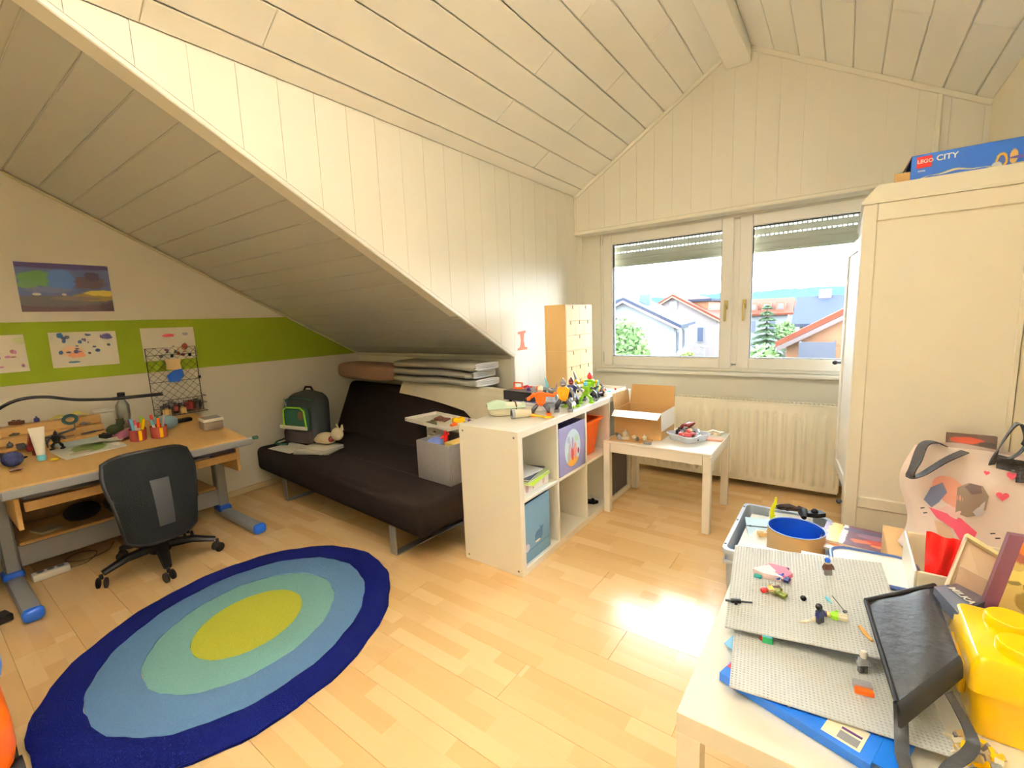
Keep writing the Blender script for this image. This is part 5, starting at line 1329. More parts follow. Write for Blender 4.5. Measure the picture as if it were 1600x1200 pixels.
# robots
toy_robot('toy_robot', 'orange and grey toy robot with orange feet nearest on the shelf top', (-1.375, 2.145, ST), math.radians(35), 0.185, (M_orange, M_ivory, M_orange, M_dgrey, M_orange, M_grey), 'toy robots on the shelf', pose=1)
toy_robot('toy_robot', 'grey and yellow toy robot with a yellow chest on the shelf edge', (-1.315, 2.30, ST), math.radians(30), 0.20, (mat('amber_plastic', (250, 170, 20), 0.35), M_grey, M_grey, M_dgrey, M_grey, M_cyan), 'toy robots on the shelf', pose=2)
toy_robot('toy_robot', 'dark blue and silver toy robot with lime feet on the shelf top', (-1.345, 2.455, ST), math.radians(25), 0.185, (M_navy, M_dkred, M_silver, M_dgrey, M_lime, M_silver), 'toy robots on the shelf', pose=0)
toy_robot('toy_robot', 'lime green toy robot with a light blue blade on the shelf top', (-1.315, 2.585, ST), math.radians(40), 0.150, (M_lime, M_cyan, M_dgrey, M_lime, M_lime, M_cyan), 'toy robots on the shelf', pose=1)
toy_robot('toy_robot', 'yellow-green toy robot with a red spiked head, farthest on the shelf', (-1.335, 2.69, ST), math.radians(20), 0.19, (M_lime, M_red, M_yellow, M_dgrey, M_grey, M_silver), 'toy robots on the shelf', pose=2)
gl_ = thing('toy_staff', 'yellow toy staff leaning across the orange robots feet on the shelf', 'toy', (-1.405, 2.055, ST), math.radians(25))
part('shaft', MB().tube([(-0.10, 0, 0.008), (0.03, 0.01, 0.014), (0.10, -0.02, 0.010)], 0.007, 6), mat('mustard_plastic', (206, 180, 20), 0.4), gl_)
part('blade', MB().prism([(0.10, -0.03), (0.15, -0.01), (0.10, 0.0)], 0.004, 0.012, 'z'), mat('mustard_plastic', 0), gl_, None)
for q, (x, y, m, k, s, nm) in enumerate(((-1.40, 2.47, M_dgrey, 1, 0.030, 'dark grey'), (-1.385, 2.24, M_silver, 2, 0.022, 'silver'), (-1.30, 2.395, M_lime, 3, 0.020, 'lime'), (-1.395, 2.70, M_dkred, 1, 0.026, 'dark red'), (-1.29, 2.70, M_blackp, 3, 0.020, 'black'), (-1.385, 2.80, M_grey, 2, 0.024, 'grey'))):
    toybit('%s loose toy part lying among the toy robots on the shelf' % nm, (x, y, ST), s, m, q*1.9, k, 'loose parts among the toy robots')
mc = thing('toy_trike', 'small dark red toy trike at the end of the row of robots', 'toy vehicle', (-1.33, 2.80, ST), math.radians(80))
part('body', MB().box(-0.045, 0.04, -0.014, 0.014, 0.018, 0.034, 0.004).box(-0.04, 0.0, -0.012, 0.012, 0.034, 0.05, 0.004), M_dkred, mc, None)
part('handlebar', MB().tube([(0.03, 0, 0.03), (0.02, 0, 0.075), (0.012, 0.02, 0.078)], 0.004, 6), M_blackp, mc)
for (a, b) in ((0.05, 0.0), (-0.035, 0.022), (-0.035, -0.022)): part('wheel', MB().cyl((a, b-0.007, 0.019), (a, b+0.007, 0.019), 0.019, n=14), M_blackp, mc)
# white tray with pieces
wt = thing('white_tray', 'shallow white lid full of loose toy bricks beside the drawer chests', 'tray', (-1.405, 3.02, ST), 0)
part('base', MB().box(-0.105, 0.115, -0.165, 0.165, 0, 0.003), M_white, wt, None)
part('rim', MB().box(-0.105, 0.115, -0.165, -0.162, 0.003, 0.022).box(-0.105, 0.115, 0.162, 0.165, 0.003, 0.022).box(-0.105, -0.102, -0.162, 0.162, 0.003, 0.022).box(0.112, 0.115, -0.162, 0.162, 0.003, 0.022), M_white, wt, None)
def heap(name, label, loc, rx, ry, hh, n, mats, s0, s1, seed, group_cat='toy bricks', rz=0):
    random.seed(seed); mb = MB()
    for i in range(n):
        a = random.uniform(0, 2*PI); rr = math.sqrt(random.random()); x, y = rx*rr*math.cos(a), ry*rr*math.sin(a)
        top = hh*(1-rr**1.6); z = random.uniform(0, max(0.002, top)); s = random.uniform(s0, s1)
        Mx = T(x, y, z+s*0.8) @ Matrix.Rotation(random.uniform(0, PI), 4, Vector((random.uniform(-1, 1), random.uniform(-1, 1), random.uniform(.2, 1))).normalized())
        mb.cur = i % len(mats)
        if i % 3 == 0: mb.box(-s, s, -s*.5, s*.5, -s*.4, s*.4, 0, Mx)
        elif i % 3 == 1: brick(mb, s*1.6, s*.8, s*.6, 2, 1, Mx)
        else: mb.box(-s*.5, s*.5, -s*.35, s*.35, -s*.7, s*.7, s*.2, Mx)
    # lift so the lowest vertex rests on the surface
    mz = min(v[2] for v in mb.v); mb.v = [(a, b, c-mz) for a, b, c in mb.v]
    return solo(name, mb, mats, label, group_cat, loc, rz, None, None, None, 'stuff')
heap('toy_brick_heap', 'heap of mixed grey, tan and pink toy bricks in the white lid on the shelf', (-1.415, 2.96, ST+0.0038), 0.075, 0.085, 0.055, 90, [M_grey, M_tan, M_dgrey, M_brown, M_pink, M_cyan, M_ivory, M_dkred], 0.008, 0.016, 5)
toybit('pink toy part at the near rim of the white lid on the shelf', (-1.325, 2.90, ST+0.0038), 0.018, M_pink, 0.3, 2)
toybit('light blue toy part in the white lid on the shelf', (-1.335, 2.99, ST+0.0038), 0.020, M_cyan, 1.0, 1)
toybit('coral ring-shaped toy part at the far rim of the white lid', (-1.33, 3.09, ST+0.0038), 0.020, M_red, 0.6, 3)
# ================================================================== ON THE SMALL TABLE
TT = TH+0.0008
cbx = thing('cardboard_box', 'open brown cardboard box with raised flaps at the back of the small white table', 'box', (-1.085, 3.015, TT), 0)
bx_, by_, bh = 0.160, 0.142, 0.180
for nm, a in (('front_wall', (-bx_, bx_, -by_, -by_+0.004)), ('back_wall', (-bx_, bx_, by_-0.004, by_)), ('side_wall', (-bx_, -bx_+0.004, -by_+0.0042, by_-0.0042)), ('side_wall', (bx_-0.004, bx_, -by_+0.0042, by_-0.0042))):
    part(nm, MB().box(a[0], a[1], a[2], a[3], 0, bh), M_card, cbx, None)
part('base', MB().box(-bx_+0.0042, bx_-0.0042, -by_+0.0042, by_-0.0042, 0, 0.004), M_card, cbx, None)
def flap(p, q, off, m, nm='flap'):
    p, q, off = Vector(p), Vector(q), Vector(off); n = (q-p).cross(off).normalized()*0.0035
    e = (q-p)*0.02
    vs = [p, q, q+off-e, p+off+e]; vs = vs+[v+n for v in vs]
    part(nm, MB().add(vs, [(0, 1, 2, 3), (7, 6, 5, 4), (0, 4, 5, 1), (1, 5, 6, 2), (2, 6, 7, 3), (3, 7, 4, 0)]), m, cbx, None)
flap((-bx_, -by_, bh), (bx_, -by_, bh), (0.015, -0.100, -0.022), M_white, 'front_flap')
flap((bx_, by_, bh), (-bx_, by_, bh), (0, 0.03, 0.135), M_card, 'back_flap')
flap((-bx_, by_, bh), (-bx_, -by_, bh), (-0.012, 0, 0.105), M_card, 'side_flap')
flap((bx_, -by_, bh), (bx_, by_, bh), (0.005, 0, -0.12), M_white, 'side_flap')
solo('cardboard_piece', MB().box(-0.13, 0.13, -0.055, 0.055, 0, 0.003).box(-0.13, -0.08, -0.054, 0.05, 0.0031, 0.006), M_card, 'flat piece of brown cardboard on the near left of the small table', 'cardboard', (-1.10, 2.805, TT), 0.06, smooth=None)
zc = TT+0.0066
for (x, y, s, m, k, lab) in (
    (-1.185, 2.80, 0.040, M_dgrey, 1, 'dark grey jointed toy limb on the flat cardboard piece'),
    (-1.150, 2.835, 0.036, M_ivory, 4, 'ivory toy shell part behind the dark limb on the small table'),
    (-1.135, 2.79, 0.030, M_ivory, 2, 'ivory toy plate at the front of the small table'),
    (-1.165, 2.765, 0.026, M_silver, 4, 'silver toy joint nearest the table leg'),
    (-1.075, 2.80, 0.036, M_ivory, 1, 'ivory jointed toy limb in the middle of the small table'),
    (-1.045, 2.775, 0.028, M_grey, 3, 'grey toy wheel part by the ivory limb on the small table'),
    (-1.015, 2.82, 0.026, M_ivory, 4, 'ivory rounded toy part beside the clear dish'),):
    toybit(lab, (x, y, zc if x < -0.97 and 2.75 < y < 2.86 else TT), s, m, x*30, k, 'ivory toy parts on the small table')
solo('clear_scrap', MB().box(-0.025, 0.025, -0.018, 0.018, 0, 0.012, 0.004), glass('clear_scrap_film', (226, 230, 240), 0.3, 0.1), 'small clear plastic wrapper near the dish on the small table', 'wrapper', (-0.975, 2.765, TT), 0.3)
dish = thing('clear_dish', 'pale translucent clover-shaped dish of red toy parts on the small table', 'dish', (-0.785, 2.985, TT), 0.3)
def clover(r, z, k=0.16): return [(r*(1+k*math.cos(4*a))*math.cos(a), r*(1+k*math.cos(4*a))*math.sin(a), z) for a in [2*PI*i/40 for i in range(40)]]
M_dish = mat('blue_clear_plastic', (234, 240, 252), 0.2, Alpha=0.8)
part('bowl', loft(MB(), [clover(0.092, 0.0), clover(0.110, 0.042), clover(0.116, 0.042), clover(0.116, 0.045), clover(0.107, 0.045), clover(0.089, 0.003)], True, True), M_dish, dish, 50)
zd = TT+0.0042
for (x, y, s, m, k, lab, zz) in (
    (-0.795, 3.00, 0.062, M_dkred, 1, 'big dark red toy limb on top of the pile in the clear dish', 0.050),
    (-0.780, 2.945, 0.052, mat('faded_red_plastic', (206, 84, 84), 0.4), 2, 'faded red toy shell leaning at the front of the clear dish', 0.030),
    (-0.840, 2.975, 0.036, M_blackp, 4, 'black toy joint at the left of the clear dish', 0.020),
    (-0.800, 2.935, 0.024, M_navy, 4, 'navy toy knob at the front of the clear dish', 0.012),
    (-0.735, 3.02, 0.046, M_silver, 1, 'silver toy limb at the back right of the clear dish', 0.030),
    (-0.720, 2.965, 0.036, mat('white_blue_plastic', (206, 214, 232), 0.35), 2, 'pale blue toy shell at the right of the clear dish', 0.022),
    (-0.785, 3.045, 0.030, M_silver, 4, 'silver cap on top of the pile in the clear dish', 0.066)):
    toybit(lab, (x, y, zd+zz), s, m, x*40, k, 'toy parts in the clear dish', rot=(0, -0.5 if zz > 0.04 else 0, x*40))
heap('toy_part_heap', 'jumble of small grey and red toy parts filling the clear dish', (-0.785, 2.985, zd), 0.078, 0.078, 0.075, 110, [M_silver, M_dgrey, M_dkred, M_grey, M_ivory], 0.010, 0.018, 9, 'toy parts')
toybit('long ivory toy blade sticking out past the right of the dish', (-0.655, 3.13, TT), 0.055, M_ivory, 0.4, 1)
solo('wooden_block', MB().box(-0.05, 0.05, -0.03, 0.03, 0, 0.010, 0.002), mat('salmon_wood', (226, 160, 130), 0.6), 'salmon coloured flat wooden block at the right end of the small table', 'block', (-0.640, 3.05, TT), 0.1)

# ================================================================== GREY CRATE ON THE FLOOR
M_crate = mat('light_grey_crate', (182, 192, 208), 0.45, var=0.03)
cr0, cr1, cry0, cry1, crh = -0.205, 0.205, -0.31, 0.31, 0.222
ct = thing('storage_crate', 'light grey plastic crate on the floor, full of papers, beyond the low table', 'crate', (-0.205, 2.465, 0.0))
part('shell', loft(MB(), [rectloop(.185, .288, 0.001, .03), rectloop(.193, .297, .20, .03), rectloop(.205, .310, .20, .03), rectloop(.205, .310, crh, .03), rectloop(.188, .292, crh, .03), rectloop(.178, .281, .006, .03)], True, True), M_crate, ct, 40)
for q in (-1, 1):
    part('rib', MB().box(-.198, .198, q*0.299-0.004, q*0.299+0.004, 0.150, 0.166, 0.002), M_crate, ct, None)
    part('rib', MB().box(q*0.196-0.004, q*0.196+0.004, -.29, .29, 0.150, 0.166, 0.002), M_crate, ct, None)
for (a, b) in ((-.19, .25), (-.19, .05), (-.19, -.25), (.19, .25)):
    part('rivet', MB().cyl((a-.008, b, crh), (a-.008, b, crh+0.002), 0.006, n=8), M_dgrey, ct)
CZ = 0.0068
cx_, cy_ = -0.205, 2.465
bulk = thing('paper_pile', 'thick pile of white paper filling the grey crate', 'paper', (cx_-0.02, cy_+0.03, CZ))
for j in range(9): part('sheet', MB().box(-0.140, 0.140, -0.235, 0.225, j*0.0202, j*0.0202+0.0198, 0.002), M_paper, bulk, None)
PZ = CZ+0.1822
for q, (dx, dy, rz, w, d, m, lab) in enumerate((
    (-0.085, 0.02, 0.25, 0.12, 0.26, mat('pale_blue_card', (196, 222, 236), 0.6), 'pale blue paper on the left side of the grey crate'),
    (-0.06, -0.12, -0.3, 0.15, 0.21, M_paper, 'white paper sheet at the near left of the grey crate'),
    (0.03, 0.20, 0.1, 0.20, 0.14, M_paper, 'white paper sheet at the far end of the grey crate'))):
    solo('paper_sheet', MB().sheet(lambda u, v: (w*(u-.5), d*(v-.5), 0.002+0.02*v*v), 6, 6, 0.001), m, lab, 'paper', (cx_+dx, cy_+dy, PZ+0.001+0.0035*q), rz, 'papers in the grey crate', 40)
tin = thing('round_tin', 'big round cardboard tub, beige outside and blue inside, in the grey crate', 'tub', (cx_+0.075, cy_-0.148, PZ+0.012))
M_tin = mat('beige_tub_card', (206, 172, 122), 0.6)
part('wall', MB().lathe([(0.113, 0.0), (0.113, 0.125), (0.110, 0.125), (0.1095, 0.122), (0.110, 0.006)], 40, None, True, False), M_tin, tin, 40)
part('blue_lining', MB().lathe([(0.1088, 0.124), (0.1088, 0.008), (0.0, 0.008)], 40, None, False, False), mat('royal_blue_lining', (16, 74, 190), 0.4), tin, 40)
part('rim', MB().tube([(0.1115*math.cos(2*PI*t/40), 0.1115*math.sin(2*PI*t/40), 0.1255) for t in range(40)], 0.0022, 6, closed=True), mat('blue_white_rim', (130, 170, 226), 0.4), tin)
cd = thing('photo_card', 'cream framed picture card lying inside the round blue tub', 'card', (cx_+0.085, cy_-0.165, PZ+0.052), rot=(0.35, -0.25, -0.5))
part('card', MB().box(-0.055, 0.055, -0.035, 0.035, 0, 0.003), mat('cream_card', (236, 230, 206), 0.6), cd, None)
part('picture', MB().box(-0.018, 0.018, -0.020, 0.020, 0.003, 0.0036), blobs('photo_print', (110, 150, 160), [(.5, .4, .3, .3, (40, 70, 80)), (.5, .8, .4, .2, (160, 190, 200))], 'XY'), cd, None)
# spiky yellow tail, dark beasts
tl = thing('spiky_tail', 'bright yellow spiked toy tail standing up in the grey crate', 'toy part', (-0.255, 2.60, PZ+0.012))
M_neon = mat('neon_yellow_plastic', (236, 240, 10), 0.35)
sp = smoothpath([(0, 0, 0), (0.004, 0, 0.03), (0.0, 0, 0.07), (0.012, 0, 0.115), (0.016, 0, 0.15)])
part('spine', MB().tube(sp, [0.016-0.012*i/(len(sp)-1) for i in range(len(sp))], 8), M_neon, tl, 60)
for i in range(8):
    p = sp[3+i*2] if 3+i*2 < len(sp) else sp[-1]
    part('spike', MB().cyl(p, (p.x+0.026-0.0015*i, p.y, p.z+0.004), 0.004, 0.001, n=6), M_neon, tl)
for i, (x, y, s, m, k, lab) in enumerate((
    (-0.185, 2.555, 0.050, M_brown, 2, 'dark brown toy beast body in the grey crate'),
    (-0.120, 2.635, 0.058, M_blackp, 1, 'black toy beast limb at the back of the grey crate'),
    (-0.195, 2.665, 0.055, mat('brown_black_plastic', (44, 26, 26), 0.4), 1, 'long brownish black toy beast limb at the crates far rim'),
    (-0.110, 2.575, 0.026, M_red, 4, 'red toy knob between the dark beasts in the crate'),
    (-0.075, 2.53, 0.034, M_dgrey, 4, 'dark grey toy claw right of the brown beast in the crate'),
    (-0.050, 2.49, 0.028, M_brown, 4, 'brown toy claw by the right rim of the crate'),
    (-0.070, 2.680, 0.048, M_blackp, 2, 'black winged toy part at the far right corner of the crate'))):
    toybit(lab, (x, y, PZ+0.022+(0.045 if y > 2.6 else 0)), s, m, i*1.7, k, 'dark toy parts in the grey crate')
solo('toy_spear', MB().tube([(0, 0, 0.006), (-0.10, -0.03, 0.006)], 0.003, 6).cyl((-0.1, -0.03, 0.006), (-0.125, -0.0375, 0.006), 0.005, 0.001, n=6), M_dgrey, 'thin dark toy spear lying on the papers in the grey crate', 'toy part', (-0.235, 2.52, PZ+0.020))
toybit('tan and white toy block beside the tub in the grey crate', (-0.265, 2.43, PZ+0.016), 0.032, M_tan, 0.6, 0)

# flat box with magazines, right of the crate
fl = thing('flat_carton', 'flat brown carton on the floor under the magazines, right of the grey crate', 'box', (0.235, 2.37, 0))
part('body', MB().box(-0.21, 0.25, -0.26, 0.26, 0, 0.255, 0.002), M_card, fl, None)
part('tape', MB().box(-0.21, 0.25, -0.025, 0.025, 0.2552, 0.2556), M_tan, fl, None)
M_dragonm = blobs('dragon_magazine', (120, 84, 110), [(.15, .5, .10, .7, (240, 200, 70)), (.25, .5, .04, .8, (250, 244, 240)), (.7, .35, .26, .16, (206, 70, 70)), (.6, .6, .22, .14, (150, 120, 160)), (.85, .6, .14, .2, (90, 60, 80)), (.5, .8, .3, .1, (90, 90, 130)), (.75, .2, .2, .06, (236, 150, 110)), (.45, .3, .12, .1, (226, 130, 100))], 'XY', 0.35, 0.6)
mz = 0.2562
for q, (x, y, rz, w, d, th, m, lab) in enumerate((
    (0.13, 2.33, 0.15, 0.28, 0.20, 0.012, mat('white_brochure', (236, 232, 226), 0.4), 'white brochure lowest of the magazine pile on the flat carton'),
    (0.155, 2.35, -0.20, 0.28, 0.20, 0.010, mat('black_magazine', (30, 28, 32), 0.35), 'black magazine second in the pile on the flat carton'),
    (0.115, 2.38, 0.05, 0.29, 0.21, 0.008, blobs('orange_mag', (226, 214, 206), [(.2, .4, .2, .3, (236, 150, 90)), (.7, .5, .2, .3, (130, 170, 210))], 'XY', 0.35), 'pale magazine with orange patch third in the carton pile'),
    (0.125, 2.415, -0.10, 0.31, 0.215, 0.012, M_dragonm, 'purple and red fantasy magazine topmost on the flat carton'))):
    magazine('magazine', lab, (x, y, mz), (0, 0, rz), w, d, th, m, group='magazines on the flat carton'); mz += th+0.0006
toybit('small black toy part beside the fantasy magazine', (0.255, 2.515, mz), 0.026, M_blackp, 0.4, 4)

# ================================================================== HEAP ON THE LOW TABLE
LT = LH+0.0008
M_pcard = mat('blue_printed_card', (24, 100, 196), 0.3, var=0.04, scale=5)
def bluebox(label, loc, rz, w, d, h, detail):
    o = thing('toy_carton', label, 'box', loc, rz, 'flat blue toy cartons')
    part('body', MB().box(0, w, 0, d, 0, h, 0.0008), M_pcard, o, None)
    if detail:
        part('price_label', MB().box(w-0.085, w-0.02, 0.012, 0.075, h, h+0.0006), mat('cream_label', (240, 232, 204), 0.6), o, None)
        part('barcode', MB().box(w-0.060, w-0.026, 0.018, 0.040, h+0.0006, h+0.0010), M_grey, o, None)
        part('label_stripe', MB().box(w-0.060, w-0.026, 0.046, 0.052, h+0.0006, h+0.0010), M_purple, o, None)
        part('orange_panel', MB().box(w-0.065, w-0.005, 0.085, 0.13, h, h+0.0006), M_orange, o, None)
        for (a, b, r_) in ((0.115, 0.036, 0.008), (0.135, 0.030, 0.004), (0.142, 0.022, 0.003)):
            part('round_mark', MB().cyl((a, b, h), (a, b, h+0.0008), r_, n=14), mat('peach_print', (240, 200, 180), 0.5), o)
        rl = part('logo_patch', MB().box(0.002, 0.032, 0.030, 0.062, h, h+0.0006), M_red, o, None)
        lettering('LEGO', 0.011, M_wtxt, rl, T(0.004, 0.042, h+0.0008))
        part('flap', MB().add([(w, 0.01, h-0.001), (w, d-0.01, h-0.001), (w+0.04, d-0.02, h-0.006), (w+0.04, 0.02, h-0.006), (w, 0.01, h-0.003), (w, d-0.01, h-0.003), (w+0.04, d-0.02, h-0.008), (w+0.04, 0.02, h-0.008)],
             [(0, 1, 2, 3), (7, 6, 5, 4), (0, 4, 5, 1), (1, 5, 6, 2), (2, 6, 7, 3), (3, 7, 4, 0)]), M_pcard, o, None)
        fl_ = MB().add([(0, 0.09, h-0.001), (0, 0.17, h-0.001), (-0.045, 0.155, h-0.004), (-0.045, 0.105, h-0.004), (0, 0.09, h-0.003), (0, 0.17, h-0.003), (-0.045, 0.155, h-0.006), (-0.045, 0.105, h-0.006)],
             [(0, 1, 2, 3), (7, 6, 5, 4), (0, 4, 5, 1), (1, 5, 6, 2), (2, 6, 7, 3), (3, 7, 4, 0)])
        part('end_flap', fl_, mat('light_cyan_card', (130, 196, 236), 0.3), o, None)
    return o
bluebox('flat blue toy carton with a cream price label, under the nearer grey stud plate', (-0.196, 1.050, LT), math.radians(-17), 0.29, 0.20, 0.022, True)
bluebox('flat blue toy carton hidden deeper under the farther grey stud plate', (-0.150, 1.285, LT), math.radians(5), 0.30, 0.25, 0.024, False)
M_plate = mat('light_grey_studs', (204, 206, 206), 0.32, var=0.02)
def stud_mesh():
    vs = []; fs = []
    n = 8; p = 0.008
    for i in range(48):
        for j in range(48):
            x, y = -0.192+p*(i+.5), -0.192+p*(j+.5); b = len(vs)
            for k in range(n):
                c, s = math.cos(2*PI*k/n)*0.0024, math.sin(2*PI*k/n)*0.0024
                vs.append((x+c, y+s, 0.0)); vs.append((x+c, y+s, 0.0018))
            for k in range(n):
                l = (k+1) % n; fs.append((b+2*k, b+2*l, b+2*l+1, b+2*k+1))
            fs.append(tuple(b+2*k+1 for k in range(n)))
    return MB().add(vs, fs)
st_me = mesh('stud', stud_mesh(), M_plate, None, False)
plates = []
for lab, loc, rot in (('grey studded building plate farther on the low table, lapping over the nearer one', (-0.045, 1.404, 0.5335), (0.123, -0.085, 0.105)),
                      ('grey studded building plate nearer on the low table, resting on a blue carton', (-0.002, 1.225, 0.4795), (0, 0, 0.131))):
    o = thing('stud_plate', lab, 'building plate', loc, 0, 'grey stud plates', rot)
    part('plate', MB().box(-0.192, 0.192, -0.192, 0.192, -0.003, 0.0, 0.0006), M_plate, o, None)
    link('stud', st_me, o, kind='stuff')
    plates.append(Matrix.LocRotScale(Vector(loc), __import__('mathutils').Euler(rot), None))
# instruction pads propping up the far plate
magazine('magazine', 'thick instruction booklet propping up the far edge of the farther stud plate', (0.05, 1.64, LT), (0, 0, 0.1), 0.24, 0.16, 0.06, mat('pale_booklet', (206, 210, 214), 0.5))

def on_plate(o, P, x, y, h, rz=0.0, tilt=(0, 0)):
    o.matrix_world = P @ T(x, y, 0.0019+h) @ Rz(rz) @ Rx(tilt[0]) @ Ry(tilt[1]); return o
def minifig(label, P, x, y, rz, c_leg, c_body, c_head, c_hat, lying=True, group='tiny toy figures on the stud plates', hat='cap'):
    o = thing('toy_figure', label, 'toy figure', (0, 0, 0), 0, group)
    part('legs', MB().box(-.0075, -.0003, -.004, .004, 0, .012, .001).box(.0003, .0075, -.004, .004, 0, .012, .001).box(-.0075, .0075, -.004, .004, .012, .0155, .001), c_leg, o, None)
    part('torso', MB().prism([(-.0078, .0157), (.0078, .0157), (.0058, .0285), (-.0058, .0285)], -.0042, .0042, 'y'), c_body, o, None)
    for q in (-1, 1): part('arm', MB().tube([(q*.0068, 0, .0268), (q*.0102, -.001, .021), (q*.0098, -.0055, .0165)], .0022, 6), c_body, o)
    part('head', MB().lathe([(.003, .0287), (.0052, .030), (.0052, .0368), (.003, .0382)], 12), c_head, o)
    if hat == 'cap': part('hat', MB().lathe([(.0058, .0345), (.0062, .0385), (.0045, .0425), (.001, .044)], 12), c_hat, o)
    else: part('hair', MB().ball((0, .0012, .036), .0066, .0064, .0068, 10, 7), c_hat, o)
    if lying: on_plate(o, P, x, y, 0.0076, rz, (-PI/2, 0))
    else: on_plate(o, P, x, y, 0.0001, rz)
    o.scale = (1.25, 1.25, 1.25)
    return o
PF, PN = plates
minifig('tiny figure in blue with a yellow head lying by the pink toy piece', PF, -0.040, 0.030, 1.2, M_navy, M_blue, M_skin, mat('amber_plastic', 0))
minifig('tiny brown and tan figure with a red cap lying below the pink toy piece', PF, -0.062, -0.010, 2.0, M_brown, M_tan, M_dkred, M_red)
minifig('tiny olive green figure with a yellow head lying beside the black ball', PF, -0.050, -0.043, 1.0, mat('olive_green_plastic', (110, 120, 40), 0.4), mat('olive_green_plastic', 0), M_yellow, M_yellow, hat='hair')
minifig('tiny figure with a blue helmet standing at the back of the farther stud plate', PF, 0.056, 0.095, 0.3, M_grey, M_brown, M_tan, M_blue, lying=False)
minifig('tiny navy and dark grey figure kneeling at the front of the farther plate', PF, 0.022, -0.112, 0.8, M_dgrey, M_navy, M_dgrey, M_blackp, lying=False, hat='hair')
minifig('tiny lime and brown figure with a sword lying near the black bag', PF, 0.082, -0.088, 1.5, M_ivory, M_lime, M_tan, M_brown)
minifig('tiny silver figure with a white head standing over the seam between the plates', PN, 0.075, -0.020, 0.4, M_dgrey, M_silver, M_white, M_white, lying=False)
bt_ = solo('black_ball', MB().ball((0, 0, 0.007), 0.0075, n=12, m=8), M_blackp, 'tiny black toy ball right of the olive figure', 'toy part', smooth=60); on_plate(bt_, PF, -0.010, -0.036, 0)
pk = thing('pink_toy_piece', 'pink and white angular toy piece on the farther stud plate', 'toy part')
part('shell', MB().prism([(-.05, -.02), (-.02, .032), (.02, .034), (.045, .012), (.03, -.022), (-.02, -.028)], 0.0, .012, 'z'), M_pink, pk, None)
part('white_panel', MB().prism([(-.052, -.024), (-.03, .004), (.03, -.026), (-.02, -.033)], .0005, .018, 'z').prism([(-.03, .005), (-.018, .018), (.006, -.004), (.0, -.012)], .0121, .0165, 'z'), mat('pink_white_plastic', (246, 222, 226), 0.35), pk, None)
part('teal_base', MB().box(-.045, -.025, -.040, -.030, 0, .008, .001), mat('teal_plastic', (20, 140, 140), 0.4), pk, None)
part('purple_edge', MB().box(.0, .03, .0345, .040, 0, .008, .001), M_purple, pk, None)
on_plate(pk, PF, -0.078, 0.060, 0.0002, -0.25)
gn = thing('toy_gun', 'tiny black toy blaster lying over the left edge of the farther plate', 'toy part')
part('body', MB().box(-.012, .014, -.004, .004, 0, .010, .001).box(-.004, .004, -.012, -.004, 0.001, .007, .001), M_blackp, gn, None)
part('barrel', MB().cyl((.014, 0, .005), (.042, 0, .005), .0022, n=8), M_blackp, gn)
part('stock', MB().cyl((-.026, 0, .005), (-.012, 0, .005), .003, n=8), M_blackp, gn)
on_plate(gn, PF, -0.172, -0.093, 0.0002, 0.15)
on_plate(solo('toy_bottle', MB().lathe([(.003, 0), (.0042, .003), (.0042, .014), (.002, .019), (.0015, .026)], 10), M_cyan, 'tiny light blue toy bottle lying in the middle of the farther plate', 'toy part'), PF, 0.042, -0.012, 0.005, 0.4, (PI/2, 0))
on_plate(solo('ivory_toy_piece', MB().prism([(-.02, 0), (0, -.004), (.018, 0), (0, .004)], 0, .003, 'z').ball((.02, 0, .003), .007, n=8, m=6), M_ivory, 'tiny ivory toy blade at the front of the farther plate', 'toy part'), PF, -0.008, -0.118, 0.0002, 0.5)
on_plate(solo('toy_sword', MB().cyl((0, 0, .002), (0, .042, .018), .0012, n=6).box(-.004, .004, -.003, .003, 0, .004), M_dgrey, 'tiny dark toy sword standing out of the lime figure', 'toy part'), PF, 0.078, -0.070, 0.0105, 0.6)
on_plate(solo('tan_tail', MB().tube([(0, 0, .004), (.006, -.02, .004), (.014, -.045, .004)], [.004, .005, .003], 8), mat('ochre_plastic', (226, 170, 90), 0.5), 'ochre toy tail lying right of the lime figure', 'toy part', smooth=60), PF, 0.103, -0.105, 0.0005, 0.1)
grn = thing('green_toy_crate', 'tiny green toy case with a red corner on the nearer stud plate', 'toy part')
part('case', MB().box(-.012, .012, -.005, .005, 0, .016, .001), M_green, grn, None); part('red_corner', MB().box(-.016, -.0122, -.004, .004, .004, .012), M_red, grn, None); part('window_strip', MB().box(-.012, .010, -.0052, .0052, .0162, .0185), M_cyan, grn, None)
on_plate(grn, PN, -0.115, -0.004, 0.0002, 0.0)
ork = thing('orange_toy_slope', 'small grey and orange sloped toy brick at the right of the nearer plate', 'toy part')
part('orange_base', MB().box(-.017, .017, -.010, .002, 0, .010, .0006), M_orange, ork, None)
part('grey_slope', MB().prism([(.0022, 0), (.018, 0), (.018, .016), (.0022, .014)], -.017, .017, 'x'), M_silver, ork, None)
on_plate(ork, PN, 0.066, -0.088, 0.0002, 0.05)

# blue-rimmed lid lying behind the plates
br = thing('blue_rimmed_lid', 'white lid with a blue rim tucked behind the farther stud plate', 'lid', (0.115, 1.690, LT+0.0605), 0.1)
part('panel', loft(MB(), [rectloop(.105, .10, 0.0, .05, 6), rectloop(.105, .10, .006, .05, 6)], True, True), M_white, br, None)
part('rim', MB().tube(rectloop(.108, .103, .006, .05, 6), 0.006, 8, closed=True), mat('slate_blue_plastic', (66, 92, 150), 0.4), br)
br.name = 'blue_rimmed_tray'

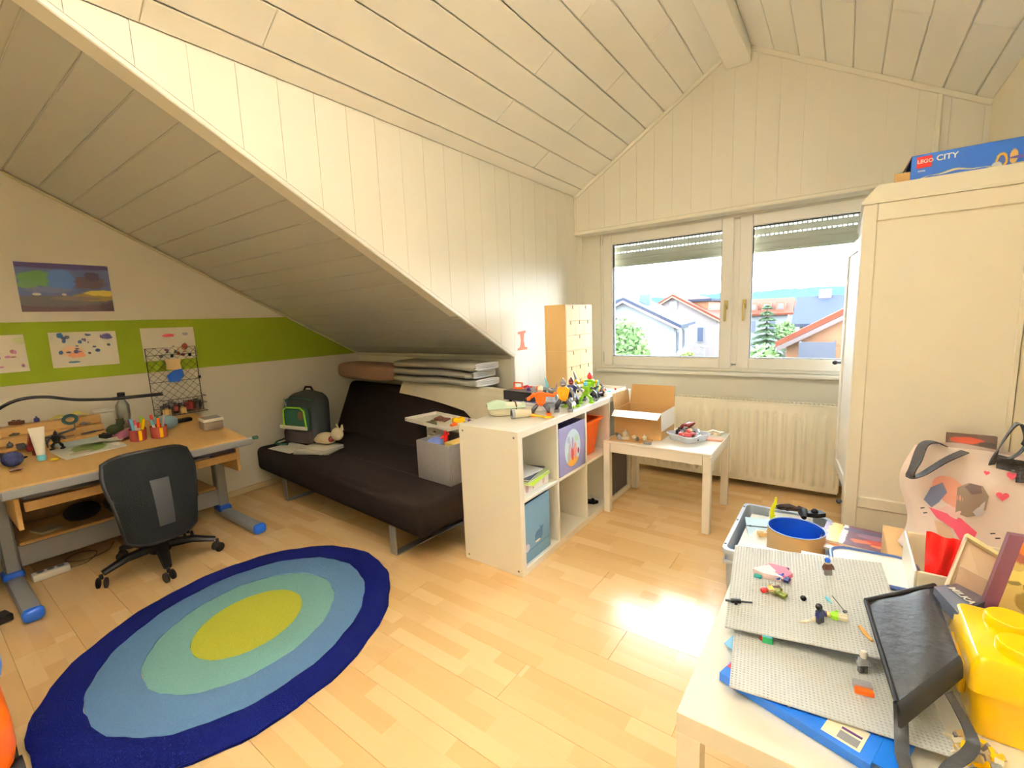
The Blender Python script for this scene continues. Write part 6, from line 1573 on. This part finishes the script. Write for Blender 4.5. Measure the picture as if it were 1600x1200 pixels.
# yellow building-brick storage box
yb = thing('yellow_storage_brick', 'big yellow brick-shaped storage box with round studs at the right photo edge', 'storage box', (0.375, 1.285, LT))
part('tub', loft(MB(), [rectloop(.124, .102, 0.001, .022, 5), rectloop(.131, .109, .085, .022, 5), rectloop(.131, .109, .128, .022, 5), rectloop(.127, .105, .128, .022, 5), rectloop(.120, .098, .005, .022, 5)], True, True), M_yellow, yb, 40)
part('lid', loft(MB(), [rectloop(.138, .116, .100, .014, 4), rectloop(.138, .116, .102, .014, 4), rectloop(.136, .114, .154, .014, 4), rectloop(.128, .106, .168, .012, 4), rectloop(.126, .104, .170, .012, 4)], False, True), M_yellow, yb, 40)
for (a, b) in ((-.055, -.048), (.055, -.048), (-.055, .052), (.055, .052)):
    part('stud', MB().lathe([(.040, .1695), (.0395, .186), (.036, .190)], 32, T(a, b, 0)), M_yellow, yb, 40)
part('handle_grip', MB().rbox(-.137, 0, .085, .012, .12, .07, .005, 2), M_yellow, yb)

# black pouch
pq = [Vector(v) for v in ((0.078, 1.335, 0.590), (0.222, 1.500, 0.592), (0.222, 1.185, 0.606), (0.118, 1.040, 0.560))]
def quad(u, v): return (pq[0]*(1-u)+pq[1]*u)*(1-v)+(pq[3]*(1-u)+pq[2]*u)*v
nrm = (pq[1]-pq[0]).cross(pq[3]-pq[0]).normalized()
if nrm.z < 0: nrm = -nrm
M_nyl = mat('black_nylon', (32, 33, 36), 0.55, var=0.1, scale=10, bump=0.25, bscale=60)
pch = thing('black_pouch', 'flat black nylon pouch with straps lying across the stud plates', 'bag', (0, 0, 0.0))
def puff(sg):
    return lambda u, v: quad(u, v)+nrm*sg*(0.020*(math.sin(PI*u)*math.sin(PI*v))**0.5+0.002*math.sin(9*u+4*v))
top = MB().sheet(puff(1), 18, 18, 0.0); top.sheet(puff(-1), 18, 18, 0.0)
part('pouch', top, M_nyl, pch, 60)
part('flap_edge', MB().tube([quad(u/10, 0)+nrm*0.004 for u in range(11)], 0.006, 8), M_blackp, pch, 60)
part('side_edge', MB().tube([quad(0, u/10)+nrm*0.003 for u in range(11)], 0.005, 8), M_blackp, pch, 60)
part('bottom_band', MB().sheet(lambda u, v: quad(u, 1)+(quad(u, 1)-quad(u, 0)).normalized()*0.020*v+Vector((0, 0, -0.03*v*v)), 12, 5, 0.006), M_blackp, pch, 60)
def ribbon(pts, w, th=0.002):
    P = smoothpath(pts, 8); n = len(P)-1
    def fn(u, v):
        i = min(int(u*n), n-1); f = u*n-i; p = P[i]*(1-f)+P[i+1]*f; d = (P[i+1]-P[i]).normalized()
        s = d.cross(Vector((0, 0, 1)));  s = s.normalized() if s.length > 1e-4 else Vector((1, 0, 0))
        return p+s*(v-.5)*w
    return MB().sheet(fn, n, 2, th)
part('strap', ribbon([(0.125, 1.06, 0.550), (0.128, 1.045, 0.515), (0.128, 1.02, 0.4995), (0.128, 0.97, 0.4990), (0.150, 0.935, 0.462), (0.165, 0.915, 0.458)], 0.022), M_nyl, pch, 40)
part('strap', ribbon([(0.20, 1.12, 0.565), (0.232, 1.09, 0.510), (0.222, 1.05, 0.505), (0.190, 1.00, 0.500), (0.168, 0.955, 0.480), (0.160, 0.925, 0.461)], 0.020), M_nyl, pch, 40)
# stuff under the pouch that holds it
magazine('magazine', 'white pad of paper under the black pouch on the stud plates', (0.195, 1.41, LT), (0, 0, 0.3), 0.11, 0.12, 0.020, M_paper)
heap('toy_brick_heap', 'small heap of yellow and clear toy bricks between pouch and yellow box', (0.235, 1.10, LT), 0.05, 0.06, 0.03, 40, [M_yellow, M_tan, M_grey, M_ivory], 0.007, 0.013, 21)
heap('toy_brick_heap', 'small heap of mixed toy bricks at the near edge of the low table', (0.245, 0.985, LT), 0.06, 0.05, 0.02, 40, [M_tan, M_blackp, M_ivory, M_grey, M_brown], 0.007, 0.013, 22)

# white bin, red bag, lids, cartons behind the yellow box
M_bin = mat('white_bin_plastic', (238, 228, 204), 0.4)
openbox('white_bin', 'open white bin holding a red plastic bag, behind the black pouch', 'bin', (0.335, 1.655, LT), 0.30, 0.27, 0.165, M_bin, 0.006, names=None)
rbp = [(0.205, 1.555, 0.715), (0.290, 1.560, 0.700), (0.290, 1.57, 0.47), (0.215, 1.565, 0.47)]
R_ = [Vector(v) for v in rbp]
def rfn(u, v):
    p = (R_[0]*(1-u)+R_[1]*u)*(1-v)+(R_[3]*(1-u)+R_[2]*u)*v
    return p+Vector((0, -0.022*(math.sin(PI*u)*math.sin(PI*v))**0.6+0.008*math.sin(11*u+5*v), 0))
rb = MB().sheet(rfn, 16, 16, 0.0); rb.sheet(lambda u, v: rfn(u, v)+Vector((0, 0.03*(math.sin(PI*u)*math.sin(PI*v))**0.5+0.002, 0)), 16, 16, 0.0)
solo('red_bag', rb, mat('glossy_red_film', (222, 30, 28), 0.18, var=0.15, scale=12), 'glossy red plastic bag stuffed upright in the white bin', 'bag', (0, 0, 0), smooth=40)
heap('toy_brick_heap', 'few brown and orange toy bricks at the bottom of the white bin', (0.235, 1.59, LT+0.007), 0.03, 0.03, 0.015, 20, [M_brown, M_orange, M_tan], 0.007, 0.012, 25)
wq = [Vector(v) for v in ((0.279, 1.565, 0.722), (0.353, 1.55, 0.681), (0.321, 1.456, 0.576), (0.232, 1.472, 0.594))]
wl = thing('white_box_lid', 'white box lid leaning against the bin with its hollow side up', 'box lid', (0, 0, 0))
nw = (wq[1]-wq[0]).cross(wq[3]-wq[0]).normalized()
if nw.y > 0: nw = -nw
def qp(q, u, v, h=0.0, nn=None): return (q[0]*(1-u)+q[1]*u)*(1-v)+(q[3]*(1-u)+q[2]*u)*v+nn*h
def slab(q, u0, u1, v0, v1, h0, h1, nn):
    vs = [qp(q, u, v, h, nn) for h in (h0, h1) for (u, v) in ((u0, v0), (u1, v0), (u1, v1), (u0, v1))]
    return MB().add(vs, [(3, 2, 1, 0), (4, 5, 6, 7), (0, 1, 5, 4), (1, 2, 6, 5), (2, 3, 7, 6), (3, 0, 4, 7)])
part('panel', slab(wq, 0, 1, 0, 1, -0.003, 0.0, nw), mat('beige_lid_card', (206, 178, 146), 0.6), wl, None)
part('rim', slab(wq, 0, 1, 0, 0.06, 0.0002, 0.018, nw), mat('cream_lid_edge', (240, 226, 170), 0.5), wl, None)
part('rim', slab(wq, 0, 0.05, 0.061, 1, 0.0002, 0.012, nw), M_bin, wl, None)
part('rim', slab(wq, 0.95, 1, 0.061, 1, 0.0002, 0.012, nw), mat('plum_edge', (110, 70, 80), 0.5), wl, None)
part('inner_card', slab(wq, 0.15, 0.949, 0.5, 0.98, 0.0002, 0.004, nw), mat('taupe_card', (160, 130, 104), 0.6), wl, None)
# support block behind lid
mq = [Vector(v) for v in ((0.213, 1.442, 0.620), (0.260, 1.486, 0.620), (0.309, 1.446, 0.616), (0.243, 1.347, 0.616))]
gb_ = thing('grey_carton', 'slanted dark grey carton with white capital letters beside the yellow box', 'box', (0, 0, 0))
ng = Vector((0, 0, 1))
part('body', slab(mq, 0, 1, 0, 1, -0.03, 0.0, ng), mat('blue_grey_card', (96, 104, 122), 0.4), gb_, None)
part('dark_band', slab(mq, 0.55, 1, 0.02, 0.98, 0.0002, 0.0012, ng), mat('plum_grey_card', (80, 70, 80), 0.45), gb_, None)
lx = (mq[3]-mq[0]).normalized(); ly = (mq[1]-mq[0]).normalized()
ML = Matrix((lx, ly, lx.cross(ly)*1)).transposed().to_4x4(); ML.translation = mq[0]*0.62+mq[1]*0.38+(mq[3]-mq[0])*0.12+Vector((0, 0, 0.0035))
lettering('MILKA', 0.022, mat('light_grey_print', (220, 218, 212), 0.5), gb_, ML, bold=0.0006)
gq = [Vector(v) for v in ((0.330, 1.445, 0.785), (0.50, 1.445, 0.785), (0.45, 1.425, 0.452), (0.270, 1.425, 0.452))]
gm = thing('game_carton', 'plum edged game carton with yellowish printed pictures behind the yellow box', 'box', (0, 0, 0))
nq = (gq[1]-gq[0]).cross(gq[3]-gq[0]).normalized()
if nq.y > 0: nq = -nq
part('body', slab(gq, 0, 1, 0, 1, -0.022, 0.0, nq), mat('plum_card', (104, 60, 80), 0.4), gm, None)
M_gp = blobs('game_print', (206, 186, 120), [(.22, .42, .05, .06, (90, 96, 50)), (.30, .25, .04, .04, (170, 50, 44)), (.24, .68, .06, .03, (120, 110, 64)), (.34, .66, .03, .05, (70, 66, 50)), (.20, .16, .05, .04, (60, 54, 70)), (.5, .9, .6, .10, (150, 84, 70)), (.3, .92, .08, .05, (240, 120, 60)), (.5, .72, .5, .05, (236, 214, 130)), (.65, .5, .12, .14, (90, 90, 50)), (.35, .55, .10, .08, (150, 130, 70)), (.3, .35, .08, .08, (120, 110, 60)), (.55, .3, .16, .06, (110, 100, 70)), (.85, .32, .06, .08, (180, 40, 40)), (.4, .2, .10, .08, (60, 50, 70)), (.75, .15, .1, .06, (150, 120, 60))], 'XZ', 0.4, 0.5)
part('printed_face', slab(gq, 0.14, 1, 0.0, 1, 0.0003, 0.0010, nq), M_gp, gm, None)

# box under the tote bag, tote bag, book behind
pb2 = thing('brown_carton', 'plain brown carton on the floor carrying the white tote bag', 'box', (0.345, 1.965, 0))
part('body', MB().box(-0.19, 0.21, -0.145, 0.125, 0, 0.505, 0.002), M_card, pb2, None)
part('tape', MB().box(-0.02, 0.02, -0.146, 0.125, 0.5052, 0.5056), M_tan, pb2, None)
tb_ = thing('tote_bag', 'white tote bag with black handles, pink hearts and a pink and grey animal print', 'bag', (0.335, 1.945, 0.507))
M_tote = mat('white_nonwoven', (236, 218, 210), 0.6, var=0.04, scale=6, bump=0.25, bscale=14)
out = [(-.155, .028), (-.130, .13), (-.142, .25), (-.128, .335), (-.060, .352), (.03, .345), (.12, .335), (.190, .345), (.212, .25), (.205, .10), (.195, .015), (.10, .004), (.0, .002), (-.08, .010)]
outc = []
def bagf(u, v, front):
    # u across, v up
    z = 0.004+0.345*v
    xl = -.150+.022*math.sin(2.2*v*PI)*0.8+0.014*v; xr = .200+0.012*math.sin(2.5*v)
    x = xl+(xr-xl)*u
    b = math.sin(PI*min(max(u, 0), 1))**0.45
    d = (0.090-0.062*v**1.3)*b+0.008*math.sin(7*u+6*v)*b+0.005*math.sin(15*u-9*v)*b
    return (x, -d if front else d, z+0.010*math.sin(5*u)*v)
bagm = MB().sheet(lambda u, v: bagf(u, v, True), 32, 28, 0.0); bagm.sheet(lambda u, v: bagf(u, v, False), 32, 28, 0.0)
part('bag_body', bagm, M_tote, tb_, 60)
def bp_(u, v, off=0.0): a = bagf(u, v, True); return Vector((a[0], a[1]-0.003-off, a[2]))
def patch(nm, poly, m, off=0.0, n=6):
    """printed patch following the bag front: poly in (u, v)"""
    c = (sum(p[0] for p in poly)/len(poly), sum(p[1] for p in poly)/len(poly))
    k = len(poly); vs = [bp_(c[0], c[1], off)]; fs = []
    for r_ in range(1, n+1):
        for (a, b) in poly: vs.append(bp_(c[0]+(a-c[0])*r_/n, c[1]+(b-c[1])*r_/n, off))
    for i in range(k): fs.append((0, 1+i, 1+(i+1) % k))
    for r_ in range(n-1):
        for i in range(k):
            a = 1+r_*k; b = a+k; fs.append((a+i, b+i, b+(i+1) % k, a+(i+1) % k))
    part(nm, MB().add(vs, fs), m, tb_, 60)
def ell(cx, cy, rx, ry, rot=0.0, n=20, f=None):
    o = []
    for i in range(n):
        a = 2*PI*i/n; x, y = rx*math.cos(a), ry*math.sin(a)
        o.append((cx+x*math.cos(rot)-y*math.sin(rot), cy+x*math.sin(rot)+y*math.cos(rot)))
    return o
M_pk1 = mat('rose_print', (214, 80, 110), 0.6); M_pk2 = mat('salmon_print', (226, 160, 140), 0.6); M_gp1 = mat('taupe_print', (130, 112, 94), 0.6); M_bl1 = mat('grey_blue_print', (120, 126, 160), 0.6); M_lp = mat('pale_pink_print', (240, 200, 196), 0.6)
patch('print_patch', ell(.33, .60, .10, .16, 0.6), M_pk2)
patch('print_patch', [(.14, .50), (.20, .62), (.27, .68), (.30, .60), (.24, .50), (.18, .44)], M_bl1, 0.0006)
patch('print_patch', [(.33, .44), (.36, .66), (.42, .72), (.50, .72), (.54, .64), (.52, .52), (.46, .45), (.40, .42)], M_gp1, 0.0006)
patch('print_patch', [(.40, .68), (.43, .72), (.49, .715), (.50, .66), (.44, .63)], mat('dark_brown_print', (70, 50, 46), 0.6), 0.0012)
patch('print_patch', [(.44, .48), (.52, .60), (.50, .47), (.46, .44)], mat('pale_grey_print', (206, 200, 206), 0.6), 0.0012)
patch('print_patch', [(.20, .42), (.30, .50), (.37, .46), (.33, .38), (.24, .36)], M_lp, 0.0006)
patch('print_patch', [(.16, .44), (.26, .42), (.36, .40), (.46, .30), (.44, .22), (.36, .20), (.30, .30), (.20, .36)], M_pk1, 0.0012)
patch('print_patch', [(.18, .34), (.27, .32), (.32, .20), (.28, .15), (.21, .20)], mat('beige_print', (206, 170, 140), 0.6), 0.0018)
patch('print_patch', [(.33, .16), (.38, .19), (.43, .16), (.38, .13)], mat('dark_brown_print', 0), 0.0018, 3)
for (a, b) in ((.10, .42), (.11, .38), (.54, .32), (.57, .29)): patch('print_mark', [(a, b), (a+.03, b+.012), (a+.034, b+.004), (a+.004, b-.010)], M_ink, 0.0006, 2)
def heart(cx, cy, s): return [(cx+s*0.062*(16*math.sin(t)**3)/16*1.0, cy+s*0.066*(13*math.cos(t)-5*math.cos(2*t)-2*math.cos(3*t)-math.cos(4*t))/16) for t in [2*PI*i/24 for i in range(24)]]
for (u, v, s) in ((.66, .84, .55), (.62, .66, .65), (.51, .83, .3), (.66, .26, .35)): patch('heart', heart(u, v, s), M_pk1, 0.0006, 4)
M_hand = mat('black_webbing', (42, 38, 38), 0.75, var=0.1, scale=30, bump=0.3, bscale=160)
part('handle', ribbon([(-0.015, -0.048, 0.352), (-0.06, -0.075, 0.325), (-0.115, -0.095, 0.275), (-0.140, -0.095, 0.265), (-0.128, -0.085, 0.315), (-0.112, -0.065, 0.365), (-0.085, -0.045, 0.372), (-0.06, -0.034, 0.360)], 0.028, 0.003), M_hand, tb_, 50)
part('handle', ribbon([(0.045, -0.048, 0.320), (0.055, -0.055, 0.375), (0.080, -0.058, 0.445), (0.094, -0.056, 0.445), (0.106, -0.054, 0.39), (0.085, -0.053, 0.35), (0.060, -0.05, 0.345)], 0.022, 0.003), M_hand, tb_, 50)
part('handle_patch', MB().add([tuple(bp_(u, v, 0.001)) for (u, v) in ((.55, .99), (.78, .97), (.80, .80), (.69, .79), (.685, .87), (.56, .88))]+[tuple(bp_(u, v, -0.003)) for (u, v) in ((.55, .99), (.78, .97), (.80, .80), (.69, .79), (.685, .87), (.56, .88))], [(0, 1, 2, 3, 4, 5), (11, 10, 9, 8, 7, 6)]+[(i, (i+1) % 6, 6+(i+1) % 6, 6+i) for i in range(6)]), M_hand, tb_, None)
pf = thing('picture_book', 'brown hardback with a red streak standing behind the tote bag by the wardrobe', 'book', (0.455, 2.560, 0.2562), 0, None, (-0.10, 0, 0))
part('cover', MB().box(-0.075, 0.075, 0.0, 0.004, 0, 0.510), blobs('brown_red_print', (96, 76, 66), [(.4, .95, .4, .03, (196, 84, 60)), (.8, .93, .2, .02, (60, 50, 46)), (.5, .5, .3, .2, (120, 60, 50))], 'XZ', 0.4), pf, None)
part('pages', MB().box(-0.072, 0.072, 0.0042, 0.022, 0.003, 0.506), M_paper, pf, None)
part('back_cover', MB().box(-0.075, 0.075, 0.0222, 0.026, 0, 0.510), M_brown, pf, None)
# ================================================================== OUTSIDE THE WINDOW
GZ = -5.0
struct('ground', MB().box(-120, 120, 5.5, 190, GZ-0.3, GZ), mat('outdoor_ground', (60, 66, 52), 0.95, var=0.3, scale=0.3))
struct('house_wall', MB().box(-6, 5, YW+0.201, YW+0.24, GZ-0.3, 0.75), mat('own_facade', (90, 86, 80), 0.8))
M_hwall = mat('white_render', (84, 86, 88), 0.85, var=0.03, scale=0.5)
M_hcream = mat('cream_render', (88, 76, 57), 0.85, var=0.03, scale=0.5)
M_slate = mat('blue_slate', (34, 38, 50), 0.85, spec=0.1, var=0.25, scale=3.0, stretch=(1, 1, 9))
M_rtile = mat('red_tiles', (74, 34, 22), 0.85, spec=0.1, var=0.2, scale=3.0)
M_hwood = mat('orange_timber', (92, 54, 22), 0.7, var=0.15, scale=2.0)
M_hwin = mat('far_window_glass', (48, 52, 66), 0.2)
M_hbalc = mat('dark_balcony_boards', (26, 28, 40), 0.7)
def house(label, loc, rz, w, d, ze, zr, m_wall, m_roof, wins=(), side_wins=(), chim=None, ridge='y', over=0.4, m_verge=None):
    """gable house: local x in [-w, 0], y in [0, d]; ground at GZ, eaves ze, ridge zr (world z)"""
    o = thing('house', label, 'house', (loc[0], loc[1], GZ), rz)
    e, r = ze-GZ, zr-GZ
    if ridge == 'y':
        part('wall', MB().prism([(-w, 0), (0, 0), (0, e), (-w/2, r), (-w, e)], 0, d, 'y'), m_wall, o, None)
        k = (r-e)/(w/2); t = 0.16
        for q in (-1, 1):
            x0, x1 = (-w/2, over) if q > 0 else (-w/2, -w-over)
            z1 = r-k*(w/2+over)
            part('roof', MB().prism([(x0, r+0.02), (x1, z1+0.02), (x1, z1+0.02+t), (x0, r+0.02+t)], -over, d+over, 'y'), m_roof, o, None)
            if m_verge: part('verge', MB().prism([(x0, r-0.12), (x1, z1-0.12), (x1, z1+0.01), (x0, r+0.01)], -over, -over+0.08, 'y'), m_verge, o, None)
    else:
        part('wall', MB().prism([(0, 0), (d, 0), (d, e), (d/2, r), (0, e)], -w, 0, 'x'), m_wall, o, None)
        k = (r-e)/(d/2); t = 0.16
        for q in (-1, 1):
            y0, y1 = d/2, (-over if q < 0 else d+over); z1 = r-k*(d/2+over)
            part('roof', MB().prism([(y0, r+0.02), (y1, z1+0.02), (y1, z1+0.02+t), (y0, r+0.02+t)], -w-over, over, 'x'), m_roof, o, None)
    for (a, b, z, h) in wins:
        f = part('window', MB().box(a, b, -0.06, 0.0, z-GZ, z-GZ+h), M_hwall, o, None)
        part('pane', MB().box(a+0.07, b-0.07, -0.08, -0.061, z-GZ+0.07, z-GZ+h-0.07), M_hwin, f, None)
    for (a, b, z, h) in side_wins:
        f = part('window', MB().box(0.0, 0.06, a, b, z-GZ, z-GZ+h), M_hwall, o, None)
        part('pane', MB().box(0.061, 0.08, a+0.07, b-0.07, z-GZ+0.07, z-GZ+h-0.07), M_hwin, f, None)
    if chim:
        x, y, z0, z1, m = chim
        part('chimney', MB().box(x-0.3, x+0.3, y-0.3, y+0.3, z0-GZ, z1-GZ), m, o, None)
    return o
house('white gabled house with a blue slate roof in the left window pane', (-7.40, 25.0), math.radians(10), 5.3, 9.0, 0.70, 2.10, M_hwall, M_slate, (), ((1.0, 1.9, -0.9, 1.2), (4.5, 5.4, -0.9, 1.2), (1.0, 1.9, -3.4, 1.2), (4.5, 5.4, -3.4, 1.2)), (-2.0, 3.0, 1.4, 2.5, mat('bluish_chimney', (51, 67, 73), 0.8)), m_verge=mat('pinkish_verge', (89, 67, 67), 0.7))
h2 = house('white house with a tall pink gable behind the slate roofed one', (-8.45, 40.0), 0.0, 6.9, 11.0, 0.75, 2.72, mat('pink_white_render', (88, 78, 76), 0.85), M_rtile, ((-3.8, -3.1, 1.6, 0.7), (-4.4, -3.2, -0.4, 1.0), (-1.5, -0.9, -1.2, 1.3), (-1.5, -0.9, -3.6, 1.3)), m_verge=mat('salmon_verge', (99, 64, 49), 0.7))
part('dormer', MB().box(-2.6, -0.9, 1.2, 9.5, 6.1, 7.2), M_hwood, h2, None); part('dormer_roof', MB().box(-3.0, -0.6, 0.9, 9.8, 7.2, 7.4), M_slate, h2, None)
house('house with a broad blue slate roof and pink chimney in the right pane', (3.6, 30.0), 0.0, 5.6, 6.0, 0.45, 1.80, M_hcream, M_slate, ((-5.2, -4.4, -0.9, 0.9), (-3.0, -2.2, -0.9, 0.9)), None or (), (-4.6, 3.0, 1.6, 2.35, mat('pink_chimney', (96, 67, 67), 0.8)), 'x')
h4 = house('nearest house with an orange timber gable and dark balcony in the right pane', (3.6, 15.0), 0.0, 4.9, 7.0, 0.36, 1.75, M_hwood, M_rtile, ((-4.0, -3.4, -1.9, 0.9),), (), None, 'y', 0.25, mat('brown_verge', (60, 46, 44), 0.7))
part('lower_wall', MB().box(-4.9, 0.02, -0.10, -0.005, 0.0, GZ*-1-0.15), M_hwall, h4, None)
bl = part('balcony', MB().box(-4.55, -3.75, -0.75, -0.11, 5.05-0.15, 5.05-0.05), M_hbalc, h4, None)
part('balustrade', MB().box(-4.55, -3.75, -0.78, -0.74, 4.95, 5.42).box(-4.55, -4.51, -0.74, -0.11, 4.95, 5.42).box(-3.79, -3.75, -0.74, -0.11, 4.95, 5.42), M_hbalc, h4, None)
h5 = house('red roofed row house with orange dormers at the left of the right pane', (-3.9, 45.0), math.radians(4), 3.2, 8.0, 0.9, 2.1, M_hwall, M_rtile, ((-2.9, -2.3, -0.6, 1.0), (-1.4, -0.8, -0.6, 1.0), (-2.9, -2.3, -2.8, 1.0)), (), None, 'x')
for q in (-3.0, -2.0, -0.9):
    part('dormer', MB().box(q, q+0.7, 0.4, 3.0, 6.2, 6.9), mat('orange_dormer', (100, 46, 16), 0.7), h5, None)
    part('dormer_window', MB().box(q+0.15, q+0.55, 0.36, 0.399, 6.3, 6.75), M_hwin, h5, None)
house('small white house with a dark verge beyond the conifer', (-3.4, 57.0), math.radians(-6), 2.6, 6.0, 0.1, 1.25, M_hwall, M_slate, ((-1.9, -1.5, -0.2, 0.7),))
house('distant red roofed house left of the slate roof', (-3.1, 70.0), 0.0, 2.6, 6.0, 1.0, 2.2, M_hwall, M_rtile, ((-1.8, -1.3, -0.3, 0.9),), (), None, 'x')
# trees
def crown(mb, c, rx, ry, rz, n, s, seed, shape=None):
    random.seed(seed)
    for i in range(n):
        while True:
            p = Vector((random.uniform(-1, 1), random.uniform(-1, 1), random.uniform(-1, 1)))
            if 0.3 < p.length <= 1: break
        k = 1+0.28*mnoise.noise(Vector((p.x*1.7+seed, p.y*1.7, p.z*1.7)))
        q = Vector((c[0]+p.x*rx*k, c[1]+p.y*ry*k, c[2]+p.z*rz*k))
        a = Vector((random.uniform(-1, 1), random.uniform(-1, 1), random.uniform(-1, 1))).normalized(); b = a.orthogonal().normalized()
        ss = s*random.uniform(.6, 1.3)
        mb.add([q-a*ss, q-b*ss*.6, q+a*ss, q+b*ss*.6], [(0, 1, 2, 3)])
    return mb
def tree(label, x, y, zc, rx, rz, n, s, m, seed, name='leafy_tree'):
    o = thing(name, label, 'tree', (x, y, GZ))
    part('trunk', MB().tube([(0, 0, 0), (0.05, 0, (zc-GZ)*0.5), (0, 0, zc-GZ)], [0.16, 0.12, 0.05], 8), mat('bark', (48, 40, 32), 0.9), o)
    cm = link('crown', mesh('crown', crown(MB(), (0, 0, zc-GZ), rx, rx, rz, n, s, seed), m, None, False), o, kind='stuff')
    return o
M_leaf = mat('fresh_green_leaves', (62, 86, 36), 0.8, var=0.35, scale=2.5)
M_leaf2 = mat('dark_conifer_needles', (46, 66, 38), 0.8, var=0.3, scale=3)
M_leaf3 = mat('yellow_green_leaves', (80, 94, 28), 0.8, var=0.3, scale=3)
tree('big fresh green leafy tree in front of the white house, left pane', -4.95, 12.0, 0.10, 0.75, 1.25, 2600, 0.085, M_leaf, 2)
tree('second lower green tree at the left edge of the left pane', -6.30, 14.0, -0.6, 0.7, 1.3, 1600, 0.09, M_leaf, 4)
tree('round yellow green bush at the street corner in the left pane', -6.45, 24.0, -1.15, 0.42, 0.5, 500, 0.09, M_leaf3, 5, 'round_bush')
tree('small round green tree beside the street in the right pane', -2.45, 27.3, 0.1, 0.5, 0.55, 500, 0.11, M_leaf, 6)
tree('low green shrub at the foot of the conifer in the right pane', -1.75, 13.5, -0.1, 0.45, 0.5, 500, 0.09, M_leaf, 7, 'round_bush')
cf = thing('conifer', 'layered green conifer standing in the right pane', 'tree', (-2.80, 23.2, GZ))
part('trunk', MB().tube([(0, 0, 0), (0, 0, 6.4)], [0.12, 0.02], 8), mat('bark', 0), cf)
cmb = MB(); random.seed(12)
for lv in range(15):
    z = 2.9+3.5*lv/14; R_c = 1.15*(1-lv/15.5)
    for q in range(12):
        a = 2*PI*(q+0.5*(lv % 2))/12+random.uniform(-.15, .15)
        for j in range(5):
            r_ = R_c*(j+1)/5*random.uniform(.85, 1.1); c = Vector((r_*math.cos(a), r_*math.sin(a), z-0.22*(j+1)/5*R_c+random.uniform(-.03, .03)))
            d = Vector((math.cos(a), math.sin(a), -.25))*0.14; e = Vector((-math.sin(a), math.cos(a), 0))*0.10
            cmb.add([c-d, c-e, c+d, c+e], [(0, 1, 2, 3)])
            cmb.add([c-d+Vector((0, 0, .05)), c-Vector((0, 0, .05)), c+d, c+Vector((0, 0, .07))], [(0, 1, 2, 3)])
link('crown', mesh('crown', cmb, M_leaf2, None, False), cf, kind='stuff')
# wooded hills
def hill(y, base, amp, seed, x0=-90, x1=70):
    P = []
    for i in range(81):
        x = x0+(x1-x0)*i/80
        P.append((x, base+amp*mnoise.noise(Vector((x*0.06+seed, 0, 0)))+0.35*amp*mnoise.noise(Vector((x*0.35+seed, 3, 0)))))
    return MB().prism([(x1, GZ), (x0, GZ)][::-1][0:0]+[(x0, GZ)]+P+[(x1, GZ)], y, y+25, 'y')
struct('hill_near', hill(115, 3.9, 1.1, 4.2), mat('wooded_hill', (44, 68, 58), 0.95, var=0.25, scale=0.4))
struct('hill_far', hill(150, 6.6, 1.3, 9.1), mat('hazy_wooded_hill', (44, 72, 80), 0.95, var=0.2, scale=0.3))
# street lamp, cars
sl_ = thing('street_lamp', 'slim street lamp in front of the pink gabled house', 'street lamp', (-7.0, 30.0, GZ))
part('post', MB().cyl((0, 0, 0), (0, 0, 4.1), 0.06, 0.04, n=10), M_steel, sl_); part('lamp_head', MB().rbox(0, 0, 4.16, 0.5, 0.25, 0.12, 0.05, 2), M_steel, sl_)
